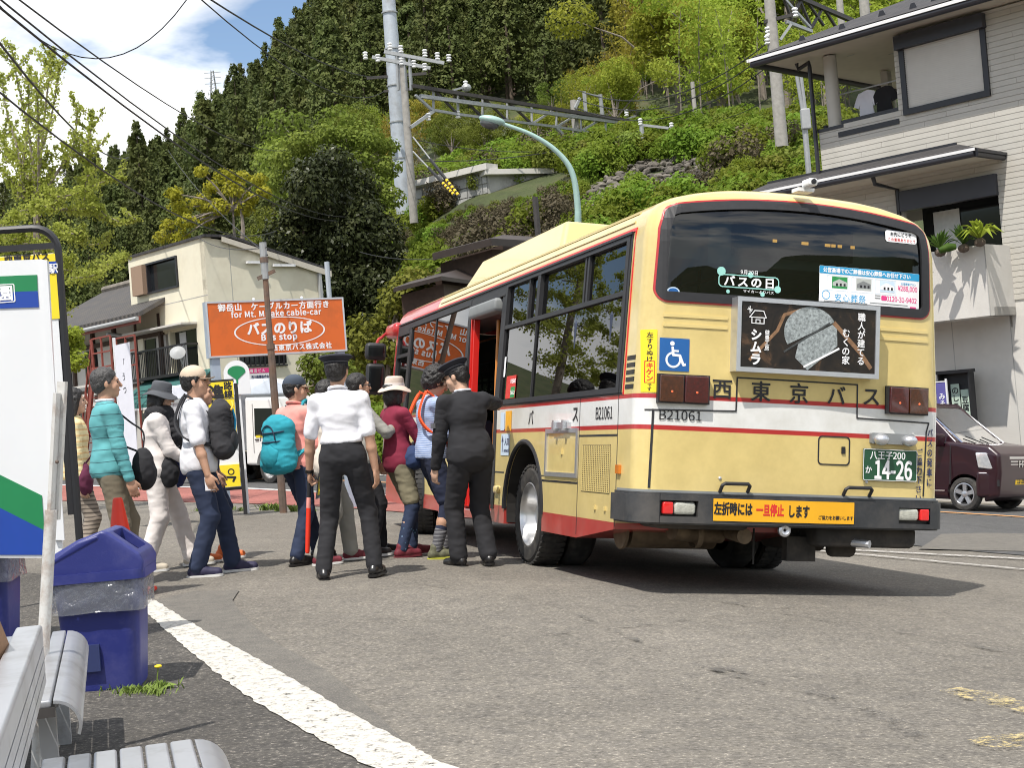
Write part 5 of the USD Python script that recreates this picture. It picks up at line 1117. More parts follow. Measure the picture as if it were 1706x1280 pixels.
# ---------------- railway side: blockwork building, shed roofs, dry stone wall
rb0 = EYE + 60.0 * ray(813, 300);
RWL = Wall(rb0[:2], np.array([.74, -.67])); RWR = Wall(rb0[:2], np.array([.93, .37]))
RWT = RWL.thing('block_building', 'grey concrete block wall with flat coping on the wooded bank', 'building')
a = RWL.u_of(655, 345); wt1 = RWL.w_of(813, 284); wb1 = RWL.w_of(813, 284) - 5.0
RWL.part('backing_wall', [(a, -.0, -.3, -.06, wb1, wt1)], 'concrete_grey'); RWL.part('coping', [(a - .4, .25, -.4, .32, wt1, wt1 + .26)], 'concrete_pale')
k = 0
bw_, bh_ = .9, .42
blk = UsdGeom.Xform.Define(stage, str(RWT.GetPath()) + '/blockwork').GetPrim()
w = wt1 - .12
while w > wb1 + 1.4 and k < 220:
 for u in np.arange(a + .1, -.25, bw_):
  mb = MB(); RWL.box(mb, u + .02, min(u + bw_ - .02, -.1), -.06, .0 - .012 * random.random(), w - bh_ + .04, w); part(blk, 'block', mb.get(), 'block_grey'); k += 1
 w -= bh_
def rw_box(name, boxes, m):
 mb = MB(); Mi = np.linalg.inv(xf(RWL.o, RWL.u, -RWL.v, (0, 0, 1)))
 for (u0, u1, v0, v1, w0, w1) in boxes:
  c = [RWR.o + RWR.u * u + RWR.v * v + np.array([0, 0, w]) for w in (w0, w1) for u, v in ((u0, v1), (u1, v1), (u1, v0), (u0, v0))]; mb.hexa(np.array(c) @ Mi[:3, :3].T + Mi[:3, 3])
 return part(RWT, name, mb.get(), m)
e = RWR.u_of(957, 300); rw_box('backing_wall', [(0, e, -.3, 0, wb1, wt1 - .2)], 'concrete_grey'); rw_box('coping', [(-.2, e + .3, -.4, .3, wt1 - .2, wt1 + .02)], 'concrete_pale')
rw_box('wall_crack', [(e * f_, e * f_ + .03, 0, .004, wt1 - 2.5 + g_, wt1 - .8) for f_, g_ in ((.2, .3), (.35, -.2), (.55, .5), (.7, 0), (.85, .4))] + [(0, e, 0, .004, wt1 - 1.9, wt1 - 1.87)], 'dark_trim')
def shed(name, label, pl, pm, pr, d, th, wall_h):
 "low shed seen as a dark roof edge: left, peak and right pixels of the eave at depth d"
 A, B, C = P(*pl, d), P(*pm, d + .6), P(*pr, d + 3)
 back = np.array([.3, 3.5, .5])
 T_ = thing(name, label, 'shed', loc=(B[0], B[1], B[2] - wall_h)); o = np.array([B[0], B[1], B[2] - wall_h])
 v = np.array([A, B, C, C + back, B + back, A + back]) - o; dn = np.array([0, 0, -th])
 f = [[0, 1, 4, 5], [1, 2, 3, 4]]; fd = [[0 + 6, 5 + 6, 4 + 6, 1 + 6], [7, 10, 9, 8]]; sd = [[0, 6, 7, 1], [1, 7, 8, 2], [2, 8, 9, 3], [5, 11, 6, 0], [3, 9, 10, 4], [4, 10, 11, 5]]
 part(T_, 'roof', MB().add(np.vstack([v, v + dn]), f + fd + sd).get(), 'roof_brown')
 w_ = v * np.array([.9, 1, 1]) + np.array([0, .8, -th])
 lo = w_ - np.array([0, 0, wall_h])
 part(T_, 'wall', MB().add(np.vstack([w_, lo]), [[0, 6, 7, 1], [1, 7, 8, 2], [2, 8, 9, 3], [5, 11, 6, 0], [3, 9, 10, 4], [4, 10, 11, 5]]).get(), 'timber_dark')
shed('shed', 'dark brown roofed shed behind the bus roof', (720, 422), (818, 397), (905, 402), 33.0, .17, 3.5)
shed('shed', 'small shed with reddish eave beside the front of the bus', (655, 480), (735, 460), (790, 468), 30.0, .09, 2.2)
# ================================================================ HILL, FOREST, UNDERGROWTH
def leafmat(name, cols, trans=.35, scale=.6, rough=.6, fine=6.0, hue=.0, rnd=.18):
 "leaves: colour varies through the crown and from tree to tree; light passes through"
 st = [(.22 + .56 * i / (len(cols) - 1), c) for i, c in enumerate(cols)]
 mat(name, {'g': ('geometry', {}), 'n': ('noise_texture', {'scale': scale, 'detail': 5.0, 'roughness': .7}), 'r': ('rgb_ramp', {'ramp': st}), 'ri': ('map_range', {'from_min': 0., 'from_max': 1., 'to_min': .65, 'to_max': 1.5}), 'oi': ('object_info', {}), 'ro': ('map_range', {'from_min': 0., 'from_max': 1., 'to_min': 1 - rnd, 'to_max': 1 + rnd}), 'rh': ('map_range', {'from_min': 0., 'from_max': 1., 'to_min': .5 - hue, 'to_max': .5 + hue}),
               'mu': ('math', {'math_type': 'multiply'}), 'h': ('hsv', {'fac': 1.0}), 'd': ('principled_bsdf', {'roughness': rough, 'specular_ior_level': .12}), 't': ('translucent_bsdf', {}), 'm': ('mix_closure', {'fac': trans})},
  [('g.position', 'n.vector'), ('n.fac', 'r.fac'), ('g.random_per_island', 'ri.value'), ('oi.random', 'ro.value'), ('oi.random', 'rh.value'), ('rh.result', 'h.hue'), ('ri.result', 'mu.value1'), ('ro.result', 'mu.value2'), ('mu.value', 'h.value'), ('r.color', 'h.color'), ('h.color', 'd.base_color'), ('h.color', 't.color'), ('d.BSDF', 'm.closure1'), ('t.BSDF', 'm.closure2')], 'm.closure')
leafmat('cedar_leaf', [(.060, .084, .028), (.108, .138, .040), (.165, .195, .056), (.22, .20, .068)], .28, .18, hue=.012)
leafmat('broad_leaf', [(.12, .165, .028), (.22, .275, .042), (.34, .38, .07)], .35, .15, hue=.03)
leafmat('bright_leaf', [(.26, .33, .034), (.40, .47, .055), (.54, .58, .10)], .42, .2, hue=.02)
leafmat('gold_leaf', [(.30, .27, .04), (.44, .38, .06), (.56, .47, .10)], .40, .2, hue=.02)
leafmat('dark_leaf', [(.026, .034, .014), (.062, .076, .028), (.15, .16, .065)], .15, .5, rough=.35)
leafmat('ginkgo_leaf', [(.38, .44, .08), (.52, .58, .12), (.66, .70, .22)], .6, .8)
leafmat('maple_leaf', [(.36, .36, .03), (.52, .50, .05), (.66, .60, .12)], .45, .8)
leafmat('bush_leaf', [(.14, .21, .022), (.25, .34, .04), (.38, .46, .07)], .45, .35, hue=.025, rnd=.25)
leafmat('dry_leaf', [(.10, .085, .05), (.15, .125, .075), (.20, .17, .10)], .2, .8)
leafmat('plant_leaf', [(.04, .09, .015), (.09, .17, .03), (.17, .26, .05)], .4, 4.0)
pbr('bark', (.10, .075, .055), .9, var=.4, scale=8, bump=.4, bscale=30)
pbr('bark_pale', (.20, .17, .14), .9, var=.35, scale=8)
# hillside: elevation in pixels of the photograph by column and distance
_PX = np.array([-500, -150, 100, 300, 450, 650, 800, 1000, 1200, 1400, 1800, 2300])
_DD = np.array([37, 44, 52, 60, 80, 120, 180, 260, 340, 430])
_HY = np.array([  # pixel row of the bare ground
 [880, 862, 850, 838, 812, 745, 650, 520, 430, 430],
 [870, 852, 840, 828, 800, 720, 610, 470, 390, 400],
 [850, 832, 820, 806, 760, 650, 530, 430, 385, 400],
 [830, 815, 800, 780, 700, 560, 440, 350, 318, 340],
 [810, 795, 770, 720, 590, 435, 322, 225, 190, 200],
 [790, 720, 570, 430, 330, 240, 130, -10, -110, -160],
 [760, 610, 440, 335, 275, 190, 80, -70, -190, -250],
 [740, 490, 350, 282, 235, 160, 50, -100, -220, -290],
 [735, 450, 300, 225, 175, 95, -10, -160, -280, -340],
 [730, 440, 300, 232, 185, 90, -20, -170, -280, -340],
 [725, 500, 360, 300, 230, 120, 0, -150, -260, -320],
 [725, 600, 480, 400, 320, 200, 60, -100, -220, -280]], float)
_hg = RegularGridInterpolator((_PX, np.log(_DD)), _HY, method='linear', bounds_error=False, fill_value=None)
def hill_row(px, d):
 px, d = np.broadcast_arrays(np.asarray(px, float), np.asarray(d, float)); return _hg(np.stack([np.clip(px, -500, 2300).ravel(), np.log(np.clip(d, 37, 430)).ravel()], -1)).reshape(px.shape)
def hill_at(px, d):
 px, d = np.broadcast_arrays(np.asarray(px, float), np.asarray(d, float)); y = hill_row(px, d)
 k = (px - 853)[..., None] / FOC * rt + (640 - y)[..., None] / FOC * up + fw
 p = EYE + d[..., None] * k
 nz = (meshkit.fbm(np.stack([p[..., 0] * .09, p[..., 1] * .09, 0 * d], -1), 3, 5) - .5) * np.clip((d - 40) * .06, 0, 3.0)
 p[..., 2] += nz; return p
gx, gy = np.meshgrid(np.linspace(-500, 2300, 150), np.exp(np.linspace(np.log(37), np.log(430), 90)), indexing='ij')
hv = hill_at(gx, gy); hv[:, 0, 2] = np.minimum(hv[:, 0, 2], G(hv[:, 0, 0], hv[:, 0, 1]) - 1.0)
I = np.arange(gx.size).reshape(gx.shape)
mat('hill_soil', {'g': ('geometry', {}), 'n': ('noise_texture', {'scale': .5, 'detail': 8.0, 'roughness': .75}), 'r': ('rgb_ramp', {'ramp': [(.3, (.028, .035, .012)), (.5, (.05, .065, .018)), (.7, (.085, .075, .04))]}), 'p': ('principled_bsdf', {'roughness': .95}), 'b': ('bump', {'strength': .8, 'distance': .3})}, [('g.position', 'n.vector'), ('n.fac', 'r.fac'), ('r.color', 'p.base_color'), ('n.fac', 'b.height'), ('b.normal', 'p.normal')], 'p.BSDF')
struct('hillside', (hv.reshape(-1, 3), np.stack([I[:-1, :-1], I[1:, :-1], I[1:, 1:], I[:-1, 1:]], -1).reshape(-1, 4)), 'hill_soil', True)
th, rr_ = np.meshgrid(np.radians(np.linspace(118, 422, 120)), [150, 170, 195, 230, 300], indexing='ij'); hz_ = np.array([-6, 6, 16, 27, 24])[None, :] * (.75 + .7 * meshkit.fbm(np.stack([np.cos(th) * 3, np.sin(th) * 3, 0 * th], -1), 4, 2)) + 1.6 * np.sin(th * 211) * np.cos(th * 97)
I = np.arange(th.size).reshape(th.shape); struct('hills', (np.column_stack([(rr_ * np.sin(th)).ravel(), (rr_ * np.cos(th)).ravel(), hz_.ravel()]), np.stack([I[:-1, :-1], I[1:, :-1], I[1:, 1:], I[:-1, 1:]], -1).reshape(-1, 4)), 'hill_soil', True)
RNG = np.random.default_rng(11)
def leaves(c, size, nrm=None, tri=True, rng=RNG, aspect=.6, up_bias=.35):
 "one small kite per point of c, tilted at random (towards nrm when given)"
 n = len(c); d = rng.normal(size=(n, 3))
 if nrm is not None: d = d * .75 + nrm * 1.3
 d[:, 2] += up_bias; d /= np.linalg.norm(d, axis=1, keepdims=True)
 a = np.cross(d, rng.normal(size=(n, 3))); a /= np.maximum(np.linalg.norm(a, axis=1, keepdims=True), 1e-6); b = np.cross(d, a)
 s = np.broadcast_to(size, n)[:, None] * rng.uniform(.65, 1.35, (n, 1))
 q = np.stack([c - a * s * .5, c + b * s * aspect * .5, c + a * s * .5, c - b * s * aspect * .5], 1)
 return q.reshape(-1, 3), np.arange(n * 4).reshape(n, 4)
def klass(name):
 p = stage.CreateClassPrim('/World/' + name); UsdGeom.Xform.Define(stage, '/World/' + name).GetPrim().SetSpecifier(Sdf.SpecifierClass); return stage.GetPrimAtPath('/World/' + name)
def blob_points(n, ctrs, radii, rng, shell=.55):
 "points filling a cloud of ellipsoids, denser towards the outside"
 k = rng.choice(len(ctrs), n, p=(radii[:, 0] ** 2) / (radii[:, 0] ** 2).sum()); d = rng.normal(size=(n, 3)); d /= np.linalg.norm(d, axis=1, keepdims=True)
 r = shell + (1 - shell) * rng.random((n, 1)) ** .6
 return ctrs[k] + d * radii[k] * r, d
def make_cedar(name, H, R, seed, n=3200):
 rng = np.random.default_rng(seed); k = klass(name)
 part(k, 'trunk', MB().tube([(0, 0, -1.0), (0, 0, H * .5), (0, 0, H * .97)], [.22, .14, .03], 6).get(), 'bark')
 pts, nr = [], []
 tiers = int(H / .62)
 for t in range(tiers):
  f = .16 + .84 * t / tiers; z = H * f; rad = R * (1 - ((f - .16) / .86) ** 1.25) * rng.uniform(.78, 1.18) + .12
  m = max(4, int(13 * (1 - f) + 5))
  for a in rng.uniform(0, 2 * PI, m):
   L = rad * rng.uniform(.7, 1.15); q = max(3, int(n / tiers / m)); s = rng.random(q) ** .6
   pts.append(np.column_stack([np.cos(a) * L * s, np.sin(a) * L * s, z - .30 * L * s + .12 * L * s * s + rng.normal(0, .14, q)]) + rng.normal(0, .13, (q, 3))); nr.append(np.tile([math.cos(a), math.sin(a), .5], (q, 1)))
 part(k, 'crown', leaves(np.vstack(pts), .42, np.vstack(nr), rng=rng, aspect=.55), 'cedar_leaf')
 return k
CEDARS = [make_cedar(f'cedar_kind_{i}', h, r, 40 + i) for i, (h, r) in enumerate(((14, 3.2), (16, 3.5), (12.5, 3.0), (17, 3.4), (14.5, 3.6)))]
def make_broad(name, H, R, seed, m, n=6000, leaf=.27, lobes=13):
 rng = np.random.default_rng(seed); k = klass(name)
 tr = MB().tube([(0, 0, -1), (.1, 0, H * .25), (rng.normal(0, .2), rng.normal(0, .2), H * .6)], [.20, .15, .07], 6)
 c = np.column_stack([rng.normal(0, R * .52, lobes), rng.normal(0, R * .52, lobes), H * rng.uniform(.42, .88, lobes)]); rr = np.column_stack([rng.uniform(.30, .55, lobes) * R] * 3) * [1, 1, .72]
 for q in c[:7]: tr.tube([(0, 0, H * .28), q * [.5, .5, .8], q], [.09, .06, .03], 5, caps=False)
 part(k, 'trunk', tr.get(), 'bark_pale')
 p, d = blob_points(n, c, rr, rng, .5); part(k, 'crown', leaves(p, leaf, d, rng=rng, up_bias=.6), m)
 return k
BROADS = [make_broad(f'broadleaf_kind_{i}', h, r, 60 + i, m) for i, (h, r, m) in enumerate(((9, 3.4, 'broad_leaf'), (10.5, 3.6, 'broad_leaf'), (8, 3.2, 'bright_leaf'), (9.5, 3.6, 'bright_leaf'), (10, 3.2, 'gold_leaf')))]
def make_bamboo(name, seed, m):
 rng = np.random.default_rng(seed); k = klass(name); tr, pts = MB(), []
 for i in range(9):
  x, y = rng.normal(0, 1.3, 2); lean = rng.normal(0, 1.6, 2); h = rng.uniform(8, 11.5); t = np.linspace(0, 1, 6)
  ln = np.column_stack([x + lean[0] * t ** 2.5, y + lean[1] * t ** 2.5, h * t - .8 * t ** 4]); tr.tube(ln, np.linspace(.06, .02, 6), 5)
  for f in np.linspace(.35, 1, 13):
   q = ln[0] + 0; q = np.array([x + lean[0] * f ** 2.5, y + lean[1] * f ** 2.5, h * f - .8 * f ** 4]); nn = 30; pts.append(q + rng.normal(0, 1, (nn, 3)) * [.55, .55, .40])
 part(k, 'trunk', tr.get(), 'bark_pale'); part(k, 'crown', leaves(np.vstack(pts), .36, rng=rng, aspect=.4), m); return k
BAMBOOS = [make_bamboo('bamboo_kind_0', 71, 'gold_leaf'), make_bamboo('bamboo_kind_1', 72, 'bright_leaf')]
_CL = np.array([[-400, 470], [100, 460], [300, 405], [440, 330], [520, 255], [620, 225], [690, 190], [760, 225], [840, 255], [900, 215], [980, 150], [1060, 90], [1120, 40], [1250, -60], [1700, -150]], float)
def scatter(step_, d0, d1, px0, px1, seed):
 rng = np.random.default_rng(seed); out = []; d = d0
 while d < d1:
  dp = step_ / d * FOC
  for px in np.arange(px0 + rng.uniform(0, dp), px1, dp): out.append((px + rng.normal(0, dp * .25), d + rng.normal(0, step_ * .3)))
  d += step_ * .9
 return np.array(out), rng
def inside(px, y): return -120 < px < 1830 and -250 < y < 900
cedar_spots, broad_spots = [], []
sp, rng = scatter(3.7, 118, 300, -60, 1250, 3)
for px, d in sp:
 y = float(hill_row(px, d)); top = y - 15 / d * FOC * .5
 if y > -40 and top < np.interp(px, _CL[:, 0], _CL[:, 1]) - 15 + rng.normal(0, 12): cedar_spots.append((d, px))
sp, rng = scatter(4.4, 66, 215, 560, 1480, 4)
for px, d in sp:
 y = float(hill_row(px, d)); mid = y - 8 / d * FOC * .5
 if (y > np.interp(px, _CL[:, 0], _CL[:, 1]) - 5 if d < 118 else mid > np.interp(px, _CL[:, 0], _CL[:, 1]) - 30 + rng.normal(0, 18)) and y > -30 and not (640 < px < 1085 and d < 76) and not (px < 690 and d < 84): broad_spots.append((d, px, mid))
sp, rng = scatter(5.5, 58, 118, -150, 470, 5)
for px, d in sp:
 if px > 300: broad_spots.append((d, px, float(hill_row(px, d))))
cedar_spots.sort(); broad_spots.sort()
def cov(px): return 0
print('cedars', len(cedar_spots), 'broad', len(broad_spots))
rng = np.random.default_rng(21)
def place(px): return ('behind the far left ginkgo', 'above the old tiled house', 'above the cream building', 'above the dark evergreen', 'behind the tall steel pole', 'above the rail gantry', 'above the street lamp', 'above the dry stone wall', 'above the concrete pole', 'beyond the house roof')[int(np.searchsorted([110, 240, 430, 580, 690, 830, 960, 1130, 1290], px))]
for i, (d, px) in enumerate(cedar_spots[:290]):
 wh = place(px) + (', low in the stand' if d < np.interp(px, [0, 700, 1250], [185, 150, 140]) else ', high in the stand')
 copy_of(CEDARS[i % 5].GetPath(), 'cedar_tree', 'dark pointed cedar ' + wh, 'tree', hill_at(px, d), rng.uniform(0, 6.28), rng.uniform(.62, 1.08) * np.array([1, 1, rng.uniform(.85, 1.15)]), group='cedars ' + wh)
def instancer(name, protos, pts, rots, scales, idx, label, cat):
 pi = UsdGeom.PointInstancer.Define(stage, numbered('/World', name)); pi.CreatePrototypesRel().SetTargets([Sdf.Path(str(p)) for p in protos])
 pi.CreatePositionsAttr(Vt.Vec3fArray.FromNumpy(np.asarray(pts, np.float32))); pi.CreateProtoIndicesAttr(Vt.IntArray.FromNumpy(np.asarray(idx, np.int32)))
 r = np.asarray(rots); pi.CreateOrientationsAttr(Vt.QuathArray([Gf.Quath(float(math.cos(a / 2)), 0.0, 0.0, float(math.sin(a / 2))) for a in r]))
 pi.CreateScalesAttr(Vt.Vec3fArray.FromNumpy(np.asarray(scales, np.float32)))
 return tag(pi.GetPrim(), label, cat, kind='stuff')
def proto(parent, name, mesh, m): return part(parent, name, mesh, m)
def merged_kind(pi_path, name, src_meshes):
 x = UsdGeom.Xform.Define(stage, f'{pi_path}/{name}')
 return x.GetPrim()
rest = cedar_spots[290:]
if rest:
 pi = instancer('cedar_forest', [], hill_at(np.array([q[1] for q in rest]), np.array([q[0] for q in rest])), rng.uniform(0, 6.28, len(rest)), rng.uniform(.62, 1.05, (len(rest), 1)) * np.ones((1, 3)), rng.integers(0, 5, len(rest)), 'farther cedars that cover the upper hillside as one dark mass', 'forest')
 tg = []
 for i, kd in enumerate(CEDARS):
  x = UsdGeom.Xform.Define(stage, f'{pi.GetPath()}/cedar_{i}'); x.GetPrim().GetReferences().AddInternalReference(kd.GetPath()); tg.append(x.GetPath())
 UsdGeom.PointInstancer(pi).GetPrototypesRel().SetTargets(tg)
def kind_at(px, mid, rng):
 g = max(math.exp(-((px - 1085) / 75) ** 2 - ((mid - 45) / 60) ** 2), .9 * math.exp(-((px - 705) / 70) ** 2 - ((mid - 200) / 40) ** 2), .7 * math.exp(-((px - 960) / 90) ** 2 - ((mid - 70) / 50) ** 2))
 if rng.random() < g * .6: return [BAMBOOS[0], BROADS[4], BAMBOOS[0]][rng.integers(3)], 'golden yellow tree or bamboo clump'
 if px > 1000 or rng.random() < .5: return [BROADS[2], BROADS[3], BAMBOOS[1]][rng.integers(3)], 'fresh bright green broadleaf tree'
 return BROADS[rng.integers(2)], 'mid green broadleaf tree'
for i, (d, px, mid) in enumerate(broad_spots[:300]):
 kd, lb = kind_at(px, mid, rng); lb += ' ' + place(px) + (' on the near slope' if d < 100 else ' on the far slope'); gp_ = lb
 y_ = float(hill_row(px, d)); cl_ = np.interp(px, _CL[:, 0], _CL[:, 1]) + (95 if px < 480 else 0); sc_ = np.clip((y_ - cl_ + 25) * d / FOC / 9.5, .30, 1.0) if px < 1060 else 1.0
 copy_of(kd.GetPath(), 'hillside_tree', lb, 'tree', hill_at(px, d), rng.uniform(0, 6.28), rng.uniform(.8, 1.2) * min(sc_, .55 if d < 78 else 1), group=gp_)
# bushes of the bank
BK = []
for i, (m, sz) in enumerate((('bush_leaf', .105), ('bush_leaf', .12), ('broad_leaf', .11), ('dry_leaf', .10))):
 r_ = np.random.default_rng(90 + i); kc = klass(f'bush_kind_{i}'); c = np.column_stack([r_.normal(0, .32, 6), r_.normal(0, .32, 6), r_.uniform(.1, .62, 6)]); rr = np.full((6, 3), .38)
 p_, d_ = blob_points(1500, c, rr, r_, .45); part(kc, 'foliage', leaves(p_, sz, d_, rng=r_, up_bias=.7), m); BK.append(kc)
bp, bi, bs = [], [], []
sp, rng = scatter(.80, 38.5, 82, 585, 1420, 8)
for px, d in sp:
 y = float(hill_row(px, d))
 stone = (965 < px < 1185 and 44.5 < d < 62 and abs(y - np.interp(px, [965, 1060, 1185], [370, 315, 305])) < 33)
 far = px < 965 and d > 53.5 or px < 770 and d > 50
 far = far and d < 60.5
 if stone or far and px < 690 or d > 66 and (px > 1090 or px < 650) or px < 650 and d > 50: continue
 k = rng.choice(4, p=(.45, .33, .17, .05))
 if 740 < px < 960 and y > 345 and rng.random() < .55: k = 3
 fit = (y - np.interp(px, [655, 700, 812, 900, 960, 1000], [396, 384, 346, 324, 302, 240])) * d / FOC / 1.9 if 650 < px < 965 and d < 61 else 9
 if fit < .12: continue
 for _ in range(4 if fit < .5 else 1): bp.append(hill_at(px + (rng.normal(0, 14) if fit < .5 else 0), d + (rng.normal(0, .3) if fit < .5 else 0))); bi.append(k); bs.append(min(1.0, fit))
n_ = len(bp); pi = instancer('undergrowth', [], bp, rng.uniform(0, 6.28, n_), rng.uniform(.7, 1.7, (n_, 1)) * np.array(bs)[:, None] * np.ones((1, 3)), bi, 'fresh green bushes and weeds covering the bank behind the bus', 'undergrowth')
tg = []
for i, kd in enumerate(BK):
 x = UsdGeom.Xform.Define(stage, f'{pi.GetPath()}/bush_{i}'); x.GetPrim().GetReferences().AddInternalReference(kd.GetPath()); tg.append(x.GetPath())
UsdGeom.PointInstancer(pi).GetPrototypesRel().SetTargets(tg); print('bushes', n_)
# dry stone wall on the bank: about 330 stones
rng = np.random.default_rng(5); SW = thing('dry_stone_wall', 'tumbled dry stone wall on the green bank above the bus roof', 'wall')
top = [(968, 345), (1010, 312), (1040, 290), (1085, 275), (1130, 262), (1178, 264)]; bot = [(968, 372), (1010, 358), (1040, 345), (1085, 332), (1130, 318), (1178, 300)]
rest_ = MB(); ns = 0
for px in np.arange(962, 1182, 5.6):
 y0, y1 = np.interp(px, *np.array(top).T), np.interp(px, *np.array(bot).T)
 for y in np.arange(y0, y1, 5.6):
  if rng.random() < .16: continue
  m = trimesh.creation.icosphere(1, 1.0); v = np.array(m.vertices) * rng.uniform(.05, .13, 3) * [1.5, 1.2, .85]; v *= (1 + .35 * (rng.random((len(v), 1)) - .5)); a = rng.uniform(0, 6.28); v = v @ rotz(a)[:3, :3].T
  px_, y_ = px + rng.normal(0, 1.4), y + rng.normal(0, 1.2); dg = np.linspace(44, 66, 90); d_ = float(dg[np.argmin(np.abs(hill_row(px_, dg) - y_))]); v = v * (d_ / 43) + hill_at(px_, d_) + [0, -.05, rng.normal(.06, .07)]
  t = trimesh.Trimesh(v, m.faces, process=False)
  if ns < 290: part(SW, 'stone', t, ('stone_dark', 'stone_pale')[rng.integers(2)]); ns += 1
  else: rest_.tm(t)
if rest_.n: part(SW, 'small_stones', rest_.get(), 'stone_pale', kind='stuff')
# ================================================================ NEARER TREES
def shoot(path, rng, n, spread, leaf, pts, r0=.03, mb=None):
 p = bez(np.array(path), 8); t = rng.random(n); i = np.clip((t * (len(p) - 1)).astype(int), 0, len(p) - 2); f = (t * (len(p) - 1) - i)[:, None]
 q = p[i] * (1 - f) + p[i + 1] * f; w = spread * (1.05 - .75 * t)[:, None]
 pts.append(q + rng.normal(0, 1, (n, 3)) * w * [1, 1, .8])
 if mb is not None: mb.tube(p, np.linspace(r0, .006, len(p)), 5)
rng = np.random.default_rng(33); DG = 24.0
gb_ = at(62, 700, DG); GT = thing('ginkgo_tree', 'tall pale green young-leaved tree with upright shoots at far left', 'tree', loc=gb_); pts, mb = [], MB()
def gl(px, py, dz=0.0): return P(px, py, DG + dz) - gb_
mb.tube([(0, 0, -.3), gl(64, 560), gl(62, 420), gl(60, 330)], [.09, .08, .07, .05], 8)
SH = [[(60, 330), (52, 250), (42, 190), (28, 130), (20, 78)], [(62, 330), (70, 240), (78, 160), (86, 110), (90, 80)], [(70, 320), (62, 280), (84, 200), (95, 140), (97, 100)], [(40, 320), (30, 250), (12, 190), (2, 120)], [(66, 330), (100, 280), (120, 250), (128, 190), (117, 152)], [(120, 262), (140, 250), (152, 215), (152, 182)], [(50, 300), (20, 260), (-10, 210)], [(40, 330), (10, 290), (-30, 260)],
      [(80, 340), (130, 320), (180, 300), (210, 296)], [(80, 350), (140, 350), (190, 370), (235, 365)], [(138, 340), (146, 290), (148, 240)], [(64, 340), (64, 200), (58, 120)], [(30, 330), (46, 220), (48, 150), (50, 110)]]
for s_ in SH:
 dz = rng.normal(0, .5); L = len(s_)
 shoot([gl(x, y, dz * (k / L)) for k, (x, y) in enumerate(s_)], rng, 640, .075, .07, pts, .03, mb)
 for _ in range(5):
  k = rng.integers(0, L - 1); x, y = s_[k]; x2, y2 = s_[k + 1]; f = rng.random(); bx, by = x + (x2 - x) * f, y + (y2 - y) * f; sx = rng.choice([-1, 1]) * rng.uniform(14, 36)
  shoot([gl(bx, by, dz), gl(bx + sx * .6, by - 10, dz), gl(bx + sx, by - rng.uniform(14, 34), dz + rng.normal(0, .2))], rng, 110, .06, .06, pts, .012, mb)
for _ in range(62):
 x, y = rng.uniform(-60, 185), rng.uniform(315, 540); dz = rng.normal(0, .8)
 if x > 120 and y < 330: continue
 if x > 120 and y > 470: continue
 a = rng.choice([-1, 1]) * rng.uniform(20, 55)
 shoot([gl(x, y, dz), gl(x + a * .6, y - 4, dz), gl(x + a, y - rng.uniform(0, 26), dz)], rng, 290, .11, .07, pts, .014, mb)
pts = np.vstack(pts); print('ginkgo leaves', len(pts))
part(GT, 'trunk', mb.get(), 'bark_pale', smooth=40); part(GT, 'crown', leaves(pts, .05, rng=rng, aspect=.8, up_bias=.5), 'ginkgo_leaf')
# dark evergreen beside the cream building
rng = np.random.default_rng(34); DK = 52.0; eb = P(560, 640, DK); ET = thing('evergreen_tree', 'broad dark glossy evergreen tree behind the orange sign', 'tree', loc=eb); mb = MB()
el = lambda px, py, dz=0.0: P(px, py, DK + dz) - eb
for x0, x1 in ((552, 548), (585, 590), (615, 622), (520, 505)): mb.tube([el(x0, 700), el(x0, 560), el((x0 + x1) / 2, 470), el(x1, 380)], [.16, .14, .11, .05], 7)
C_ = [(555, 280), (520, 310), (590, 315), (500, 360), (550, 350), (610, 360), (630, 400), (480, 400), (530, 410), (580, 400), (630, 450), (500, 440), (560, 450), (600, 470), (640, 490), (540, 490), (585, 520), (620, 530), (570, 560)]
c = np.array([el(x, y, rng.normal(0, .9)) for x, y in C_]); rr = np.column_stack([rng.uniform(.75, 1.1, len(c))] * 3)
p, d = blob_points(26000, c, rr, rng, .5); p2 = p + rng.normal(0, .10, p.shape)
part(ET, 'trunk', mb.get(), 'bark', smooth=40); part(ET, 'crown', leaves(p2, .19, d, rng=rng, aspect=.55, up_bias=.5), 'dark_leaf')
def lobe_tree(name, label, pix, d, C_, rad, n, leaf, m, seed, trunks, bark='bark_pale', sq=.6):
 rng = np.random.default_rng(seed); b = at(*pix, d) if pix[1] > 0 else P(pix[0], -pix[1], d); T_ = thing(name, label, 'tree', loc=b); L_ = lambda px, py, dz=0.0: P(px, py, d + dz) - b; mb = MB()
 c = np.array([L_(x, y, rng.normal(0, rad * .8)) for x, y in C_])
 for tr in trunks: mb.tube([L_(x, y) for x, y in tr], np.linspace(.12, .03, len(tr)), 6)
 for q in c: mb.tube([L_(*trunks[0][-1]), (L_(*trunks[0][-1]) + q) / 2 + [0, 0, .1], q], [.05, .035, .012], 5, caps=False)
 p, dd = blob_points(n, c, np.full((len(c), 3), rad) * rng.uniform(.7, 1.25, (len(c), 1)) * [1, 1, sq], rng, .35)
 part(T_, 'trunk', mb.get(), bark, smooth=40); part(T_, 'crown', leaves(p, leaf, dd, rng=rng, up_bias=.8), m); return T_
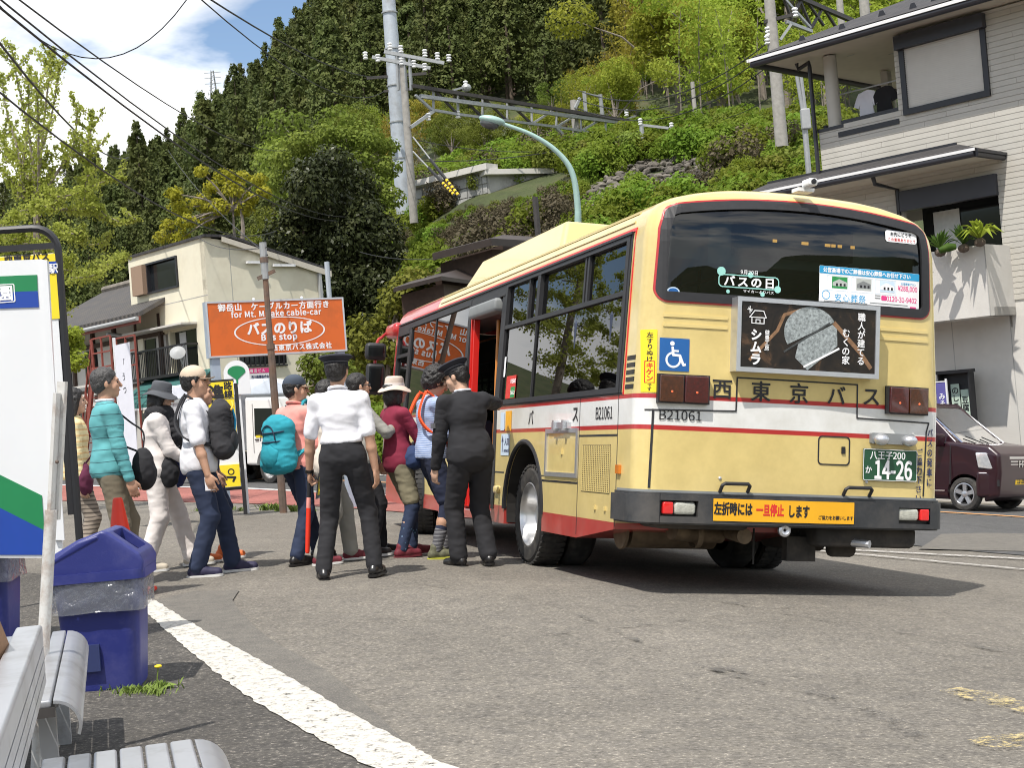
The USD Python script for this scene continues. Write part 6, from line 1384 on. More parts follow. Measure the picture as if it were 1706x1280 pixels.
lobe_tree('maple_tree', 'sparse yellow leaved tree rising behind the cream building', (395, 760), 50.0, [(335, 285), (375, 292), (405, 295), (430, 300), (352, 312), (390, 315), (290, 322), (300, 345), (340, 338), (420, 330), (280, 375), (310, 370), (345, 365), (300, 398), (270, 395), (440, 320), (365, 345), (405, 345)], .40, 3600, .14, 'maple_leaf', 35, [[(385, 760), (392, 420), (388, 350)], [(400, 500), (405, 380), (400, 330)]], sq=.75)
lobe_tree('olive_tree', 'hazy olive green deciduous tree behind the dark evergreen', (600, 600), 56.0, [(500, 235), (540, 225), (575, 225), (610, 235), (640, 245), (485, 265), (520, 262), (560, 258), (600, 265), (640, 280), (475, 300), (500, 295), (625, 310), (645, 330)], .85, 7000, .17, 'broad_leaf', 36, [[(600, 600), (598, 360), (590, 290)]])
lobe_tree('roadside_shrub', 'leafy shrub in front of the cream wall under the orange sign', (545, 850), 30.0, [(530, 610), (555, 605), (575, 625), (520, 640), (548, 640), (570, 660), (540, 680), (580, 690), (515, 605), (590, 640)], .40, 3000, .10, 'broad_leaf', 37, [[(550, 800), (550, 690), (550, 650)]], sq=.9)
lobe_tree('bank_tree', 'mid green tree at the foot of the bank left of the bus front', (655, 800), 33.0, [(650, 520), (670, 500), (690, 480), (640, 560), (615, 600), (640, 620), (660, 580), (690, 520), (610, 560)], .55, 4200, .14, 'broad_leaf', 38, [[(645, 780), (645, 640), (650, 560)]], sq=.9)
lobe_tree('garden_tree', 'low green tree in front of the old tiled house', (118, 800), 40.0, [(118, 560), (128, 575), (112, 590), (125, 600), (108, 560)], .35, 1200, .13, 'bright_leaf', 39, [[(112, 760), (114, 640), (117, 600)]], sq=.8)
# plants on the balcony
def rosette(name, label, px, py, d, n, L, m, seed, droop=.3):
 rng = np.random.default_rng(seed); b = P(px, py, d); T_ = thing(name, label, 'plant', loc=b); mb = MB()
 for k in range(n):
  a = rng.uniform(0, 2 * PI); el_ = rng.uniform(.5, 1.35); l_ = L * rng.uniform(.7, 1.15); dr = np.array([math.cos(a) * math.cos(el_), math.sin(a) * math.cos(el_), math.sin(el_)]); s_ = np.cross(dr, [0, 0, 1]); s_ /= np.linalg.norm(s_); p0 = np.zeros(3); p1 = dr * l_ * .55; p2 = dr * l_ - np.array([0, 0, droop * l_ * math.cos(el_)])
  w = l_ * .09; mb.add([p0, p1 + s_ * w, p2, p1 - s_ * w, p1 + [0, 0, -.02]], [[0, 1, 4], [1, 2, 4], [2, 3, 4], [3, 0, 4]])
 part(T_, 'leaf', mb.get(), m, kind='stuff'); part(T_, 'root_stock', MB().ball((0, 0, -.06), (.10, .10, .08), 1).get(), 'bark'); return T_
rosette('potted_plant', 'spiky dark green plant on the balcony wall, left of two others', 1566, 415, 24.9, 26, .42, 'plant_leaf', 1)
rosette('potted_plant', 'spiky plant with bluish leaves in the middle of the balcony wall', 1605, 408, 24.7, 30, .42, 'plant_leaf', 2)
rosette('potted_plant', 'tall drooping pale green plant at the right end of the balcony wall', 1632, 398, 24.5, 34, .55, 'bright_leaf', 3, .7)
solo('aloe_trunk', MB().tube([P(1565, 418, 24.6), P(1580, 412, 24.6), P(1592, 411, 24.6)], [.05, .08, .05], 8).get(), 'plant_leaf', 'thick pale green stem lying along the balcony wall top', 'plant', smooth=True)
# ================================================================ POLES, GANTRY, WIRES
pbr('steel_pole', (.40, .44, .48), .55, .2, var=.10, scale=3, dirt=(.28, .29, .30)); pbr('concrete_pole', (.30, .285, .26), .9, var=.25, scale=5); pbr('galvanised', (.33, .34, .34), .5, .4, var=.15, scale=8); pbr('dark_steel', (.050, .045, .042), .6, .3, var=.3, scale=8); pbr('insulator_white', (.78, .78, .78), .25, var=.03); pbr('lamp_green', (.30, .44, .40), .45, .1, var=.08, scale=4); pbr('rust_pole', (.13, .095, .075), .75, .2, var=.3, scale=14, dirt=(.20, .10, .05)); pbr('wire_black', (.012, .012, .013), .6, var=.1); pbr('guard_yellow', (.75, .50, .02), .5, var=.05)
def pole(name, label, a, b, d, r0, r1, m, n=12, cat='utility pole', extra=None, pitchd=0.0):
 "pole seen from pixel a (foot) to b (top) at depth d, standing upright"
 f, t = P(*a, d), P(*b, d); t = np.array([f[0], f[1], t[2]]); T_ = thing(name, label, cat, loc=f); mb = MB().tube([(0, 0, -1.2), t - f], [r0, r1], n); part(T_, 'shaft', mb.get(), m, smooth=40); return T_, f, t
def ins(mb, p, s=.09):
 for k in range(3): mb.ball(np.asarray(p) + [0, 0, .07 * k * s / .09], (s * .75, s * .75, s * .35), 1)
T_, f, t = pole('utility_pole', 'tall pale steel pole rising out of the top of the picture', (672, 312), (640, -60), 62.0, .40, .27, 'steel_pole', 16)
rn = MB()
for k in range(7): rn.tube([(0, 0, 1.6 * k + 1.2), (0, 0, 1.6 * k + 1.26)], .40 - .012 * k, 14)
part(T_, 'joint_ring', rn.get(), 'galvanised'); part(T_, 'bracket', MB().beam((-1.2, -.1, (P(640, 128, 62) - f)[2]), (1.4, -.1, (P(640, 128, 62) - f)[2]), .12).beam((-.5, -.1, (P(640, 152, 62) - f)[2]), (.7, -.1, (P(640, 152, 62) - f)[2]), .10).get(), 'dark_steel')
# catenary gantry over the railway
DGY = 60.0
GA = thing('rail_gantry', 'long steel lattice gantry over the railway with crossarms on its left post', 'gantry', loc=P(688, 365, DGY)); g0 = P(688, 365, DGY)
def gq(px, py, d=DGY): return P(px, py, d) - g0
dd = lambda px: DGY + (px - 690) / 370 * 9.0
def gl2(px, py): return P(px, py, dd(px)) - g0
part(GA, 'left_post', MB().tube([gq(690, 372) * [1, 1, 1], [gq(686, 300)[0], gq(686, 300)[1], gq(684, 100)[2]]], [.18, .15], 10).get(), 'concrete_pole', smooth=40)
part(GA, 'right_post', MB().tube([gl2(966, 300), [gl2(966, 300)[0], gl2(966, 300)[1], gl2(962, 165)[2]]], [.19, .16], 10).get(), 'concrete_pole', smooth=40)
up_l = lambda x: np.interp(x, [688, 830, 960, 1058], [143, 166, 185, 203]); lo_l = lambda x: np.interp(x, [688, 720, 760, 860, 925, 1052], [162, 183, 190, 203, 211, 232])
part(GA, 'top_chord', MB().beam(gl2(688, 143), gl2(1058, 203), .15, .15).get(), 'dark_steel')
part(GA, 'second_chord', MB().beam(gl2(700, 160), gl2(1040, 205), .14, .16).get(), 'galvanised')
ch = MB(); xs = list(np.arange(722, 1053, 41))
for a, b in zip(xs[:-1], xs[1:]): ch.beam(gl2(a, lo_l(a)), gl2(b, lo_l(b)), .11)
part(GA, 'bottom_chord', ch.get(), 'galvanised')
for i, x in enumerate(xs):
 part(GA, 'upright', MB().beam(gl2(x, up_l(x)), gl2(x, lo_l(x)), .09).get(), 'galvanised')
 if i: x0 = xs[i - 1]; part(GA, 'diagonal', (MB().beam(gl2(x0, up_l(x0)), gl2(x, lo_l(x)), .09) if x < 900 else MB().beam(gl2(x0, lo_l(x0)), gl2(x, up_l(x)), .09)).get(), 'dark_steel' if x < 900 else 'galvanised')
part(GA, 'brace', MB().beam(gl2(692, 158), gl2(722, 185), .10).beam(gl2(684, 212), gl2(722, 185), .13).get(), 'galvanised'); part(GA, 'brace', MB().beam(gl2(925, 211), gl2(962, 250), .13).beam(gl2(962, 250), gl2(998, 226), .15).get(), 'galvanised')
for y, x0, x1 in ((86, 640, 740), (95, 620, 717)): part(GA, 'crossarm', MB().beam(gq(x0, y), gq(x1, y + (x1 - x0) * .19), .14, .14).get(), 'galvanised')
for x in (664, 676, 685): part(GA, 'arm_post', MB().beam(gq(x, 150), gq(x - 3, 92), .10).get(), 'galvanised')
for x, y in ((609, 97), (630, 101), (669, 107), (690, 111), (708, 116), (668, 86), (708, 93), (729, 98), (748, 101), (650, 82)): m = MB(); ins(m, gq(x, y), .15); part(GA, 'insulator', m.get(), 'insulator_white', smooth=True)
for x, y in ((714, 199), (763, 195), (1024, 236), (776, 145), (1044, 192)): m = MB(); ins(m, gl2(x, y), .15); part(GA, 'insulator', m.get(), 'insulator_white', smooth=True)
part(GA, 'guard_post', MB().beam(gl2(976, 190), gl2(973, 152), .16).beam(gl2(1004, 195), gl2(1000, 157), .16).beam(gl2(958, 180), gl2(966, 163), .12).beam(gl2(973, 155), gl2(1000, 160), .06).get(), 'galvanised')
part(GA, 'lamp_arm', MB().beam(gl2(755, 150), gl2(776, 144), .08).ball(gl2(777, 146), (.22, .22, .18), 1).beam(gl2(1044, 198), gl2(1058, 193), .08).get(), 'galvanised')
T_, f, t = pole('signal_post', 'slim galvanised post with a side arm right of the gantry', (1073, 262), (1067, 206), 58.0, .11, .09, 'galvanised', 8, 'post'); part(T_, 'arm', MB().beam((0, 0, (P(1067, 208, 58) - f)[2]), P(1118, 214, 58) - f, .10).get(), 'galvanised'); m = MB(); ins(m, P(1067, 207, 58) - f, .13); ins(m, P(1119, 214, 58) - f, .13); part(T_, 'insulator', m.get(), 'insulator_white')
pole('wire_post', 'thin pale post standing in the bushes of the bank', (1160, 214), (1154, 136), 60.0, .10, .08, 'concrete_pole', 8, 'post')
pole('short_post', 'short black post on the dry bank behind the bus roof', (897, 398), (892, 328), 40.0, .09, .08, 'dark_steel', 8, 'post')
T_, f, t = pole('utility_pole', 'thick concrete pole with dark arm left of the sided house', (1298, 190), (1280, -60), 52.0, .24, .19, 'concrete_pole', 12)
part(T_, 'arm', MB().beam(P(1273, 36, 52) - f, P(1322, 24, 52) - f, .12).get(), 'dark_steel'); m = MB()
for x, y in ((1325, 26), (1280, 58), (1279, 72)): ins(m, P(x, y, 52) - f, .16)
part(T_, 'insulator', m.get(), 'insulator_white'); part(T_, 'stay', MB().beam(P(1318, 40, 52) - f, P(1300, 66, 52) - f, .1).get(), 'galvanised')
# second lattice girder behind the house roof
d2 = 52.0; LG = thing('lattice_girder', 'steel lattice girder above the roof of the sided house', 'girder', loc=P(1300, 30, d2)); l0 = P(1300, 30, d2); q2 = lambda x, y: P(x, y, d2 + (x - 1300) / 120 * 4) - l0
part(LG, 'chord', MB().beam(q2(1322, -8), q2(1420, 34), .16).get(), 'dark_steel'); part(LG, 'chord', MB().beam(q2(1310, 36), q2(1352, 52), .12).beam(q2(1296, -14), q2(1350, 46), .10).get(), 'galvanised')
for x, y, x1, y1 in ((1300, -20, 1318, 30), (1330, -6, 1352, 46), (1345, 2, 1372, 42), (1352, 46, 1372, 10), (1372, 12, 1392, 44), (1318, 30, 1338, -6)): part(LG, 'diagonal', MB().beam(q2(x, y), q2(x1, y1), .09).get(), 'dark_steel')
pole('utility_pole', 'slim pale pole just beyond the house roof ridge', (1402, 40), (1398, -30), 70.0, .18, .16, 'concrete_pole', 10); pole('utility_pole', 'second slim pole beyond the house roof, right of the first', (1441, 20), (1438, -40), 66.0, .24, .22, 'concrete_pole', 10)
# twin tube post beside the house
T_, f, t = pole('steel_post', 'slim steel post with twin upper tubes beside the house corner', (1348, 296), (1340, 206), 38.0, .075, .075, 'galvanised', 8, 'post'); part(T_, 'twin_tube', MB().tube([P(1341, 206, 38) - f, P(1327, 124, 38) - f], .05, 8).tube([P(1344, 204, 38) - f, P(1334, 124, 38) - f], .05, 8).get(), 'galvanised', smooth=40); part(T_, 'junction_box', tri_of(rbox(P(1341, 200, 38) - f - [.10, .1, .25], P(1341, 200, 38) - f + [.14, .1, .30], .03)), 'pvc_grey')
# street lamp
DL = 31.0; lb = at(968, 860, DL); LT = thing('street_lamp', 'pale green street lamp curving over the bus roof', 'street lamp', loc=lb)
cv = [(966, 860), (963, 420), (962, 340), (952, 285), (925, 250), (885, 224), (838, 206)]
part(LT, 'arm', MB().tube(bez([P(x, y, DL) - lb for x, y in cv], 8), np.linspace(.085, .04, 49), 10).get(), 'lamp_green', smooth=40)
hd = P(820, 204, DL) - lb; dr = P(838, 206, DL) - P(800, 198, DL); dr /= np.linalg.norm(dr); sd_ = np.cross(dr, [0, 0, 1]); sd_ /= np.linalg.norm(sd_); un = np.cross(sd_, dr)
Mh = np.stack([dr, sd_, un], 1); part(LT, 'lamp_head', MB().ball(hd + [0, 0, .05], (.29, .15, .10), 3, M=Mh).get(), 'lamp_green', smooth=True); part(LT, 'lamp_bowl', MB().ball(hd + un * -.045 - dr * .05, (.21, .12, .11), 3, M=Mh).get(), 'pane_dim', smooth=True)
# thin rusty pole in front of the orange sign
b = at(472, 851, 20.1); pt_ = P(440, 405, 20.1); RP = thing('thin_pole', 'thin rusty pole standing in front of the orange sign', 'pole', loc=b); tp_ = np.array([0, 0, (pt_ - b)[2]])
part(RP, 'shaft', MB().tube([(0, 0, -.2), (0, 0, 1.3), tp_ * .62], [.055, .055, .05], 8).tube([tp_ * .62, tp_], [.042, .038], 8).get(), 'rust_pole', smooth=40)
part(RP, 'clamp', MB().tube([(0, 0, .98), (0, 0, 1.10)], .072, 8).tube([tp_ * .62 - [0, 0, .05], tp_ * .62 + [0, 0, .03]], .06, 8).tube([tp_ * .93, tp_ * .95], .06, 8).get(), 'rust_pole'); part(RP, 'crosspiece', MB().beam(tp_ * .885 + [-.11, -.02, -.05], tp_ * .885 + [.14, .02, .05], .05).get(), 'rust_pole')
part(RP, 'ribbed_cap', MB().tube([tp_ - [0, 0, .5], tp_ + [0, 0, .02]], .052, 10).get(), 'galvanised'); rp_top = b + tp_
pole('vent_pipe', 'pale pipe with rusty top between the building and the evergreen', (549, 498), (545, 436), 40.0, .07, .07, 'steel_pole', 8, 'pipe')
# striped guy wires of the gantry
for a_, b_, lb_ in (((688, 228), (766, 328), 'upper striped guy wire with black sleeve beside the block wall'), ((688, 252), (758, 326), 'lower striped guy wire with black sleeve beside the block wall')):
 A, B = P(*a_, 59.5), P(*b_, 57.5); T_ = thing('guy_wire', lb_, 'wire', loc=A); v = B - A
 part(T_, 'cable', MB().tube([(0, 0, 0), v], .03, 5).get(), 'galvanised'); part(T_, 'sleeve', MB().tube([v * .38, v * .70], .065, 8).get(), 'rail_black', smooth=40)
 ym = MB()
 for k in range(5): ym.tube([v * (.72 + .055 * k), v * (.75 + .055 * k)], .065, 8)
 part(T_, 'yellow_band', ym.get(), 'guard_yellow'); part(T_, 'black_band', MB().tube([v * .70, v], .055, 8).get(), 'rail_black')
# wires
def wire(label, a, da, b, db, sag, r=.012, bow=0):
 return solo('overhead_wire', MB().tube(catenary(P(*a, da), P(*b, db), sag, 16), r, 5).get(), 'wire_black', label, 'wire')
wire('thick dark cable from the left edge down to the cream building', (-40, 20), 14, (215, 262), 44, .5, .016); wire('cable from upper left across the ginkgo to the evergreen', (-60, 105), 16, (460, 385), 46, .8, .014)
wire('lowest of the bundled wires from the top left corner', (-30, -12), 16, (600, 362), 60, 1.0, .016); wire('middle one of the bundled wires from the top left corner', (-20, -18), 16, (612, 355), 60, 1.0, .013); wire('topmost of the bundled wires from the top left corner', (0, -25), 16, (480, 250), 58, .6, .012)
wire('single wire sagging in the sky at the top left', (-20, -12), 22, (330, -30), 24, 1.15, .010); wire('pair of wires entering at the top centre, left one', (325, -10), 22, (640, 152), 60, .8, .012); wire('pair of wires entering at the top centre, right one', (328, -16), 22, (640, 128), 60, .4, .016)
wire('wire from the rusty pole up to the left', (444, 412), 20.1, (330, 395), 40, .15, .008); wire('wire rising from the rusty pole to the evergreen', (446, 425), 20.1, (280, 250), 44, .2, .008)
for i, (y0, y1) in enumerate(((150, 88), (165, 105), (180, 128))): wire(('uppermost', 'middle', 'lowest')[i] + ' of three railway wires from the gantry to the concrete pole', (962, y0), 66, (1282, y1 - 20), 52, 1.2, .022)
wire('railway contact wire under the gantry', (700, 268), 60, (1070, 216), 60, .4, .020); wire('slack wire from the bank post to the concrete pole', (1157, 205), 60, (1300, 150), 52, .3, .015); wire('railway messenger wire behind the street lamp', (690, 232), 60, (1110, 210), 62, .8, .018); wire('wire from the gantry post down to the brown shed', (735, 430), 33, (600, 420), 39, .1, .01)
# far pylon on the ridge
DP = 330.0; pb = P(357, 165, DP); PY = thing('pylon', 'small faint lattice pylon on the far ridge', 'pylon', loc=pb); mb = MB(); hgt = 48 / FOC * DP
for s in ((-1, -1), (1, -1), (1, 1), (-1, 1)): mb.beam((s[0] * 1.0, s[1] * 1.0, -4), (s[0] * .25, s[1] * .25, hgt), .14)
for k in range(7):
 z, w = hgt * k / 7, 1.0 - .75 * k / 7
 mb.beam((-w, -w, z), (w, -w, z + hgt / 7), .09).beam((w, -w, z), (-w, -w, z + hgt / 7), .09)
part(PY, 'tower', mb.get(), 'galvanised'); ar = MB()
for f in (.55, .75, .93): ar.beam((-1.9, 0, hgt * f), (1.9, 0, hgt * f), .13)
part(PY, 'arm', ar.get(), 'galvanised')
# ================================================================ STREET OBJECTS
pbr('sign_orange', (.62, .125, .018), .5, var=.05, scale=2, dirt=(.50, .11, .02), dscale=3); pbr('sign_frame', (.55, .57, .60), .4, .4, var=.05); pbr('post_blue_grey', (.36, .42, .50), .45, .2, var=.08); pbr('board_white', (.72, .73, .74), .35, var=.03, scale=2, coat=.3); pbr('board_green', (.012, .20, .07), .4, var=.05); pbr('board_blue', (.012, .055, .32), .4, var=.05)
pbr('bin_blue', (.017, .024, .15), .42, var=.07, scale=4, bump=.1, bscale=200, dirt=(.045, .05, .18), dscale=4); pbr('cone_red', (.70, .035, .012), .45, var=.06); pbr('bench_aluminium', (.42, .43, .45), .34, .55, var=.10, scale=3, dirt=(.27, .265, .26), dscale=4); pbr('old_white_steel', (.58, .57, .54), .5, .1, var=.08, scale=9, dirt=(.26, .15, .09), dscale=5); pbr('grass_blade', (.14, .20, .03), .8, var=.4, scale=12); pbr('petal_yellow', (.80, .55, .02), .6, var=.05); pbr('rust_panel', (.22, .12, .06), .8, var=.4, scale=6)
mat('plastic_bag', {'t': ('transparent_bsdf', {'color': (.93, .94, .95)}), 'g': ('glossy_bsdf', {'color': (1, 1, 1), 'roughness': .12}), 'd': ('diffuse_bsdf', {'color': (.7, .72, .75)}), 'tc': ('texture_coordinate', {}), 'n': ('noise_texture', {'scale': 16.0, 'detail': 3.0, 'distortion': 1.5}), 'b': ('bump', {'strength': 1.0, 'distance': .02}), 'f': ('fresnel', {'IOR': 1.6}), 'm1': ('mix_closure', {'fac': .10}), 'm': ('mix_closure', {})}, [('tc.object', 'n.vector'), ('n.fac', 'b.height'), ('b.normal', 'g.normal'), ('b.normal', 'f.normal'), ('t.BSDF', 'm1.closure1'), ('d.BSDF', 'm1.closure2'), ('f.fac', 'm.fac'), ('m1.closure', 'm.closure1'), ('g.BSDF', 'm.closure2')], 'm.closure')
# big orange bus stop sign
A, B = P(345, 550, 20.45), P(575, 543, 21.45); SG = Wall(A[:2], (B - A)[:2]); SG.thing('bus_stop_sign', 'large orange bus stop board with white lettering on two grey posts', 'sign')
sw = float(np.linalg.norm((B - A)[:2])); z1, z0 = SG.w_of(345, 503), SG.w_of(351, 597); hh_ = z1 - z0
SG.part('sign_box', [(0, sw, -.14, 0, z0, z1)], 'post_blue_grey'); SG.part('sign_face', [(.025, sw - .025, 0, .006, z0 + .025, z1 - .025)], 'sign_orange')
SG.part('sign_frame', [(0, sw, 0, .014, z1 - .025, z1), (0, sw, 0, .014, z0, z0 + .025), (0, .025, 0, .014, z0 + .025, z1 - .025), (sw - .025, sw, 0, .014, z0 + .025, z1 - .025)], 'sign_frame')
def srow(s, h, u, w, bold=1, **k): fr_text(SG, s, h * hh_, u * sw, .0075, z0 + w * hh_, 'ink_white', bold, **k)
srow('御岳山　ケーブルカー方面行き', .140, .485, .885, 2, sx=1.0, gap=.08); srow('for Mt. Mitake cable-car', .138, .50, .755, 2, sx=1.0, gap=.06); srow('バスのりば', .235, .515, .485, 3, gap=.06); srow('Bus stop', .145, .505, .305, 3, gap=.10); srow('西東京バス株式会社', .118, .665, .125, 2, gap=.10)
el = affinity.scale(Point(0, 0).buffer(1, quad_segs=24), .33 * sw, .262 * hh_); el = affinity.translate(el.difference(affinity.scale(el, .965, .94)), .515 * sw, z0 + .425 * hh_); vv, ff = trimesh.creation.triangulate_polygon(el, engine='earcut'); part(SG.T, 'ellipse', (np.column_stack([vv[:, 0], np.full(len(vv), -.0085), vv[:, 1]]), ff), 'ink_white')
for u in (.10, sw - .09): SG.part('post', [(u - .06, u + .06, -.13, -.02, float(G(*(A[:2] + SG.u[:2] * u))) - .3, z0)], 'post_blue_grey')
for u in (.35, .70): part(SG.T, 'sign_lamp', MB().ball((u * sw, .05, z1 + .02), .02, 1).get(), 'ink_white')
# yellow route board, bus stop disc
yb = at(378, 838, 19.6); YS = Wall(P(352, 700, 19.6)[:2], (1, .12)); YS.thing('route_board', 'yellow route bus board with black lettering in a black frame behind the T-shirt man', 'sign'); u1 = YS.u_of(393, 700); yz = float(G(*yb[:2])); q = lambda y: YS.w_of(378, y)
for a, b in ((636, 664), (666, 745), (775, 812)): YS.part('yellow_panel', [(-.02, u1, 0, .02, q(b), q(a))], 'sticker_yellow')
YS.part('black_frame', [(u1 + .01, u1 + .06, -.02, .03, yz, q(640)), (-.08, -.03, -.02, .03, yz, q(640)), (-.03, u1 + .01, -.02, .0, q(638), q(632)), (-.03, u1 + .01, -.02, .0, q(818), q(813))], 'rail_black'); YS.part('white_panel', [(-.03, u1, -.015, -.003, q(812), q(640))], 'board_white')
fr_text(YS, '進', .20, u1 * .30, .021, q(652), 'ink_black', 3); fr_text(YS, '路線', .115, u1 * .78, .021, q(650), 'ink_black', 2, True); fr_text(YS, 'バス', .115, u1 * .78, .021, q(690), 'ink_black', 2, True)
vv = flat(union_all([Point(0, .05).buffer(.045).difference(Point(0, .05).buffer(.03)), LineString([(-.06, -.02), (.05, -.03), (.02, -.08)]).buffer(.014)]), np.eye(4), .002); v_ = np.array(vv.vertices); part(YS.T, 'small_mark', (np.column_stack([v_[:, 0] + u1 * .65, -.021 - v_[:, 2], v_[:, 1] + q(793)]), vv.faces), 'ink_black')
SD = Wall(P(394, 620, 20.2)[:2], (1, .1)); SD.thing('stop_disc', 'round white bus stop disc with green leaf mark on a pole', 'sign'); zc = SD.w_of(394, 622)
def disc(fr_, g, v, m, name, th=.004):
 t = flat(g, np.eye(4), th); v_ = np.array(t.vertices); return part(fr_.T, name, trimesh.Trimesh(np.column_stack([v_[:, 0], -(v + v_[:, 2]), v_[:, 1] + zc]), t.faces, process=False), m)
disc(SD, Point(0, 0).buffer(.18, quad_segs=16).union(sbox(-.18, -.30, .18, 0)), -.02, 'board_white', 'disc', .03); fan = Polygon([(0, -.10)] + [(.125 * math.sin(t), .02 + .085 * math.cos(t)) for t in np.linspace(1.75, -1.75, 17)]); disc(SD, fan.union(sbox(-.012, -.15, .012, 0)), .012, 'board_green', 'leaf_mark'); SD.part('pole', [(-.03, .03, -.06, -.02, yz - .05, zc)], 'board_white')
# white board with green and blue stripes at the left edge
WB = Wall(P(-60, 650, 7.6)[:2], (1, .16)); WB.thing('park_board', 'white board with green and blue bands at the left edge', 'sign'); wpx = lambda pts, o=0: Polygon([WB.px(x, y, o) for x, y in pts])
def wface(pts, v, m, name, th=.004, g=None):
 t = flat(wpx(pts) if g is None else g, np.eye(4), th); v_ = np.array(t.vertices); return part(WB.T, name, trimesh.Trimesh(np.column_stack([v_[:, 0], -(v + v_[:, 2]), v_[:, 1]]), t.faces, process=False), m)
wface([(-140, 440), (68, 432), (79, 434), (103, 890), (103, 930), (-140, 930)], -.05, 'board_white', 'board', .05); wface([(70, 434), (79, 434), (108, 900), (92, 900)], .0, 'board_white', 'board_rim', .02)
wface([(-140, 466), (62, 458), (63, 485), (-140, 492)], .001, 'board_green', 'green_band'); wface([(-140, 492), (63, 485), (65, 512), (-140, 519)], .001, 'board_blue', 'blue_band')
wface([(-140, 722), (70, 826), (74, 884), (-140, 775)], .001, 'board_green', 'green_band'); wface([(-140, 775), (74, 884), (78, 925), (-140, 925)], .001, 'board_blue', 'blue_band')
c_ = WB.px(9, 489); g = text('園', .085, 2); wface(None, .0055, 'ink_white', 'lettering', .002, affinity.translate(rrect(-.05, -.05, .05, .05, .01).difference(rrect(-.045, -.045, .045, .045, .008)).union(g), c_[0], c_[1]))
# tall black frame with yellow panel behind it
BF = Wall(P(-40, 600, 9.6)[:2], (1, .10)); BF.thing('framed_notice', 'tall black rounded frame holding a yellow and blue notice at the left edge', 'sign'); fz = float(G(-3.4, 9.6)); a0, a1 = BF.u_of(-60, 500), BF.u_of(103, 500); zt = BF.w_of(60, 380); r_ = .16
path = [(a0, .0, fz), (a0, 0, zt - r_)] + [(a0 + r_ - r_ * math.cos(t), 0, zt - r_ + r_ * math.sin(t)) for t in np.linspace(.2, PI / 2, 6)] + [(a1 - r_ + r_ * math.sin(t), 0, zt - r_ + r_ * math.cos(t)) for t in np.linspace(0, PI / 2, 7)] + [(a1, 0, zt - .5), (a1, 0, fz - .02)]
part(BF.T, 'frame', MB().tube(path, .026, 8).get(), 'rail_black', smooth=40); BF.part('cross_bar', [(a0, a1, -.015, .02, BF.w_of(50, 412) - .02, BF.w_of(50, 412) + .02)], 'rail_black')
BF.part('notice_panel', [(a0 + .03, a1 - .03, -.01, .01, BF.w_of(60, 690), BF.w_of(60, 424))], 'board_white'); BF.part('yellow_panel', [(a0 + .03, BF.u_of(97, 480), .01, .016, BF.w_of(60, 534), BF.w_of(60, 425))], 'sticker_yellow'); BF.part('blue_panel', [(a0 + .05, BF.u_of(97, 450), .016, .02, BF.w_of(60, 458), BF.w_of(60, 438))], 'board_blue')
fr_text(BF, '西東京バス', .06, BF.u_of(45, 428), .0175, BF.w_of(45, 430), 'ink_black', 2); fr_text(BF, '駅', .07, BF.u_of(90, 448), .021, BF.w_of(90, 448), 'ink_white', 1)
BF.part('lower_plate', [(BF.u_of(94, 600), a1 + .0, -.02, .0, BF.w_of(97, 860), BF.w_of(97, 534))], 'rail_black')
# nobori banner whose reflection shows in the bus windows
NB = Wall(P(196, 640, 17.9)[:2], (.60, -.80)); NB.thing('banner_flag', 'white cloth banner with black brush lettering by the red stair', 'banner'); nz = NB.w_of(208, 572); nw = NB.u_of(221, 640)
nw = max(nw, .2); NB.part('cloth', [(0, nw, 0, .006, nz - 1.8, nz)], 'laundry_white'); NB.part('pole', [(-.03, -.005, -.015, .015, .0, nz + .1)], 'board_white')
fr_text(NB, '「うつ', .11, nw * .5, .007, nz - .40, 'ink_black', 0, True, gap=.5)
# leaning white post with bracket plates in front of the board
DPo = 5.0; f, t = P(74, 1048, DPo), P(93, 700, DPo); f2 = np.array([f[0], f[1], float(G(f[0], f[1]))]); LP = thing('white_post', 'worn white steel post with bracket plates in front of the white board', 'post', loc=f2)
dv = (t - f); k = (f2[2] - f[2]) / dv[2]; b0 = f + dv * k - f2; tp = P(97, 655, DPo) - f2
part(LP, 'shaft', MB().tube([b0, P(85, 850, DPo) - f2], .021, 10).get(), 'old_white_steel', smooth=40); part(LP, 'bracket_plate', MB().beam(P(84, 866, DPo) - f2, P(95, 655, DPo) - f2, .035, .012).get(), 'old_white_steel'); part(LP, 'bracket_plate', MB().beam(P(92, 866, DPo + .03) - f2, P(104, 636, DPo + .03) - f2, .022, .03).get(), 'old_white_steel'); part(LP, 'bolt', MB().ball(P(95, 770, DPo - .02) - f2, .007, 1).get(), 'rust_pole')
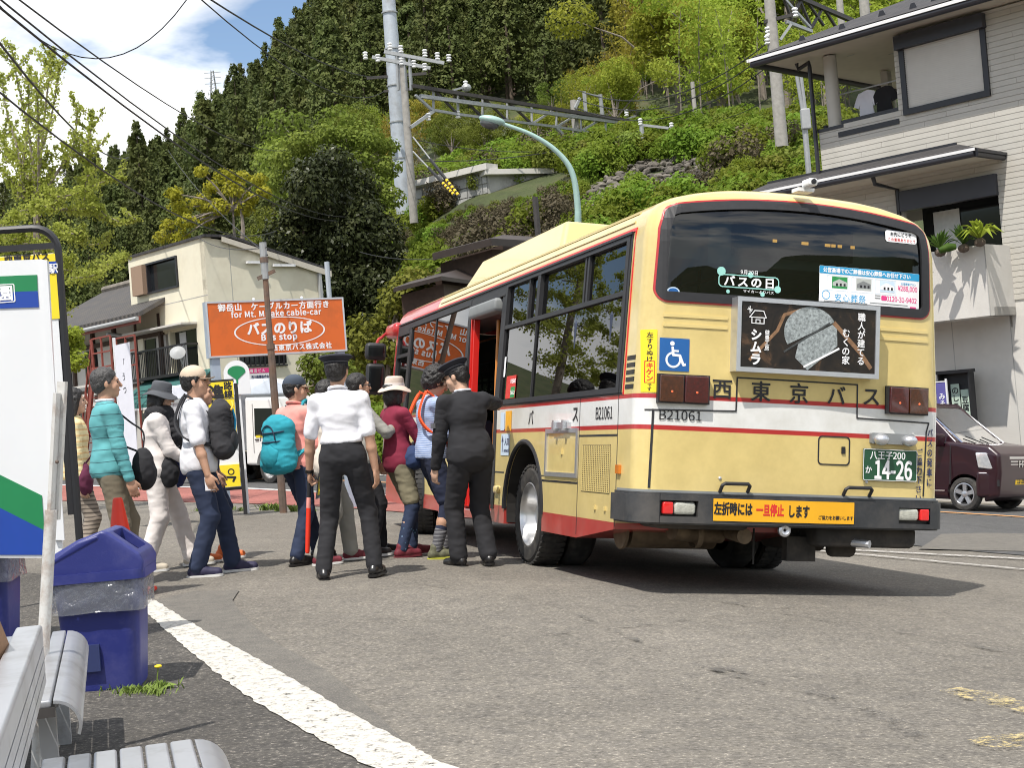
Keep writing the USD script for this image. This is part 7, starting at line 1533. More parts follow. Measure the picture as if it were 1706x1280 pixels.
# bins with flap lids
def make_bin(lbl, px, d, rz=0.0):
 o = at(px, 1000, d); T_ = thing('waste_bin', lbl, 'bin', loc=o, rotz=rz)
 H, a, b_ = .515, .192, .18
 m = MB(); rings = []
 for z, s_ in ((0, .80), (.02, .84), (H, 1.0)):
  c = np.array(rrect(-a * s_, -b_ * s_, a * s_, b_ * s_, .06, 4).exterior.coords)[:-1]; rings.append(np.column_stack([c, np.full(len(c), z)]))
 n_ = len(rings[0]); V = np.vstack(rings + [[[0, 0, 0]], [[0, 0, H]]]); F = []
 for i in range(2):
  for k in range(n_): k2 = (k + 1) % n_; F += [[i * n_ + k, (i + 1) * n_ + k2, i * n_ + k2], [i * n_ + k, (i + 1) * n_ + k, (i + 1) * n_ + k2]]
 for k in range(n_): k2 = (k + 1) % n_; F += [[k, k2, 3 * n_], [2 * n_ + k2, 2 * n_ + k, 3 * n_ + 1]]
 t = trimesh.Trimesh(V, F, process=False); t = t if t.volume > 0 else trimesh.Trimesh(V, np.array(F)[:, ::-1], process=False)
 bd = to_man(t) - tri_man(rbox((-.155, -.24, .07), (.02, -.155, .30), .03)) if False else to_man(t)
 part(T_, 'body', tri_of(bd), 'bin_blue', smooth=35)
 prof = Polygon([(-.235, .0), (.235, .0), (.240, .05), (.225, .085), (.085, .205), (.055, .212), (-.06, .175), (-.17, .115), (-.235, .055)])
 lid = yprism(affinity.scale(prof, 1, 1, origin=(0, 0)), -.21, .21)
 hull_lid = Manifold.batch_hull([Manifold.sphere(.016, 8).translate([x * .94, y, z + .012]) for x, z in list(prof.exterior.coords)[:-1] for y in (-.195, .195)])
 cut = Manifold.batch_hull([Manifold.sphere(.012, 8).translate([x, y, z]) for x, z in ((.105, .235), (.205, .145), (.075, .12), (.165, .07)) for y in (-.115, .115)])
 inner_ = Manifold.batch_hull([Manifold.sphere(.01, 6).translate([x * .86, y, z * .86 - .004]) for x, z in list(prof.exterior.coords)[:-1] for y in (-.17, .17)])
 rib = Manifold.batch_hull([Manifold.sphere(.012, 6).translate([x, y, z]) for x, z in ((-.20, .085), (-.06, .178), (.03, .205), (-.06, .160)) for y in (-.205, -.190)])
 L_ = (hull_lid + rib - inner_ - cut).scale([.94, .95, .84]).translate([0, 0, H + .012]); part(T_, 'lid', tri_of(L_), 'bin_blue', smooth=30)
 part(T_, 'lid_rim', tri_of((prism(rrect(-.226, -.212, .226, .212, .05), H - .012, H + .03) - prism(rrect(-.203, -.190, .203, .190, .04), H - .05, H + .1))), 'bin_blue', smooth=30)
 rng = np.random.default_rng(int(px) + 500); c = np.array(rrect(-a, -b_, a, b_, .06, 6).exterior.coords)[:-1]; c = np.vstack([c[i] + (c[(i + 1) % len(c)] - c[i]) * f_ for i in range(len(c)) for f_ in np.linspace(0, 1, 4, endpoint=False)]); m_ = len(c); rows = []
 for j, z in enumerate(np.linspace(H + .0, H - .15, 7)):
  off = .012 + .030 * meshkit.fbm(np.column_stack([c[:, 0] * 14, c[:, 1] * 14, np.full(m_, j * .5)]), 3, int(px) + 900); r_ = np.linalg.norm(c, axis=1, keepdims=True); rows.append(np.column_stack([c * (1 + off[:, None] / r_) * (1 - .02 * j / 6), z + .03 * (meshkit.noise(np.column_stack([c * 9, np.full(m_, 3.)]), 4) - .5) * (j > 4)]))
 V = np.vstack(rows); part(T_, 'bag', (V, [[j * m_ + k, j * m_ + (k + 1) % m_, (j + 1) * m_ + (k + 1) % m_, (j + 1) * m_ + k] for j in range(6) for k in range(m_)]), 'plastic_bag', smooth=True)
 part(T_, 'grip_recess', MB().box((-.10, -.180, .10), (.0, -.160, .22)).get(), 'ink_navy')
 return T_
make_bin('blue plastic bin with flap lid and clear bag, right one of the pair', 172, 6.62, .10)
make_bin('blue plastic bin with flap lid, cut by the left picture edge', -28, 8.2, .05)
# traffic cone
o = at(201, 900, 10.3); CN = thing('traffic_cone', 'plain red traffic cone behind the blue bin', 'traffic cone', loc=o); part(CN, 'cone', MB().lathe([(.145, .03), (.135, .05), (.035, .69), (.028, .705), (0, .706)], 28).get(), 'cone_red', smooth=40); part(CN, 'base', tri_of(rbox((-.19, -.19, 0), (.19, .19, .035), .012)), 'cone_red', smooth=30)
# aluminium benches
def make_bench(lbl, far, L, back):
 "far: far right front corner of the seat on the ground plane; runs towards the camera"
 d_ = np.array([.275, -.961, 0]); T_ = thing('bench', lbl, 'bench', M=xf((far[0], far[1], float(G(far[0], far[1]))), d_, (-d_[1], d_[0], 0), (0, 0, 1)))   # x along, y to the right
 zs = .40
 for k in range(6):
  y = -.382 + k * .058; part(T_, 'slat', tri_of(rbox((0, y, zs - .022), (L, y + .052, zs), .006, 6)), 'bench_aluminium', smooth=30)
 nose = [(-.034 + .075 * math.sin(t), zs - .078 + .075 * math.cos(t)) for t in np.linspace(0, 2.0, 9)]; ins_ = [(-.034 + .066 * math.sin(t), zs - .078 + .066 * math.cos(t)) for t in np.linspace(2.0, 0, 9)]
 g = Polygon([(y, z) for y, z in nose + ins_]); t = xprism(g, 0, L); part(T_, 'front_slat', tri_of(t), 'bench_aluminium', smooth=25)
 for x in (.25, L - .25):
  part(T_, 'leg', MB().box((x - .03, -.37, 0), (x + .03, -.32, zs - .03)).box((x - .03, -.09, 0), (x + .03, -.04, zs - .03)).box((x - .03, -.38, zs - .06), (x + .03, -.03, zs - .022)).get(), 'bench_aluminium')
 part(T_, 'end_cap', MB().box((L - .004, -.38, zs - .05), (L, -.03, zs - .022)).get(), 'dark_steel')
 if back:
  gb2 = rrect(-.420, .57, -.360, .71, .008)
  for z in (.60, .63, .66): gb2 = gb2.difference(sbox(-.365, z, -.35, z + .004))
  part(T_, 'backrest', tri_of(xprism(gb2, 0, L)), 'bench_aluminium'); part(T_, 'backrest', tri_of(xprism(rrect(-.420, .50, -.39, .555, .01), 0, L)), 'bench_aluminium')
  for x in (.25, L - .25): part(T_, 'back_post', MB().box((x - .03, -.455, 0), (x + .03, -.421, .69)).get(), 'bench_aluminium')
 return T_
pa = P(144, 1062, 5.6); make_bench('aluminium slatted bench beside the blue bin, farther of two', (pa[0] - .05, 5.66), 1.62, False)
pb_ = P(352, 1245, 3.45); make_bench('aluminium slatted bench with back rail, nearest the camera', (pb_[0], 3.45), 2.0, True)
solo('rusty_panel', MB().hexa([P(-30, 1290, 2.9), P(4, 1290, 2.9), P(4, 1290, 3.1), P(-30, 1290, 3.1), P(-30, 1020, 2.9), P(-6, 1020, 2.9), P(20, 1085, 3.1), P(-30, 1020, 3.1)]).get(), 'rust_panel', 'rust stained panel edge at the bottom left corner', 'panel')
# weeds and a dandelion
def weed(lbl, pts, n, h, m, seed, name='weed'):
 rng = np.random.default_rng(seed); mb = MB()
 for k in range(n):
  c = pts[rng.integers(len(pts))]; c = np.array(c) + np.append(rng.normal(0, .05, 2) * rng.random(), 0); c[2] = G(c[0], c[1]); a = rng.uniform(0, 6.28); l_ = h * rng.uniform(.5, 1.2); d_ = np.array([math.cos(a) * .5, math.sin(a) * .5, 1]) * l_; s_ = np.array([-math.sin(a), math.cos(a), 0]) * l_ * .07; mb.add([c - s_, c + s_, c + d_ * [.6, .6, .62] + s_ * .8, c + d_ * [1.1, 1.1, .8]], [[0, 1, 2], [0, 2, 3]])
 return solo(name, mb.get(), m, lbl, 'weed', kind='stuff')
weed('low weeds growing round the foot of the blue bin', [on_ground(x, y) for x, y in ((170, 1140), (185, 1150), (205, 1148), (240, 1156), (268, 1150), (262, 1160), (160, 1132), (215, 1158))], 900, .045, 'grass_blade', 1)
weed('tuft of weeds at the foot of the rusty pole', [on_ground(x, y) for x, y in ((452, 850), (465, 852), (490, 853), (440, 851))], 200, .12, 'grass_blade', 2); weed('line of weeds along the edge of the lot', [on_ground(x, y) for x, y in ((370, 851), (385, 850), (400, 852), (330, 852), (300, 853), (520, 852), (560, 850))], 260, .07, 'grass_blade', 3)
o = on_ground(262, 1152); DN = thing('dandelion', 'small yellow dandelion flower beside the blue bin', 'flower', loc=o); part(DN, 'stem', MB().tube([(0, 0, 0), (.005, 0, .06), (.012, 0, .105)], .003, 5).get(), 'grass_blade'); part(DN, 'bloom', MB().ball((.012, 0, .11), (.017, .017, .008), 2).get(), 'petal_yellow'); part(DN, 'leaf', MB().add([(0, 0, .0), (.05, .03, .03), (.09, .01, .02), (.05, -.02, .02), (-.05, .02, .03), (-.08, -.02, .01)], [[0, 1, 3], [1, 2, 3], [0, 4, 5]]).get(), 'grass_blade')
NC = Wall((-8.45, 23.0), (.45, -.89)); NC.thing('banner_flag', 'white banner with black lettering and red edge mirrored in the rear bus window', 'banner'); NC.part('cloth', [(0, .6, 0, .006, 1.25, 3.05)], 'laundry_white'); NC.part('red_edge', [(.44, .6, .006, .010, 1.25, 3.05)], 'ink_red'); NC.part('pole', [(-.03, -.005, -.015, .015, 0, 3.1)], 'board_white'); fr_text(NC, '御岳名物', .22, .20, .007, 2.5, 'ink_black', 2, True); fr_text(NC, 'そば', .26, .22, .007, 1.72, 'ink_black', 2, True)
# ================================================================ VEHICLES
pbr('truck_white', (.72, .72, .69), .3, var=.03, coat=.5); pbr('box_silver', (.48, .50, .52), .4, .3, var=.08, scale=3); pbr('tarp_pale', (.60, .65, .72), .6, var=.12, scale=4, bump=.6, bscale=6); pbr('van_maroon', (.020, .004, .008), .3, .1, var=.06, coat=.5); pbr('chrome', (.75, .75, .76), .12, 1.0, var=.03); pbr('alloy', (.50, .51, .53), .3, .85, var=.05); pbr('headlight', (.62, .64, .66), .08, .5, var=.25, scale=16, coat=1.0); pbr('plate_yellow', (.80, .52, .01), .45, var=.03); pbr('cabin_dark', (.02, .02, .022), .7, var=.2); glass('car_glass', (.50, .56, .55), 1.55)
def vehicle_frame(wheel_xy, head, ahead, right):
 "local x forward, y left; the near front wheel stands at wheel_xy, ahead of the origin by ahead and right of it by right"
 h = np.array([head[0], head[1], 0.]) / math.hypot(*head); l_ = np.array([-h[1], h[0], 0]); o = np.array([*wheel_xy, 0]) - h * ahead + l_ * right
 gx_ = lambda p: float(G(p[0], p[1])); c = o; z = gx_(c)
 sx_ = (gx_(o + h * 1.2) - gx_(o - h * 1.2)) / 2.4; sy_ = (gx_(o + l_ * .7) - gx_(o - l_ * .7)) / 1.4
 X = h + [0, 0, sx_]; X /= np.linalg.norm(X); Y = l_ + [0, 0, sy_]; Y -= X * (X @ Y); Y /= np.linalg.norm(Y); Z = np.cross(X, Y); return xf((o[0], o[1], z), X, Y, Z)
def car_wheel(T_, x, y, s, R, wd, spokes, rim_m='alloy'):
 w = UsdGeom.Xform.Define(stage, numbered(str(T_.GetPath()), 'wheel')).GetPrim(); M = np.array([[1, 0, 0, x], [0, 0, s, y], [0, -s, 0, R], [0, 0, 0, 1.]]); h = wd / 2; r = R * .66
 part(w, 'tyre', MB().lathe([(r, -h + .01), (r + .02, -h), (R - .02, -h + .005), (R, -h + .03), (R, h - .03), (R - .02, h - .005), (r + .02, h), (r, h - .015)], 36, M).get(), 'tyre_rubber', smooth=35)
 part(w, 'rim', MB().lathe([(r, h - .012), (r - .012, h - .01), (r - .03, h - .05), (r - .05, h - .09), (0, h - .10)], 36, M).get(), 'cabin_dark' if spokes else rim_m, smooth=35)
 mb = MB();
 for k in range(spokes):
  a = k / spokes * 2 * PI + .3; c, sn = math.cos(a), math.sin(a); Ms = M @ np.array([[c, -sn, 0, 0], [sn, c, 0, 0], [0, 0, 1, 0], [0, 0, 0, 1.]]); mb.hexa(np.array([(.03, -.032, h - .05), (r - .005, -.045, h - .035), (r - .005, .045, h - .035), (.03, .032, h - .05), (.03, -.026, h - .02), (r - .005, -.035, h - .014), (r - .005, .035, h - .014), (.03, .026, h - .02)]) @ Ms[:3, :3].T + Ms[:3, 3])
 mb.lathe([(r, h - .015), (r + .004, h - .006), (r - .012, h - .004), (r - .02, h - .03)], 36, M); mb.lathe([(.05, h - .06), (.05, h - .015), (.03, h - .008), (0, h - .008)], 16, M); part(w, 'spokes', mb.get(), rim_m, smooth=30)
def hull_pts(pts, r=.03, seg=8): sp = Manifold.sphere(r, seg); return Manifold.batch_hull([sp.translate([float(a) for a in p]) for p in pts])
# ---- white delivery truck
TM = vehicle_frame((-5.75, 33.4), (.72, -.69), 1.25, .78); TK = thing('delivery_truck', 'white cab delivery truck with silver box body on the road at left', 'truck', M=TM)
cab = hull_pts([(x, y, z) for y in (-.80, .80) for x, z in ((.42, .50), (1.93, .45), (1.98, .95), (1.62, 1.93), (.45, 1.98))], .06, 12)
cab -= Manifold.cylinder(2.4, .47, .47, 32, True).rotate([90, 0, 0]).translate([1.25, 0, .40])
win = hull_pts([(x, -.9, z) for x, z in ((.78, 1.16), (1.55, 1.12), (1.72, 1.22), (1.50, 1.72), (.80, 1.74))], .03); cabc = cab - win.translate([0, .09, 0]) - hull_pts([(x, y, z) for y in (-.66, .66) for x, z in ((1.95, 1.12), (1.72, 1.78), (2.2, 1.8), (2.2, 1.12))], .03)
part(TK, 'cab', tri_of(cabc), 'truck_white', smooth=30); part(TK, 'cab_interior', tri_of(hull_pts([(x, y, z) for y in (-.72, .72) for x, z in ((.5, .6), (1.85, .6), (1.85, 1.0), (1.55, 1.82), (.5, 1.85))], .02)), 'cabin_dark')
part(TK, 'side_window', MB().hexa([(.76, -.868, 1.12), (1.66, -.868, 1.10), (1.66, -.80, 1.10), (.76, -.80, 1.12), (.78, -.868, 1.77), (1.46, -.868, 1.75), (1.46, -.80, 1.75), (.78, -.80, 1.77)]).get(), 'dark_glass'); part(TK, 'windscreen', MB().hexa([(1.93, -.68, 1.10), (1.93, .68, 1.10), (1.94, .68, 1.10), (1.94, -.68, 1.10), (1.66, -.66, 1.80), (1.66, .66, 1.80), (1.67, .66, 1.80), (1.67, -.66, 1.80)]).get(), 'dark_glass')
part(TK, 'door_seam', MB().box((.70, -.868, .72), (.712, -.855, 1.88)).box((1.70, -.868, .72), (1.712, -.855, 1.12)).get(), 'cabin_dark'); part(TK, 'door_handle', MB().box((.78, -.885, 1.02), (.92, -.86, 1.05)).get(), 'cabin_dark'); part(TK, 'door_emblem', MB().lathe([(.07, 0), (.07, .004), (0, .005)], 16, xf((1.25, -.862, .95), (1, 0, 0), (0, 0, 1), (0, -1, 0))).get(), 'wheel_blue'); part(TK, 'door_lettering', MB().box((.80, -.868, 1.02 + .06), (1.05, -.861, 1.14)).get(), 'sticker_yellow'); part(TK, 'wing_mirror', tri_of(rbox((1.72, -1.08, 1.22), (1.82, -.92, 1.55), .03)), 'cabin_dark', smooth=30); part(TK, 'headlamp', MB().box((1.99, -.74, .72), (2.045, -.44, .92)).box((1.99, .44, .72), (2.045, .74, .92)).get(), 'headlight'); part(TK, 'bumper', tri_of(rbox((1.88, -.85, .38), (2.09, .85, .62), .05)), 'truck_white', smooth=30)
part(TK, 'box_body', tri_of(rbox((-2.9, -.90, .78), (.28, .90, 2.12), .02)), 'box_silver', smooth=30)
for x in np.linspace(-2.6, .26, 5): part(TK, 'box_rib', MB().box((x - .04, -.925, .80), (x + .04, -.90, 2.10)).get(), 'aluminium')
part(TK, 'box_sill', MB().box((-2.9, -.94, .72), (.30, -.88, .84)).box((-2.9, -.94, 2.02), (.30, -.88, 2.14)).get(), 'aluminium'); part(TK, 'roof_cover', tri_of(hull_pts([(x, y, z) for y in (-.88, .88) for x, z in ((-2.9, 2.14), (.3, 2.14), (.1, 2.40), (-2.6, 2.42))] + [(.2, 0, 2.46), (-2.6, 0, 2.5)], .04)), 'tarp_pale', smooth=60); part(TK, 'chassis', MB().box((-2.8, -.42, .45), (1.0, .42, .72)).box((-.9, -.80, .38), (.1, -.74, .62)).box((-1.6, .5, .35), (-.4, .8, .7)).get(), 'underbody')
for s in (-1, 1): car_wheel(TK, 1.25, s * .76, s, .36, .20, 0, 'rim_metal'); car_wheel(TK, -1.5, s * .72, s, .36, .30, 0, 'rim_metal')
# ---- maroon kei van
VM = vehicle_frame((7.12, 23.10), (.67, -.74), 1.20, .66); VN = thing('van', 'dark maroon compact van parked on the road behind the bus', 'van', M=VM)
prof = [(-1.66, .35), (-1.70, .75), (-1.66, 1.05), (1.05, 1.04), (1.56, .99), (1.69, .89), (1.71, .62), (1.68, .30), (1.5, .24), (-1.5, .26)]
low = hull_pts([(x, y, z) for y in (-.66, .66) for x, z in prof if x < 1.4] + [(x, y, z) for y in (-.58, .58) for x, z in prof if x >= 1.4], .075, 14)
top_ = hull_pts([(x, y, z) for y in (-.65, .65) for x, z in ((-1.64, 1.0), (1.12, .98))] + [(x, y, z) for y in (-.56, .56) for x, z in ((-1.52, 1.68), (.30, 1.695), (-.6, 1.72))], .05, 14)
def wcut(p, yy=.9): return hull_pts([(x, y, z) for y in (-yy, yy) for x, z in p], .025)
bodyv = low + top_
inn = hull_pts([(x, y, z) for y in (-.60, .60) for x, z in ((-1.55, .45), (1.0, .45), (1.05, .98))] + [(x, y, z) for y in (-.52, .52) for x, z in ((-1.45, 1.64), (.25, 1.65))], .03)
bodyv -= inn
bodyv -= wcut([(.05, 1.10), (.78, 1.08), (.30, 1.58), (.05, 1.60)]) + wcut([(-.75, 1.10), (-.03, 1.10), (-.03, 1.60), (-.75, 1.60)]) + wcut([(-1.5, 1.10), (-.83, 1.10), (-.83, 1.60), (-1.42, 1.60)])
ws = hull_pts([(1.22, y, 1.04) for y in (-.56, .56)] + [(.42, y, 1.655) for y in (-.50, .50)] + [(1.45, y, 1.25) for y in (-.56, .56)] + [(.75, y, 1.9) for y in (-.50, .50)], .02); bodyv -= ws.translate([-.035, 0, .0])
for x in (1.20, -1.20): bodyv -= Manifold.cylinder(3, .325, .325, 32, True).rotate([90, 0, 0]).translate([x, 0, .27])
part(VN, 'body', tri_of(bodyv), 'van_maroon', smooth=32)
part(VN, 'windscreen', MB().hexa([(1.155, -.58, 1.05), (1.155, .58, 1.05), (1.165, .58, 1.05), (1.165, -.58, 1.05), (.375, -.52, 1.665), (.375, .52, 1.665), (.385, .52, 1.67), (.385, -.52, 1.67)]).get(), 'car_glass')
for x0, x1, x2, x3 in ((.03, .80, .30, .03), (-.77, -.01, -.01, -.77), (-1.52, -.81, -.81, -1.44)):
 for s in (-1, 1): part(VN, 'side_window', MB().hexa([(x0, s * .690 - .004, 1.07), (x1, s * .690 - .004, 1.06), (x1, s * .690 + .004, 1.06), (x0, s * .690 + .004, 1.07), (x3, s * .605 - .004, 1.62), (x2, s * .605 - .004, 1.62), (x2, s * .605 + .004, 1.62), (x3, s * .605 + .004, 1.62)]).get(), 'car_glass')
part(VN, 'dashboard', tri_of(rbox((.72, -.58, .70), (1.10, .58, .98), .05)), 'cabin_dark', smooth=30)
for y in (-.30, .30): part(VN, 'seat', MB().tm(tri_of(rbox((-.35, y - .22, .55), (.15, y + .22, .72), .05))).tm(tri_of(rbox((-.45, y - .22, .6), (-.30, y + .22, 1.25), .05))).tm(tri_of(rbox((-.44, y - .10, 1.25), (-.33, y + .10, 1.46), .04))).get(), 'interior_grey', smooth=30)
part(VN, 'steering_wheel', MB().tube([(.55 + .05 * math.sin(t), -.30 + .17 * math.cos(t), .98 + .15 * math.sin(t)) for t in np.linspace(0, 2 * PI, 20)], .014, 6).get(), 'cabin_dark'); part(VN, 'mirror_ornament', MB().ball((.62, -.02, 1.35), (.03, .03, .05), 1).box((.5, -.1, 1.42), (.53, .1, 1.50)).get(), 'curtain'); part(VN, 'dash_toy', MB().ball((.85, -.08, 1.02), .04, 1).ball((.85, -.08, 1.07), .028, 1).get(), 'ink_red'); part(VN, 'windscreen_sticker', MB().box((.92, .36, 1.08), (.93, .46, 1.20)).get(), 'paper_green')
part(VN, 'wiper', MB().tube([(1.19, .05, 1.06), (1.02, -.40, 1.20)], .010, 5).tube([(1.19, .42, 1.06), (1.03, .10, 1.19)], .010, 5).get(), 'cabin_dark')
for s in (-1, 1):
 part(VN, 'headlight', tri_of(hull_pts([(1.60, s * .64, .93), (1.66, s * .64, .70), (1.73, s * .34, .70), (1.66, s * .36, .90), (1.40, s * .695, .93), (1.45, s * .700, .72)], .02)), 'headlight', smooth=30); part(VN, 'fog_lamp', MB().lathe([(.045, 0), (.045, .02), (0, .03)], 14, xf((1.735, s * .52, .46), (0, 1, 0), (0, 0, 1), (1, 0, 0))).get(), 'headlight')
 part(VN, 'wing_mirror', tri_of(hull_pts([(.82, s * .76, 1.06), (.78, s * .90, 1.06), (.80, s * .90, 1.20), (.84, s * .76, 1.20)], .035)), 'van_maroon', smooth=30); part(VN, 'pillar_trim', MB().tube([(1.20, s * .665, 1.04), (.36, s * .575, 1.67)], .018, 6).get(), 'chrome', smooth=40)
 part(VN, 'door_seam', MB().box((.95, s * .738 - .003, .42), (.962, s * .738 + .003, 1.05)).box((-.04, s * .738 - .003, .36), (-.028, s * .738 + .003, 1.05)).get(), 'cabin_dark'); part(VN, 'sill_trim', MB().box((-.85, s * .735 - .006, .30), (.86, s * .735 + .006, .325)).get(), 'chrome'); part(VN, 'door_handle', MB().box((.02, s * .745 - .012, .90), (.16, s * .745 + .012, .93)).get(), 'van_maroon')
g_ = MB()
for z in (.70, .75, .80): g_.box((1.745, -.30, z), (1.775, .30, z + .02))
g_.box((1.74, -.33, .85), (1.77, .33, .89)).box((1.74, -.31, .655), (1.77, .31, .68)); part(VN, 'grille_bar', g_.get(), 'chrome'); part(VN, 'grille_backing', MB().box((1.735, -.32, .66), (1.75, .32, .87)).get(), 'cabin_dark')
part(VN, 'front_emblem', MB().box((1.776, -.055, .715), (1.786, -.035, .825)).box((1.776, .035, .715), (1.786, .055, .825)).box((1.776, -.04, .76), (1.786, .04, .78)).get(), 'chrome'); part(VN, 'lower_grille', MB().box((1.742, -.66, .42), (1.76, .66, .52)).get(), 'cabin_dark'); part(VN, 'bumper', tri_of(hull_pts([(1.70, y, z) for y in (-.56, .56) for z in (.30, .60)] + [(1.45, y, z) for y in (-.69, .69) for z in (.28, .6)], .05)), 'van_maroon', smooth=30)
part(VN, 'number_plate', MB().box((1.765, .02 - .165, .44), (1.775, .02 + .165, .605)).get(), 'plate_yellow')
t = flat(union_all([affinity.translate(text('11-28', .11, 2, .85), 0, -.022), affinity.translate(text('八王子 580', .04, 1), 0, .055)]), np.eye(4), .002); v_ = np.array(t.vertices); part(VN, 'plate_lettering', trimesh.Trimesh(np.column_stack([1.7755 + v_[:, 2], v_[:, 0] + .02, v_[:, 1] + .522]), t.faces, process=False), 'ink_black')
for s in (-1, 1):
 for x in (1.20, -1.20): car_wheel(VN, x, s * .655, s, .270, .155, 5)
# ================================================================ PEOPLE (bodies and clothes as smooth implicit surfaces)
def surf_nets(F, o, h):
 S = F < 0; nx, ny, nz = F.shape; cnt = np.zeros((nx - 1, ny - 1, nz - 1), np.uint8)
 for i, j, k in np.ndindex(2, 2, 2): cnt += S[i:nx - 1 + i, j:ny - 1 + j, k:nz - 1 + k]
 mixed = (cnt > 0) & (cnt < 8); idx = np.argwhere(mixed); acc = np.zeros((len(idx), 3)); num = np.zeros(len(idx))
 cor = [np.array(c) for c in np.ndindex(2, 2, 2)]
 for a in cor:
  for ax in range(3):
   if a[ax]: continue
   b = a.copy(); b[ax] = 1; fa = F[tuple((idx + a).T)]; fb = F[tuple((idx + b).T)]; m = (fa < 0) != (fb < 0); t = fa[m] / (fa[m] - fb[m]); p = np.tile(a.astype(float), (m.sum(), 1)); p[:, ax] += t; acc[m] += p; num[m] += 1
 v = o + h * (idx + acc / num[:, None]); ids = np.full(mixed.shape, -1); ids[mixed] = np.arange(len(idx)); fs = []
 for ax in range(3):
  b, c = (ax + 1) % 3, (ax + 2) % 3; sl = [slice(None)] * 3; s0, s1 = list(sl), list(sl); s0[ax], s1[ax] = slice(0, -1), slice(1, None); ch = np.argwhere(S[tuple(s0)] != S[tuple(s1)])
  ch = ch[(ch[:, b] > 0) & (ch[:, c] > 0) & (ch[:, b] < mixed.shape[b]) & (ch[:, c] < mixed.shape[c])]
  eb, ec = np.zeros(3, int), np.zeros(3, int); eb[b] = 1; ec[c] = 1; q = np.stack([ids[tuple((ch - eb - ec).T)], ids[tuple((ch - ec).T)], ids[tuple(ch.T)], ids[tuple((ch - eb).T)]], 1)
  fl = ~S[tuple(ch.T)]; q[fl] = q[fl][:, ::-1]; fs.append(q)
 return v, np.vstack(fs)
def cap(a, b, ra, rb=None, k=.02): return ('c', np.asarray(a, float), np.asarray(b, float), ra, ra if rb is None else rb, k)
def ell(c, r, R=None, k=.02): return ('e', np.asarray(c, float), np.broadcast_to(np.asarray(r, float), 3), np.eye(3) if R is None else R, k)
def sdf(prims, h, cuts=(), subs=(), wr=0.0, wf=(11, 11, 20), seed=0):
 "union of capsules and ellipsoids, cut by half spaces (n, d): keeps n.p < d"
 lo = np.min([np.minimum(p[1] - p[3], p[2] - p[4]) if p[0] == 'c' else p[1] - p[2].max() for p in prims], 0) - 3 * h; hi = np.max([np.maximum(p[1] + p[3], p[2] + p[4]) if p[0] == 'c' else p[1] + p[2].max() for p in prims], 0) + 3 * h
 n = np.ceil((hi - lo) / h).astype(int) + 1; F = np.full(n, .3, np.float32)
 def block(p, extra):
  if p[0] == 'c': a, b = np.minimum(p[1] - p[3], p[2] - p[4]), np.maximum(p[1] + p[3], p[2] + p[4])
  else: a, b = p[1] - p[2].max(), p[1] + p[2].max()
  i0 = np.clip(np.floor((a - extra - lo) / h).astype(int), 0, n); i1 = np.clip(np.ceil((b + extra - lo) / h).astype(int) + 1, 0, n); s = tuple(slice(x, y) for x, y in zip(i0, i1))
  P_ = np.stack(np.meshgrid(*[lo[q] + h * np.arange(i0[q], i1[q]) for q in range(3)], indexing='ij'), -1).astype(np.float32)
  if p[0] == 'c':
   d = p[2] - p[1]; L = max(float(d @ d), 1e-9); t = np.clip(((P_ - p[1].astype(np.float32)) @ d.astype(np.float32)) / L, 0, 1); D = np.linalg.norm(P_ - p[1].astype(np.float32) - t[..., None] * d.astype(np.float32), axis=-1) - (p[3] + (p[4] - p[3]) * t)
  else:
   q = (P_ - p[1].astype(np.float32)) @ p[3].astype(np.float32); k0 = np.linalg.norm(q / p[2], axis=-1); k1 = np.linalg.norm(q / p[2] ** 2, axis=-1); D = k0 * (k0 - 1) / np.maximum(k1, 1e-6)
  return s, D
 for p in prims:
  k = p[-1]; s, D = block(p, 2.5 * h + k * 1.5); A = F[s]; t = np.clip(.5 + .5 * (D - A) / max(k, 1e-4), 0, 1); F[s] = D + (A - D) * t - k * t * (1 - t)
 for p in subs:
  s, D = block(p, 2 * h); F[s] = np.maximum(F[s], -D)
 if len(cuts):
  X = [lo[q] + h * np.arange(n[q]) for q in range(3)]
  for nn, d in cuts: F = np.maximum(F, (X[0][:, None, None] * nn[0] + X[1][None, :, None] * nn[1] + X[2][None, None, :] * nn[2] - d).astype(np.float32))
 F[0] = F[-1] = .1; F[:, 0] = F[:, -1] = .1; F[:, :, 0] = F[:, :, -1] = .1
 v, f = surf_nets(F, lo, h)
 if wr:
  m = trimesh.Trimesh(v, np.vstack([f[:, [0, 1, 2]], f[:, [0, 2, 3]]]), process=False); nv = m.vertex_normals; w = meshkit.noise(v * np.array(wf) + 3, seed) * .65 + meshkit.noise(v * np.array(wf) * 2.3, seed + 9) * .35; rdg = 1 - np.abs(w - .5) * 4; v = v + nv * (wr * np.clip(rdg, -1, 1))[:, None]
 return v, f
def ik(a, c, l1, l2, pole):
 a, c = np.asarray(a, float), np.asarray(c, float); d = c - a; L = np.linalg.norm(d); L2 = min(L, (l1 + l2) * .998)
 if L > L2: c = a + d * (L2 / L)
 u = d / L; x = (l1 ** 2 - l2 ** 2 + L2 ** 2) / (2 * L2); h = math.sqrt(max(l1 ** 2 - x ** 2, 0)); p = np.asarray(pole, float); p = p - u * (p @ u); p /= np.linalg.norm(p); return a + u * x + p * h, c
def rot(yaw, pitch, roll=0.0):
 cy, sy, cp, sp_, cr, sr = math.cos(yaw), math.sin(yaw), math.cos(pitch), math.sin(pitch), math.cos(roll), math.sin(roll)
 return np.array([[cy, -sy, 0], [sy, cy, 0], [0, 0, 1]]) @ np.array([[1, 0, 0], [0, cp, -sp_], [0, sp_, cp]]) @ np.array([[cr, 0, sr], [0, 1, 0], [-sr, 0, cr]])
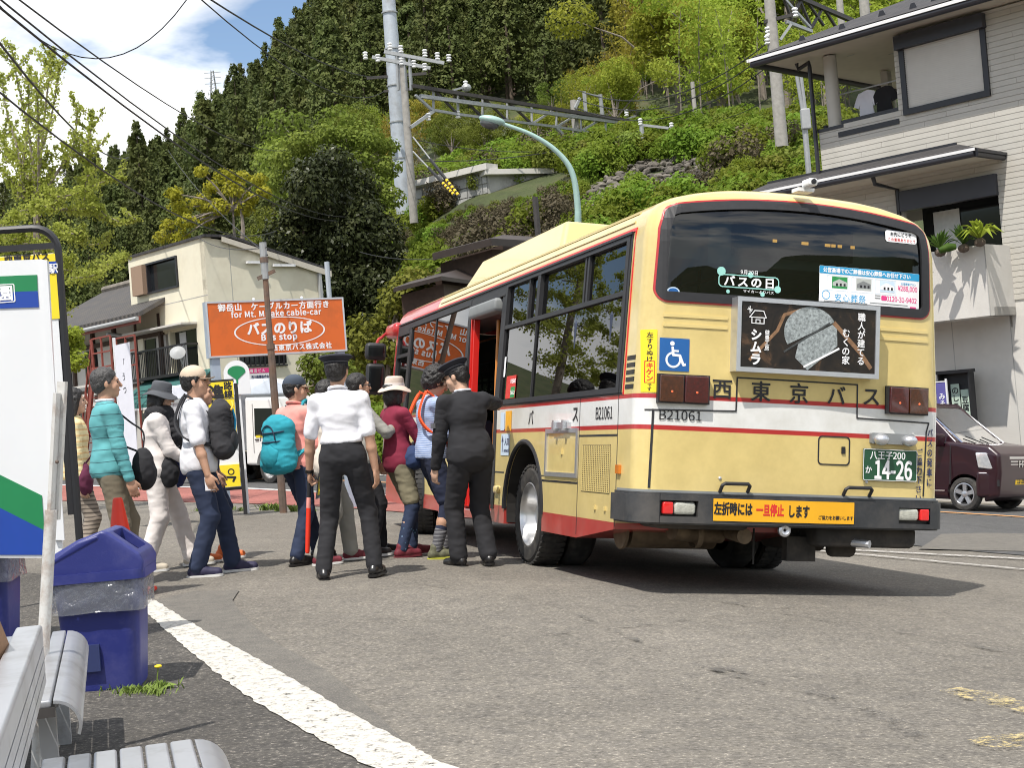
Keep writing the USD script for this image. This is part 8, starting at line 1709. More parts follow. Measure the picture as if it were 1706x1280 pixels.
pbr('skin', (.56, .35, .245), .5, var=.10, scale=20); pbr('skin_tan', (.46, .265, .175), .5, var=.10, scale=20)
pbr('hair_black', (.012, .010, .009), .45, var=.4, scale=60, bump=.6, bscale=140); pbr('hair_grey', (.045, .043, .042), .5, var=.6, scale=50, bump=.6, bscale=140)
for nm, c_ in dict(cloth_white=(.74, .74, .78), cloth_cream=(.66, .60, .52), cloth_black=(.014, .014, .017), cloth_navy=(.016, .022, .050), cloth_denim=(.016, .026, .060), cloth_olive=(.17, .145, .10), cloth_khaki=(.24, .215, .14), cloth_grey=(.25, .245, .22), cloth_pink=(.72, .28, .24), cloth_maroon=(.20, .014, .04), cloth_blue=(.02, .04, .11), cloth_offwhite=(.68, .63, .60), cloth_charcoal=(.028, .028, .032), cloth_teal_bag=(.015, .26, .33), cloth_orange=(.80, .09, .02), cloth_wine=(.10, .015, .045), cap_tan=(.50, .40, .30), hat_grey=(.075, .080, .090), hat_beige=(.58, .48, .40), cap_navy=(.05, .065, .09), officer_navy=(.018, .019, .028), cloth_yellow=(.74, .62, .30), bag_navy=(.02, .035, .13), cuff_grey=(.12, .12, .13)).items(): pbr(nm, c_, .88, var=.14, scale=5, bump=.8, bscale=5.5, btype='ridged_multifractal')
pbr('leather_black', (.012, .011, .011), .32, var=.2); pbr('sole_white', (.62, .62, .60), .6, var=.05); pbr('shoe_navy', (.018, .016, .05), .7, var=.2, scale=40); pbr('shoe_orange', (.62, .14, .03), .7, var=.15, scale=40); pbr('shoe_maroon', (.13, .012, .022), .7, var=.4, scale=40); pbr('shoe_lime', (.10, .10, .06), .7, var=.6, scale=30); pbr('shoe_beige', (.45, .40, .32), .7, var=.15); pbr('sole_lime', (.45, .45, .06), .6, var=.1); pbr('boot_brown', (.09, .05, .03), .6, var=.3); pbr('lens_dark', (.01, .01, .012), .1, var=.05, coat=1.0); pbr('eye_dark', (.02, .013, .01), .2, var=.05); pbr('lip', (.40, .16, .13), .5, var=.05); pbr('strap_yellow', (.72, .40, .03), .7, var=.1)
def stripes(name, base, line, period, width, axis='z'):
 mat(name, {'tc': ('texture_coordinate', {}), 's': ('separate_xyz', {}), 'n': ('noise_texture', {'scale': 6.0}), 'a': ('math', {'math_type': 'multiply_add', 'value2': .02}), 'd': ('math', {'math_type': 'divide', 'value2': period}), 'f': ('math', {'math_type': 'fraction'}), 'c': ('math', {'math_type': 'less_than', 'value2': width}), 'm': ('mix_color', {'a': base, 'b': line}), 'p': ('principled_bsdf', {'roughness': .9}), 'bn': ('noise_texture', {'scale': 5.5, 'detail': 4.0, 'type': 'ridged_multifractal'}), 'bp': ('bump', {'strength': .8, 'distance': .03})},
  [('tc.object', 's.vector'), ('tc.object', 'n.vector'), ('n.fac', 'a.value1'), (f's.{axis}', 'a.value3'), ('a.value', 'd.value1'), ('d.value', 'f.value1'), ('f.value', 'c.value1'), ('c.value', 'm.fac'), ('m.result', 'p.base_color'), ('tc.object', 'bn.vector'), ('bn.fac', 'bp.height'), ('bp.normal', 'p.normal')], 'p.BSDF')
stripes('teal_striped', (.10, .34, .36), (.03, .09, .105), .088, .07); stripes('blue_striped', (.46, .52, .64), (.17, .25, .46), .018, .55); stripes('yellow_striped', (.78, .68, .38), (.70, .48, .22), .05, .3); stripes('sock_patterned', (.07, .07, .08), (.20, .20, .21), .03, .3)
stripes('pleated_khaki', (.30, .25, .20), (.10, .08, .065), .035, .35)
n, l = {'tc': ('texture_coordinate', {}), 'v': ('voronoi_texture', {'scale': 22.0}), 'r': ('rgb_ramp', {'ramp': [(0, (.45, .12, .18)), (.10, (.10, .25, .38)), (.2, (.018, .03, .07)), (1, (.018, .03, .07))]}), 'p': ('principled_bsdf', {'roughness': .85})}, [('tc.object', 'v.vector'), ('v.distance', 'r.fac'), ('r.color', 'p.base_color')]; mat('floral_legging', n, l, 'p.BSDF')
def person(label, px, d, H, a, feet=((-.10, 0, 0), (.10, 0, 0)), hands=None, lean=.0, hips=(0, 0), head=(0, 0), skin='skin', hair='short', hair_m='hair_black', top=None, sleeve=1.0, hem=.47, bottom=None, leg_end=.055, shoe='leather_black', sole='leather_black', tuck=False, hat=None, hat_m=None, extra=None, base=None, curl=.5, loose=1.0, group=None, roll=0.0):
 q = H / 1.70; o = at(px, 900, d) if base is None else np.asarray(base, float); T_ = thing('person', label, 'person', loc=o, rotz=a, group=group); V = lambda *p: np.array(p, float)
 hipc = V(hips[0], hips[1], .535 * H); R = rot(0, -lean, roll); hipj = [hipc + V(s * .088 * q, 0, -.02 * q) for s in (-1, 1)]
 up_ = R @ V(0, 0, 1); fwd = R @ V(0, 1, 0); rgt = R @ V(1, 0, 0); waist = hipc + up_ * .10 * H * .6; chest = hipc + up_ * .19 * H; neckb = hipc + up_ * .295 * H; sh = [neckb + rgt * s * .106 * H - up_ * .034 * H for s in (-1, 1)]
 Rh = R @ rot(head[0], head[1]) if abs(lean) < .3 else rot(head[0], head[1] - lean * .4); hc = neckb + up_ * .035 * H + Rh @ V(0, .012 * H, .062 * H); K, A = [], []
 for i, s in enumerate((-1, 1)):
  an = V(feet[i][0], feet[i][1], .048 * H + (feet[i][3] if len(feet[i]) > 3 else 0)); k_, an = ik(hipj[i], an, .248 * H, .245 * H, V(s * .08, 1, 0)); K.append(k_); A.append(an)
 if hands is None: hands = ((-.24, .03, .45 * H), (.24, .03, .45 * H))
 E_, Wr, Hd = [], [], []
 for i, s in enumerate((-1, 1)):
  hp_ = hands[i]
  if hp_[0] == 'w': hp_ = tuple(rotz(-a)[:3, :3] @ (np.asarray(hp_[1]) - o)) + tuple(hp_[2])
  pole = V(*hp_[3:6]) if len(hp_) > 5 else V(s * .45, -1, -.2); e_, w_ = ik(sh[i], V(*hp_[:3]), .172 * H, .150 * H, pole); E_.append(e_); Wr.append(w_); Hd.append((w_ - e_) / np.linalg.norm(w_ - e_))
 # ---- skin: one continuous body
 S_ = [ell(hipc + up_ * .0, (.148 * q, .096 * q, .12 * q), R, .05), ell(waist, (.132 * q, .088 * q, .13 * q), R, .05), ell(chest + up_ * .03, (.150 * q, .096 * q, .16 * q), R, .05), cap(sh[0] - rgt * -.02, sh[1] - rgt * .02, .05 * q, k=.05), cap(neckb - up_ * .03, hc - Rh @ V(0, .02, .05), .054 * q, .050 * q, .02)]
 for i, s in enumerate((-1, 1)):
  S_ += [cap(sh[i], E_[i], .042 * q, .036 * q, .02), cap(E_[i], E_[i] + (Wr[i] - E_[i]) * .35, .037 * q, .040 * q, .015), cap(E_[i] + (Wr[i] - E_[i]) * .35, Wr[i], .038 * q, .026 * q, .015), cap(hipj[i], K[i], .080 * q, .055 * q, .03), cap(K[i], A[i] + (K[i] - A[i]) * .6, .052 * q, .056 * q, .02), cap(A[i] + (K[i] - A[i]) * .6, A[i], .052 * q, .036 * q, .02), cap(A[i], A[i] + rot(feet[i][2], 0) @ V(0, .09, -.035) * q, .030 * q, .022 * q, .015)]
  dh = Hd[i]; inward = -s * rgt * .9 + fwd * .25; nrm = inward - dh * (inward @ dh); nrm /= np.linalg.norm(nrm); sd = np.cross(dh, nrm) * (1 if s > 0 else 1); thumb_side = fwd - dh * (fwd @ dh); ts = 1.0 if sd @ thumb_side > 0 else -1.0; sd = sd * ts; Rp = np.stack([sd, nrm, dh], 1)
  S_ += [ell(Wr[i] + dh * .045 * q, (.040 * q, .017 * q, .052 * q), Rp, .012)]; c = curl if np.ndim(curl) == 0 else curl[i]
  for j, (off, ln) in enumerate(((.029, .070), (.010, .078), (-.010, .073), (-.028, .058))):
   b = Wr[i] + (dh * .082 + sd * off) * q; d1 = dh * math.cos(c * .7) + nrm * math.sin(c * .7); m_ = b + d1 * ln * .5 * q; d2 = dh * math.cos(c * 1.9) + nrm * math.sin(c * 1.9); S_ += [cap(b - dh * .02 * q, m_, .0098 * q, .0090 * q, .004), cap(m_, m_ + d2 * ln * .55 * q, .0090 * q, .0078 * q, .003)]
  tb = Wr[i] + (dh * .025 + sd * .030) * q; tm_ = tb + (dh * .035 + sd * .022 + nrm * .012) * q; S_ += [cap(tb, tm_, .013 * q, .011 * q, .008), cap(tm_, tm_ + (dh * .034 + nrm * .014 * (1 + c)) * q, .011 * q, .009 * q, .004)]
 hd = lambda x, y, z: hc + Rh @ (V(x, y, z) * q)
 S_ += [ell(hd(0, -.012, .025), np.array((.074, .094, .092)) * q, Rh, .02), ell(hd(0, .022, -.035), np.array((.062, .072, .082)) * q, Rh, .025), ell(hd(0, .062, -.088), np.array((.030, .026, .022)) * q, Rh, .02), cap(hd(0, .094, .012), hd(0, .110, -.022), .0085 * q, .0135 * q, .010), cap(hd(-.034, .080, .028), hd(.034, .080, .028), .012 * q, k=.014), cap(hd(-.016, .089, -.054), hd(.016, .089, -.054), .0085 * q, k=.008), cap(hd(-.040, .066, -.020), hd(-.046, .05, -.04), .016 * q, k=.02), cap(hd(.040, .066, -.020), hd(.046, .05, -.04), .016 * q, k=.02)]
 for s in (-1, 1): S_ += [ell(hd(s * .077, -.004, -.008), np.array((.010, .020, .032)) * q, Rh, .008)]
 v, f = sdf(S_, .0068, subs=[ell(hd(s * .031, .099, .006), np.array((.015, .014, .011)) * q, Rh) for s in (-1, 1)])
 part(T_, 'body', (v, f), skin, smooth=True)
 for s in (-1, 1): part(T_, 'eye', MB().ball(hd(s * .031, .080, .006), np.array((.012, .010, .008)) * q, 1).get(), 'eye_dark', smooth=True)
 part(T_, 'eyebrow', MB().tube([hd(-.045, .086, .028), hd(-.018, .092, .030)], .004, 5).get(), hair_m); part(T_, 'eyebrow', MB().tube([hd(.045, .086, .028), hd(.018, .092, .030)], .004, 5).get(), hair_m); part(T_, 'lips', MB().tube([hd(-.020, .095, -.056), hd(0, .099, -.055), hd(.020, .095, -.056)], .0048, 5).get(), 'lip')
 # ---- hair
 if hair:
  if hair == 'short': hp = [ell(hd(0, -.020, .038), np.array((.082, .100, .094)) * q, Rh, .02), ell(hd(0, -.052, -.015), np.array((.070, .060, .065)) * q, Rh, .02)] + [cap(hd(s * .070, .010, .03), hd(s * .072, .012, -.02), .012 * q, k=.01) for s in (-1, 1)]; cut = [(Rh @ V(0, .80, -.60), float((Rh @ V(0, .80, -.60)) @ hd(0, .058, .050)))]
  elif hair == 'bob': hp = [ell(hd(0, -.018, .035), np.array((.092, .108, .100)) * q, Rh, .03), ell(hd(0, -.045, -.055), np.array((.092, .075, .100)) * q, Rh, .03)] + [cap(hd(s * .078, .010, .02), hd(s * .080, .000, -.11), .026 * q, k=.02) for s in (-1, 1)]; cut = [(Rh @ V(0, .95, -.30), float((Rh @ V(0, .95, -.30)) @ hd(0, .055, .03)))]
  else: hp = [ell(hd(0, -.020, .045), np.array((.100, .118, .108)) * q, Rh, .03), ell(hd(0, -.060, -.02), np.array((.085, .070, .075)) * q, Rh, .03)]; cut = [(Rh @ V(0, .85, -.53), float((Rh @ V(0, .85, -.53)) @ hd(0, .070, .040)))]
  if hat: cut.append((Rh @ V(0, 0, 1), float((Rh @ V(0, 0, 1)) @ hd(0, 0, .055))))
  v, f = sdf(hp, .008, cuts=cut, wr=.012 if hair == 'curly' else .006, wf=(38, 38, 38) if hair == 'curly' else (40, 40, 22), seed=int(px)); part(T_, 'hair', (v, f), hair_m, smooth=True)
 # ---- trousers
 if bottom:
  L_ = .011 * min(loose, 1.9); tw = L_ if tuck else 0; B_ = [ell(hipc + up_ * .01, (.156 * q + tw, .104 * q + tw, .13 * q), R, .05), ell(waist, (.142 * q + tw, .100 * q + tw, .10 * q), R, .05)]; cuts = [(up_, float(up_ @ (hipc + up_ * (.085 if tuck else .03) * H)))]
  for i in range(2):
   e = A[i] + (K[i] - A[i]) * ((leg_end - .048) / .245) if leg_end < .25 else K[i] + (hipj[i] - K[i]) * ((leg_end - .285) / .25); B_ += [cap(hipj[i] + V(0, -.012, .02), K[i] if leg_end < .29 else e, .081 * q + L_, .056 * q + L_ * (1 if leg_end < .29 else 2.2), .035)]
   if leg_end < .29: B_ += [cap(K[i], e, .055 * q + L_, .046 * q + L_ * 1.2, .02)]
  v, f = sdf(B_, .0098, cuts=cuts, wr=.0052, wf=(8, 8, 13), seed=int(px) + 5); part(T_, 'trousers' if leg_end < .29 else 'shorts', (v, f), bottom, smooth=True)
 # ---- top
 if top:
  L_ = .016 * loose; hz = hem * H; C_ = [ell(chest + up_ * .02, (.152 * q + L_, .102 * q + L_, .18 * q), R, .06), ell(waist + up_ * .02, (.146 * q + L_, .097 * q + L_, .15 * q), R, .06), cap(sh[0] + rgt * .02, sh[1] - rgt * .02, .053 * q + L_ * .4, k=.05), cap(neckb - up_ * .05, neckb + up_ * .010, .068 * q, .060 * q, .03)]
  if not tuck: C_ += [ell(hipc + up_ * .0, (.173 * q + L_, .124 * q + L_, .15 * q), R, .06)]
  for i in range(2):
   m_ = E_[i] if sleeve > .5 else sh[i] + (E_[i] - sh[i]) * (sleeve * 1.7); C_ += [cap(sh[i], m_, .048 * q + L_ * .5, .041 * q + L_ * (.5 if sleeve > .5 else .9), .035)]
   if sleeve > .5: C_ += [cap(E_[i], E_[i] + (Wr[i] - E_[i]) * (.93 if sleeve >= 1 else .45), .040 * q + L_ * .5, .031 * q + L_ * .3, .02)]
  cuts = [(-up_, float(-up_ @ (V(0, 0, hz) + V(hips[0], hips[1], 0)))), (up_ * 1.0, float(up_ @ (neckb + up_ * .028)))]
  if sleeve > .5 and len(hands[0]) < 99:
   low = min(Wr[0][2], Wr[1][2]); cuts[0] = None
   body_only = C_[:4] + ([] if tuck else [C_[4]]); cuts_b = [(-up_, float(-up_ @ (V(0, 0, hz) + V(hips[0], hips[1], 0)))), cuts[1]]
   v1, f1 = sdf(body_only + [cap(sh[i], sh[i] + (E_[i] - sh[i]) * .4, .048 * q + L_ * .5, .045 * q + L_ * .5, .035) for i in range(2)], .0098, cuts=cuts_b, wr=.0048, wf=(7, 7, 11), seed=int(px) + 2); v2, f2 = sdf(C_[4 if tuck else 5:], .0088, wr=.0048, wf=(9, 9, 20), seed=int(px) + 3)
   v, f = np.vstack([v1, v2]), np.vstack([f1, f2 + len(v1)])
  else: v, f = sdf(C_, .0098, cuts=cuts, wr=.0048, wf=(7, 7, 11), seed=int(px) + 2)
  part(T_, 'top', (v, f), top, smooth=True)
 # ---- shoes
 for i in range(2):
  Rf = rot(feet[i][2], feet[i][4] if len(feet[i]) > 4 else 0); c = A[i] - V(0, 0, .048 * H); fq = lambda x, y, z: A[i] + Rf @ (V(x, y, z - .048 * 1.7) * q)
  v, f = sdf([cap(fq(0, -.045, .045), fq(0, .05, .048), .038 * q, .042 * q, .03), cap(fq(0, .06, .042), fq(0, .165, .034), .044 * q, .036 * q, .03), cap(fq(0, -.02, .06), fq(0, -.01, .105), .042 * q, .043 * q, .02)], .0085, cuts=[(-(Rf @ V(0, 0, 1)), float(-(Rf @ V(0, 0, 1)) @ fq(0, 0, .016)))]); part(T_, 'shoe', (v, f), shoe, smooth=True)
  so = rrect(-.043 * q, -.088 * q, .043 * q, .205 * q, .04 * q); m = flat(so, np.eye(4), .020 * q); vv = (np.array(m.vertices)) @ Rf.T + fq(0, 0, .0); part(T_, 'sole', trimesh.Trimesh(vv, m.faces, process=False), sole)
 # ---- headgear
 if hat == 'cap':
  v, f = sdf([ell(hd(0, -.015, .050), np.array((.088, .106, .088)) * q, Rh)], .008, cuts=[(-(Rh @ V(0, .05, 1)), float(-(Rh @ V(0, .05, 1)) @ hd(0, 0, .034)))]); part(T_, 'cap', (v, f), hat_m, smooth=True)
  g = Polygon([(-.078, .05)] + [(.080 * math.cos(t), .075 + .085 * math.sin(t)) for t in np.linspace(PI, 0, 15)] + [(.078, .05)]); m = flat(g, np.eye(4), .006); w_ = np.array(m.vertices); w_[:, 2] -= .02 * (w_[:, 0] / .08) ** 2 + .12 * np.maximum(w_[:, 1] - .06, 0) - .002; part(T_, 'cap_peak', trimesh.Trimesh(np.array([hd(x, y, .036 + z) for x, y, z in w_]), m.faces, process=False), (hat_m if label.find('brown peak') < 0 else 'cap_tan'))
 if hat == 'bucket':
  Mh = xf(hd(0, -.012, 0), Rh @ V(1, 0, 0), Rh @ V(0, 1, 0), Rh @ V(0, 0, 1)); pr_ = np.array([(.160, .000), (.146, .016), (.120, .034), (.098, .050), (.094, .075), (.088, .125), (.070, .142), (0, .148), (0, .14), (.065, .134), (.084, .12), (.090, .07), (.094, .042), (.146, .008), (.160, -.005), (.160, .0)]) * q
  lt_ = MB().lathe(pr_, 40, Mh); V_ = np.vstack(lt_.v); V_ = V_ + (Rh @ V(0, 0, 1)) * (.010 * np.sin(np.arctan2((V_ - hc) @ (Rh @ V(1, 0, 0)), (V_ - hc) @ (Rh @ V(0, 1, 0))) * 3 + px))[:, None] * (np.linalg.norm((V_ - hc) - np.outer((V_ - hc) @ (Rh @ V(0, 0, 1)), Rh @ V(0, 0, 1)), axis=1) > .12 * q)[:, None]; part(T_, 'hat', trimesh.Trimesh(V_, np.vstack(lt_.f), process=False), hat_m, smooth=40); part(T_, 'hat_band', MB().lathe(np.array([(.0985, .050), (.0965, .072), (.092, .074)]) * q, 40, Mh).get(), hat_m if hat_m != 'hat_beige' else 'cloth_offwhite')
 if hat == 'officer':
  Mh = xf(hd(0, -.015, 0), Rh @ V(1, 0, 0), Rh @ V(0, 1, -.08), Rh @ V(0, .08, 1)); part(T_, 'cap', MB().lathe(np.array([(.083, .028), (.088, .032), (.090, .075), (.128, .100), (.132, .108), (.120, .120), (.06, .130), (0, .128)]) * q * [1, 1.0], 40, Mh).get(), 'officer_navy', smooth=35); part(T_, 'cap_band', MB().lathe(np.array([(.091, .034), (.0925, .036), (.0925, .066), (.091, .07)]) * q, 40, Mh).get(), 'cloth_black', smooth=35); part(T_, 'cap_piping', MB().lathe(np.array([(.0935, .066), (.0945, .069), (.0935, .072)]) * q, 40, Mh).get(), 'cuff_grey')
  g = Polygon([(-.080, .055)] + [(.082 * math.cos(t), .072 + .055 * math.sin(t)) for t in np.linspace(PI, 0, 15)] + [(.080, .055)]); m = flat(g, np.eye(4), .005); w_ = np.array(m.vertices); w_[:, 2] -= .45 * np.maximum(w_[:, 1] - .06, 0); part(T_, 'cap_peak', trimesh.Trimesh(np.array([hd(x, y, .032 + z) for x, y, z in w_]), m.faces, process=False), 'leather_black')
 J = dict(T=T_, o=o, a=a, hd=hd, hc=hc, Rh=Rh, sh=sh, E=E_, W=Wr, Hd=Hd, chest=chest, hip=hipc, waist=waist, neck=neckb, up=up_, fwd=fwd, rgt=rgt, K=K, A=A, q=q)
 return J
def collar(J, m): part(J['T'], 'shirt_collar', MB().tube([J['neck'] + J['up'] * (.034 + .012 * math.sin(t + PI)) + J['rgt'] * .066 * math.cos(t) + J['fwd'] * .062 * math.sin(t) for t in np.linspace(0, 2 * PI, 20)], .012, 6).get(), m, smooth=40)
def glasses(J, m='lens_dark', name='glasses', big=False):
 hd = J['hd']; mb = MB(); r = .024 if big else .019
 for s in (-1, 1): mb.ball(hd(s * .033, .098, .006), (r, .006, r * .75), 1); mb.tube([hd(s * .056, .092, .010), hd(s * .078, .02, .012), hd(s * .078, -.01, .008)], .003, 5)
 mb.tube([hd(-.012, .104, .010), hd(.012, .104, .010)], .003, 5); part(J['T'], name, mb.get(), m)
def tloc(J, name, label, cat): return thing(name, label, cat, loc=J['o'], rotz=J['a'])
def backpack(J, label, m, w=.15, h=.24, dep=.10, front=False, trim=None, drop=.02, accents=()):
 T_ = tloc(J, 'backpack', label, 'backpack'); s = 1 if front else -1; q = J['q']; R = np.stack([J['rgt'], J['fwd'], J['up']], 1); c = J['chest'] + J['fwd'] * s * (.135 + dep * .72) * q - J['up'] * drop
 def L(x, y, z): return c + R @ np.array([x, y * s, z])
 v, f = sdf([ell(L(0, 0, -.06), (w, dep, h * .72), R, .05), ell(L(0, 0, .10), (w * .86, dep * .85, h * .58), R, .05), cap(L(-w * .72, .0, -h * .62), L(w * .72, .0, -h * .62), dep * .72, k=.05), cap(L(-w * .55, -.01, h * .58), L(w * .55, -.01, h * .58), dep * .62, k=.05), cap(L(-w * .72, -.2 * dep, -h * .4), L(-w * .6, -.2 * dep, h * .5), dep * .6, k=.04), cap(L(w * .72, -.2 * dep, -h * .4), L(w * .6, -.2 * dep, h * .5), dep * .6, k=.04)], .0095, wr=.008, wf=(9, 9, 16), seed=5); part(T_, 'pack', (v, f), m, smooth=True)
 v, f = sdf([ell(L(0, dep * .72, -.09), (w * .72, dep * .45, h * .42), R, .03)], .009, wr=.005, wf=(14, 14, 12), seed=8); part(T_, 'pocket', (v, f), m, smooth=True)
 part(T_, 'zip', MB().tube([L(w * .62 * math.cos(t), dep * .92, .02 + h * .55 * math.sin(t)) for t in np.linspace(.1, PI - .1, 14)], .005, 5).get(), trim or 'cloth_black')
 for z in (-.45, .15, .45): part(T_, 'compression_strap', MB().tube([L(w * 1.02 * math.cos(t), dep * (-.2 + 1.22 * math.sin(t)), h * z - .02 * math.sin(t)) for t in np.linspace(0, PI, 14)], .006, 5).get(), trim or 'cloth_black')
 part(T_, 'haul_loop', MB().tube([L(-.03, -dep * .6, h * .78), L(-.02, -dep * .6, h * .95), L(.02, -dep * .6, h * .95), L(.03, -dep * .6, h * .78)], .007, 5).get(), 'cloth_black')
 for sg in (-1, 1):
  shp = J['neck'] + J['rgt'] * sg * .085 * q; pts = bez([L(sg * w * .45, -dep * .9, h * .55), shp + J['up'] * .045 * q - J['fwd'] * .03 * s, shp + J['up'] * .03 * q + J['fwd'] * -s * .085 * q, J['chest'] + J['rgt'] * sg * .125 * q - J['fwd'] * s * .150 * q + J['up'] * .02, J['chest'] + J['rgt'] * sg * .175 * q - J['fwd'] * s * .06 * q - J['up'] * .12 * q, L(sg * w * .8, -dep * .5, -h * .5)], 6)
  mb = MB();
  for p0, p1 in zip(pts[:-1], pts[1:]): mb.beam(p0, p1 + (p1 - p0) * .12, .042, .014, upv=J['fwd'] + J['up'] * .3)
  part(T_, 'strap', mb.get(), trim if (trim and front) else m)
 for (x, y, z, x2, z2, mm) in accents: part(T_, 'trim', MB().tube([L(x, y, z), L((x + x2) / 2, y + .012, (z + z2) / 2), L(x2, y, z2)], .009, 6).get(), mm)
 return T_
def shoulder_bag(J, label, m, pos, size, side, strap_m=None):
 "bag hanging at pos (right, forward, up from the hip); side = shoulder that carries it"
 T_ = tloc(J, 'shoulder_bag', label, 'bag'); R = np.stack([J['rgt'], J['fwd'], J['up']], 1); c = J['hip'] + R @ np.array(pos); w, dd_, h = size
 v, f = sdf([ell(c - [0, 0, h * .15], (w, dd_, h * .8), R, .04), ell(c + [0, 0, h * .35], (w * .8, dd_ * .7, h * .6), R, .04)], .009, wr=.008, wf=(12, 12, 12), seed=3); part(T_, 'bag', (v, f), m, smooth=True)
 s = J['neck'] + J['rgt'] * side * .08 + J['up'] * .045
 mid_f = (s + c) / 2 + J['fwd'] * .155; mid_b = (s + c) / 2 - J['fwd'] * .165
 mb = MB()
 for mm in (mid_f, mid_b):
  pts = bez([s, mm + (s - mm) * .35, mm, c + J['up'] * h * .7], 6)
  for p0, p1 in zip(pts[:-1], pts[1:]): mb.beam(p0, p1 + (p1 - p0) * .1, .022, .008, upv=J['fwd'])
 part(T_, 'strap', mb.get(), strap_m or m); return T_
D_ = math.radians
J = person('woman in yellow striped top and crinkled trousers at the far left', 137, 12.3, 1.56, D_(-72), hands=((-.2, .05, .72), (.2, .03, .72)), hair='bob', top='yellow_striped', hem=.50, bottom='pleated_khaki', shoe='shoe_beige', sole='sole_white', loose=1.3); shoulder_bag(J, 'dark wine red shoulder bag of the woman in yellow', 'cloth_wine', (.16, .05, -.06), (.09, .07, .15), -1)
J = person('grey haired man in teal sweater with thin dark stripes and olive trousers', 192, 11.0, 1.68, D_(-62), feet=((-.11, .10, .2), (.12, -.12, -.1)), hands=((-.22, .16, .78), (.24, .10, .76)), hair='short', hair_m='hair_grey', skin='skin_tan', top='teal_striped', hem=.50, bottom='cloth_olive', shoe='shoe_beige', sole='leather_black', loose=1.5, head=(-.15, 0)); shoulder_bag(J, 'black shoulder bag carried by the man in teal', 'cloth_black', (.04, .25, -.02), (.10, .09, .17), -1, 'cloth_black'); part(J['T'], 'shirt_collar', MB().tube([J['neck'] + J['up'] * .035 + J['rgt'] * .066 * math.cos(t) + J['fwd'] * .062 * math.sin(t) for t in np.linspace(0, 2 * PI, 20)], .012, 6).get(), 'cloth_white')
J = person('woman in white with dark bucket hat, black scarf and sunglasses', 272, 12.0, 1.57, D_(-80), feet=((-.10, .22, 0), (.11, -.15, 0)), hands=((-.10, .30, .86), (.10, .30, .86)), hair='bob', top='cloth_offwhite', hem=.50, bottom='cloth_offwhite', shoe='shoe_beige', sole='sole_white', hat='bucket', hat_m='hat_grey', head=(-.05, -.18), loose=1.9, lean=.06); glasses(J, big=True, name='sunglasses')
nk = J['neck']; v, f = sdf([cap(nk + [.07 * math.cos(t), .01 + .06 * math.sin(t), .02 * math.sin(2 * t)], nk + [.07 * math.cos(t + .5), .01 + .06 * math.sin(t + .5), .02], .042, k=.03) for t in np.arange(0, 6.28, .5)] + [cap(nk + [.02, .08, 0], nk + [.03, .15, -.20], .05, .06, .04), cap(nk + [.03, .15, -.20], nk + [.02, .16, -.36], .045, .02, .03)], .009, wr=.010, wf=(22, 22, 22)); part(J['T'], 'scarf', (v, f), 'cloth_black', smooth=True); shoulder_bag(J, 'black bag at the side of the woman in white', 'cloth_black', (.14, .10, -.02), (.06, .08, .13), -1)
J = person('man in white T-shirt, tan cap and dark jeans with black backpack', 341, 11.55, 1.69, D_(-84), feet=((-.11, .20, 0), (.13, -.06, -.1)), hands=((-.24, .06, .76), (.25, .10, .76)), hair='short', skin='skin_tan', top='cloth_white', sleeve=.50, hem=.49, bottom='cloth_denim', shoe='shoe_navy', sole='sole_white', hat='cap', hat_m='cap_tan', loose=1.6)
backpack(J, 'black backpack with blue and yellow trim hanging on the chest of the T-shirt man', 'cloth_charcoal', .15, .25, .10, front=True, drop=.06, accents=((.06, .10, .16, .02, -.02, 'ink_blue'), (-.02, .09, .22, .09, .15, 'strap_yellow')))
T_ = tloc(J, 'phone', 'small white phone held by the T-shirt man', 'phone'); p = J['W'][1] + J['Hd'][1] * .09; part(T_, 'case', tri_of(rbox(p - [.02, .05, .04], p + [-.008, .03, .07], .004)), 'cloth_white')
J = person('person in dark shorts and orange shoes half hidden behind the T-shirt man', 350, 12.5, 1.58, D_(-84), feet=((-.10, .10, 0), (.11, -.08, 0)), hair='short', skin='skin_tan', top='cloth_navy', sleeve=.5, bottom='cloth_denim', leg_end=.20, shoe='shoe_orange', sole='sole_white', hands=((-.2, .1, .72), (.22, .12, .72))); shoulder_bag(J, 'blue patterned bag hanging behind the T-shirt man', 'bag_navy', (.18, -.22, -.03), (.10, .08, .15), -1)
J = person('woman in pink shirt and grey cap with brown peak, jeans, mid step', 505, 11.95, 1.57, D_(-42), feet=((-.10, .24, 0), (.10, -.16, .0)), hands=((-.18, .20, .80), (.18, .22, .82)), hair='short', skin='skin_tan', top='cloth_pink', hem=.50, bottom='cloth_denim', shoe='leather_black', sole='leather_black', hat='cap', hat_m='cap_navy', lean=.04, head=(-.6, 0)); collar(J, 'cloth_pink'); backpack(J, 'turquoise hiking backpack worn by the woman in pink', 'cloth_teal_bag', .15, .25, .11, trim='cloth_navy', drop=.14, accents=((-.08, .02, .2, -.09, -.2, 'cloth_charcoal'),))
J = person('person in cream jacket and grey trousers behind the white shirted officer', 556, 11.9, 1.52, D_(-70), feet=((-.10, .16, 0), (.10, -.14, 0)), hair='short', top='cloth_cream', hem=.46, bottom='cloth_grey', shoe='shoe_maroon', sole='sole_white', hands=((-.2, .15, .8), (.2, .15, .8)), loose=1.5, lean=.05)
J = person('man in glasses with raised hand between the officer and the hat woman', 614, 12.5, 1.60, D_(-66), feet=((-.1, .14, 0), (.1, -.02, 0)), hair='short', skin='skin_tan', top='cloth_grey', bottom='cloth_black', shoe='leather_black', sole='sole_white', hands=((-.18, .2, .8), (.14, .34, 1.15, .6, -.6, -.6)), curl=(.6, .15)); glasses(J)
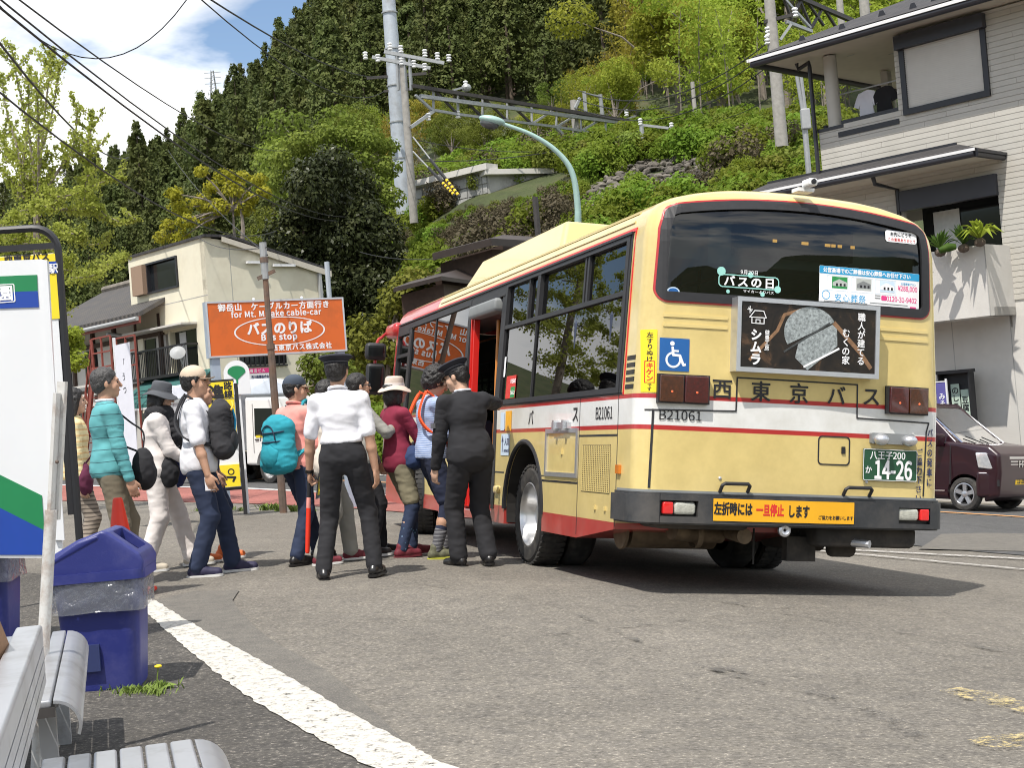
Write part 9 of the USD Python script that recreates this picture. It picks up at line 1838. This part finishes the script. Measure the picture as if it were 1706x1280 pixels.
J = person('officer in white short sleeved shirt and navy peaked cap seen from behind', 582, 10.75, 1.68, D_(-6), feet=((-.20, -.06, .35), (.17, .03, -.1)), hands=((-.29, .10, .82, -.5, -1, 0), (.235, .03, .79)), hair='short', skin='skin_tan', top='cloth_white', sleeve=.55 * .9, hem=.605, tuck=True, bottom='cloth_black', shoe='leather_black', sole='leather_black', hat='officer', loose=1.0, curl=(1.1, .45))
collar(J, 'cloth_white'); T_ = tloc(J, 'traffic_baton', 'orange traffic baton held by the officer in the white shirt', 'baton'); p = J['W'][0] + J['Hd'][0] * .085 * J['q']; dn = np.array([-.10, -.02, -1.0]); dn /= np.linalg.norm(dn); part(T_, 'grip', MB().tube([p - dn * .06, p + dn * .12], .016, 10).get(), 'cloth_black', smooth=40); part(T_, 'light_tube', MB().tube([p + dn * .12, p + dn * .20], [.017, .019], 12).get(), 'cloth_pink', smooth=40); part(T_, 'light_tube', MB().tube([p + dn * .20, p + dn * .53, p + dn * .545], [.019, .018, .012], 12).get(), 'cone_red', smooth=40)
T_ = tloc(J, 'timetable_sheet', 'printed timetable sheet in the hand of the white shirted officer', 'paper'); q0 = p + np.array([.07, .03, .03]); part(T_, 'sheet', MB().hexa([q0 + [-.04, 0, -.17], q0 + [.055, .0, -.15], q0 + [.055, .003, -.15], q0 + [-.04, .003, -.17], q0 + [.0, 0, .03], q0 + [.10, .0, .05], q0 + [.10, .003, .05], q0 + [.0, .003, .03]]).get(), 'cuff_grey'); part(T_, 'print_block', MB().hexa([q0 + [-.02, -.003, -.14], q0 + [.035, -.003, -.125], q0 + [.035, -.001, -.125], q0 + [-.02, -.001, -.14], q0 + [.005, -.003, .01], q0 + [.075, -.003, .025], q0 + [.075, -.001, .025], q0 + [.005, -.001, .01]]).get(), 'sticker_yellow')
part(J['T'], 'wristwatch', MB().tube([J['W'][0] - J['Hd'][0] * .015, J['W'][0] + J['Hd'][0] * .010], .034, 12).get(), 'leather_black', smooth=40)
J = person('woman in maroon jacket, beige sun hat and floral leggings', 674, 12.5, 1.56, D_(-60), feet=((-.10, .12, 0), (.10, -.08, 0)), hands=((-.14, .28, .80), (.16, .28, .82)), hair='bob', top='cloth_maroon', hem=.475, bottom='cloth_khaki', leg_end=.33, shoe='shoe_maroon', sole='shoe_maroon', hat='bucket', hat_m='hat_beige', head=(.0, -.08)); glasses(J, big=True, name='sunglasses')
def leggings(J, m, z0, name, r0=.060, r1=.046, e=.012):
 pr_ = []
 for i in range(2): A0 = J['A'][i]; K0 = J['K'][i]; tp_ = K0 + (J['hip'] - K0) * .25; pr_ += ([cap(tp_, K0, .066, r0, .02)] if z0 > .5 else []) + [cap(A0 + (K0 - A0) * z0 if z0 < .5 else K0, A0 + (K0 - A0) * (.02 if z0 < .5 else e), r0 if z0 > .5 else .053, r1, .02)]
 v, f = sdf(pr_, .009, wr=.003); part(J['T'], name, (v, f), m, smooth=True)
leggings(J, 'floral_legging', 1.0, 'leggings'); shoulder_bag(J, 'dark blue waist bag of the woman in the sun hat', 'cloth_blue', (.14, .08, .02), (.10, .10, .11), -1)
J = person('curly haired man in blue striped shirt and navy shorts bending at the bus door', 729, 12.35, 1.66, D_(-66), feet=((-.10, .10, 0), (.11, -.06, -.1)), hands=((-.12, .36, .98), (.14, .36, .96)), hair='curly', skin='skin_tan', top='blue_striped', hem=.52, bottom='cloth_navy', leg_end=.32, shoe='shoe_lime', sole='sole_lime', head=(0, -.42), lean=.07); leggings(J, 'cloth_navy', 1.0, 'leggings', e=.30); leggings(J, 'sock_patterned', .40, 'socks', r1=.045)
backpack(J, 'bright orange backpack with yellow straps worn in front by the striped man', 'cloth_orange', .13, .22, .09, front=True, trim='cloth_orange', drop=.05, accents=((.09, -.02, .2, .10, -.12, 'strap_yellow'), (-.09, -.02, .2, -.10, -.12, 'strap_yellow')))
J = person('officer in dark suit and navy peaked cap leaning a hand on the bus', 786, 11.62, 1.68, D_(28), feet=((-.10, .06, .2), (.12, -.04, -.3)), hands=((-.22, .12, .80), ('w', P(831, 672, 12.28), (.9, -.3, -.7))), hair='short', top='cloth_black', hem=.45, bottom='cloth_black', shoe='leather_black', sole='leather_black', hat='officer', head=(.75, -.22), lean=.10, hips=(.03, -.04), loose=2.0, curl=(.6, .25)); part(J['T'], 'shirt_collar', MB().tube([J['neck'] + J['up'] * .036 + J['rgt'] * .064 * math.cos(t) + J['fwd'] * .060 * math.sin(t) for t in np.linspace(0, 2 * PI, 20)], .010, 6).get(), 'cloth_white'); p = J['E'][0] * .62 + J['sh'][0] * .38; part(J['T'], 'sleeve_badge', MB().box(p + [-.085, -.02, -.02], p + [-.062, .02, .02]).get(), 'cuff_grey')
J = person('passenger in navy trousers and brown boots stepping inside the bus door', 0, 0, 1.62, BUS_YAW * -1 + D_(-80), base=bus((4.12, .60, .375)), feet=((-.10, .05, 0), (.10, -.08, 0)), hair='short', top='cloth_charcoal', bottom='cloth_blue', shoe='boot_brown', sole='leather_black', hands=((-.2, .2, .8), (.2, .2, .8)))
backpack(J, 'dark blue backpack of the passenger inside the bus door', 'bag_navy', .13, .2, .08)
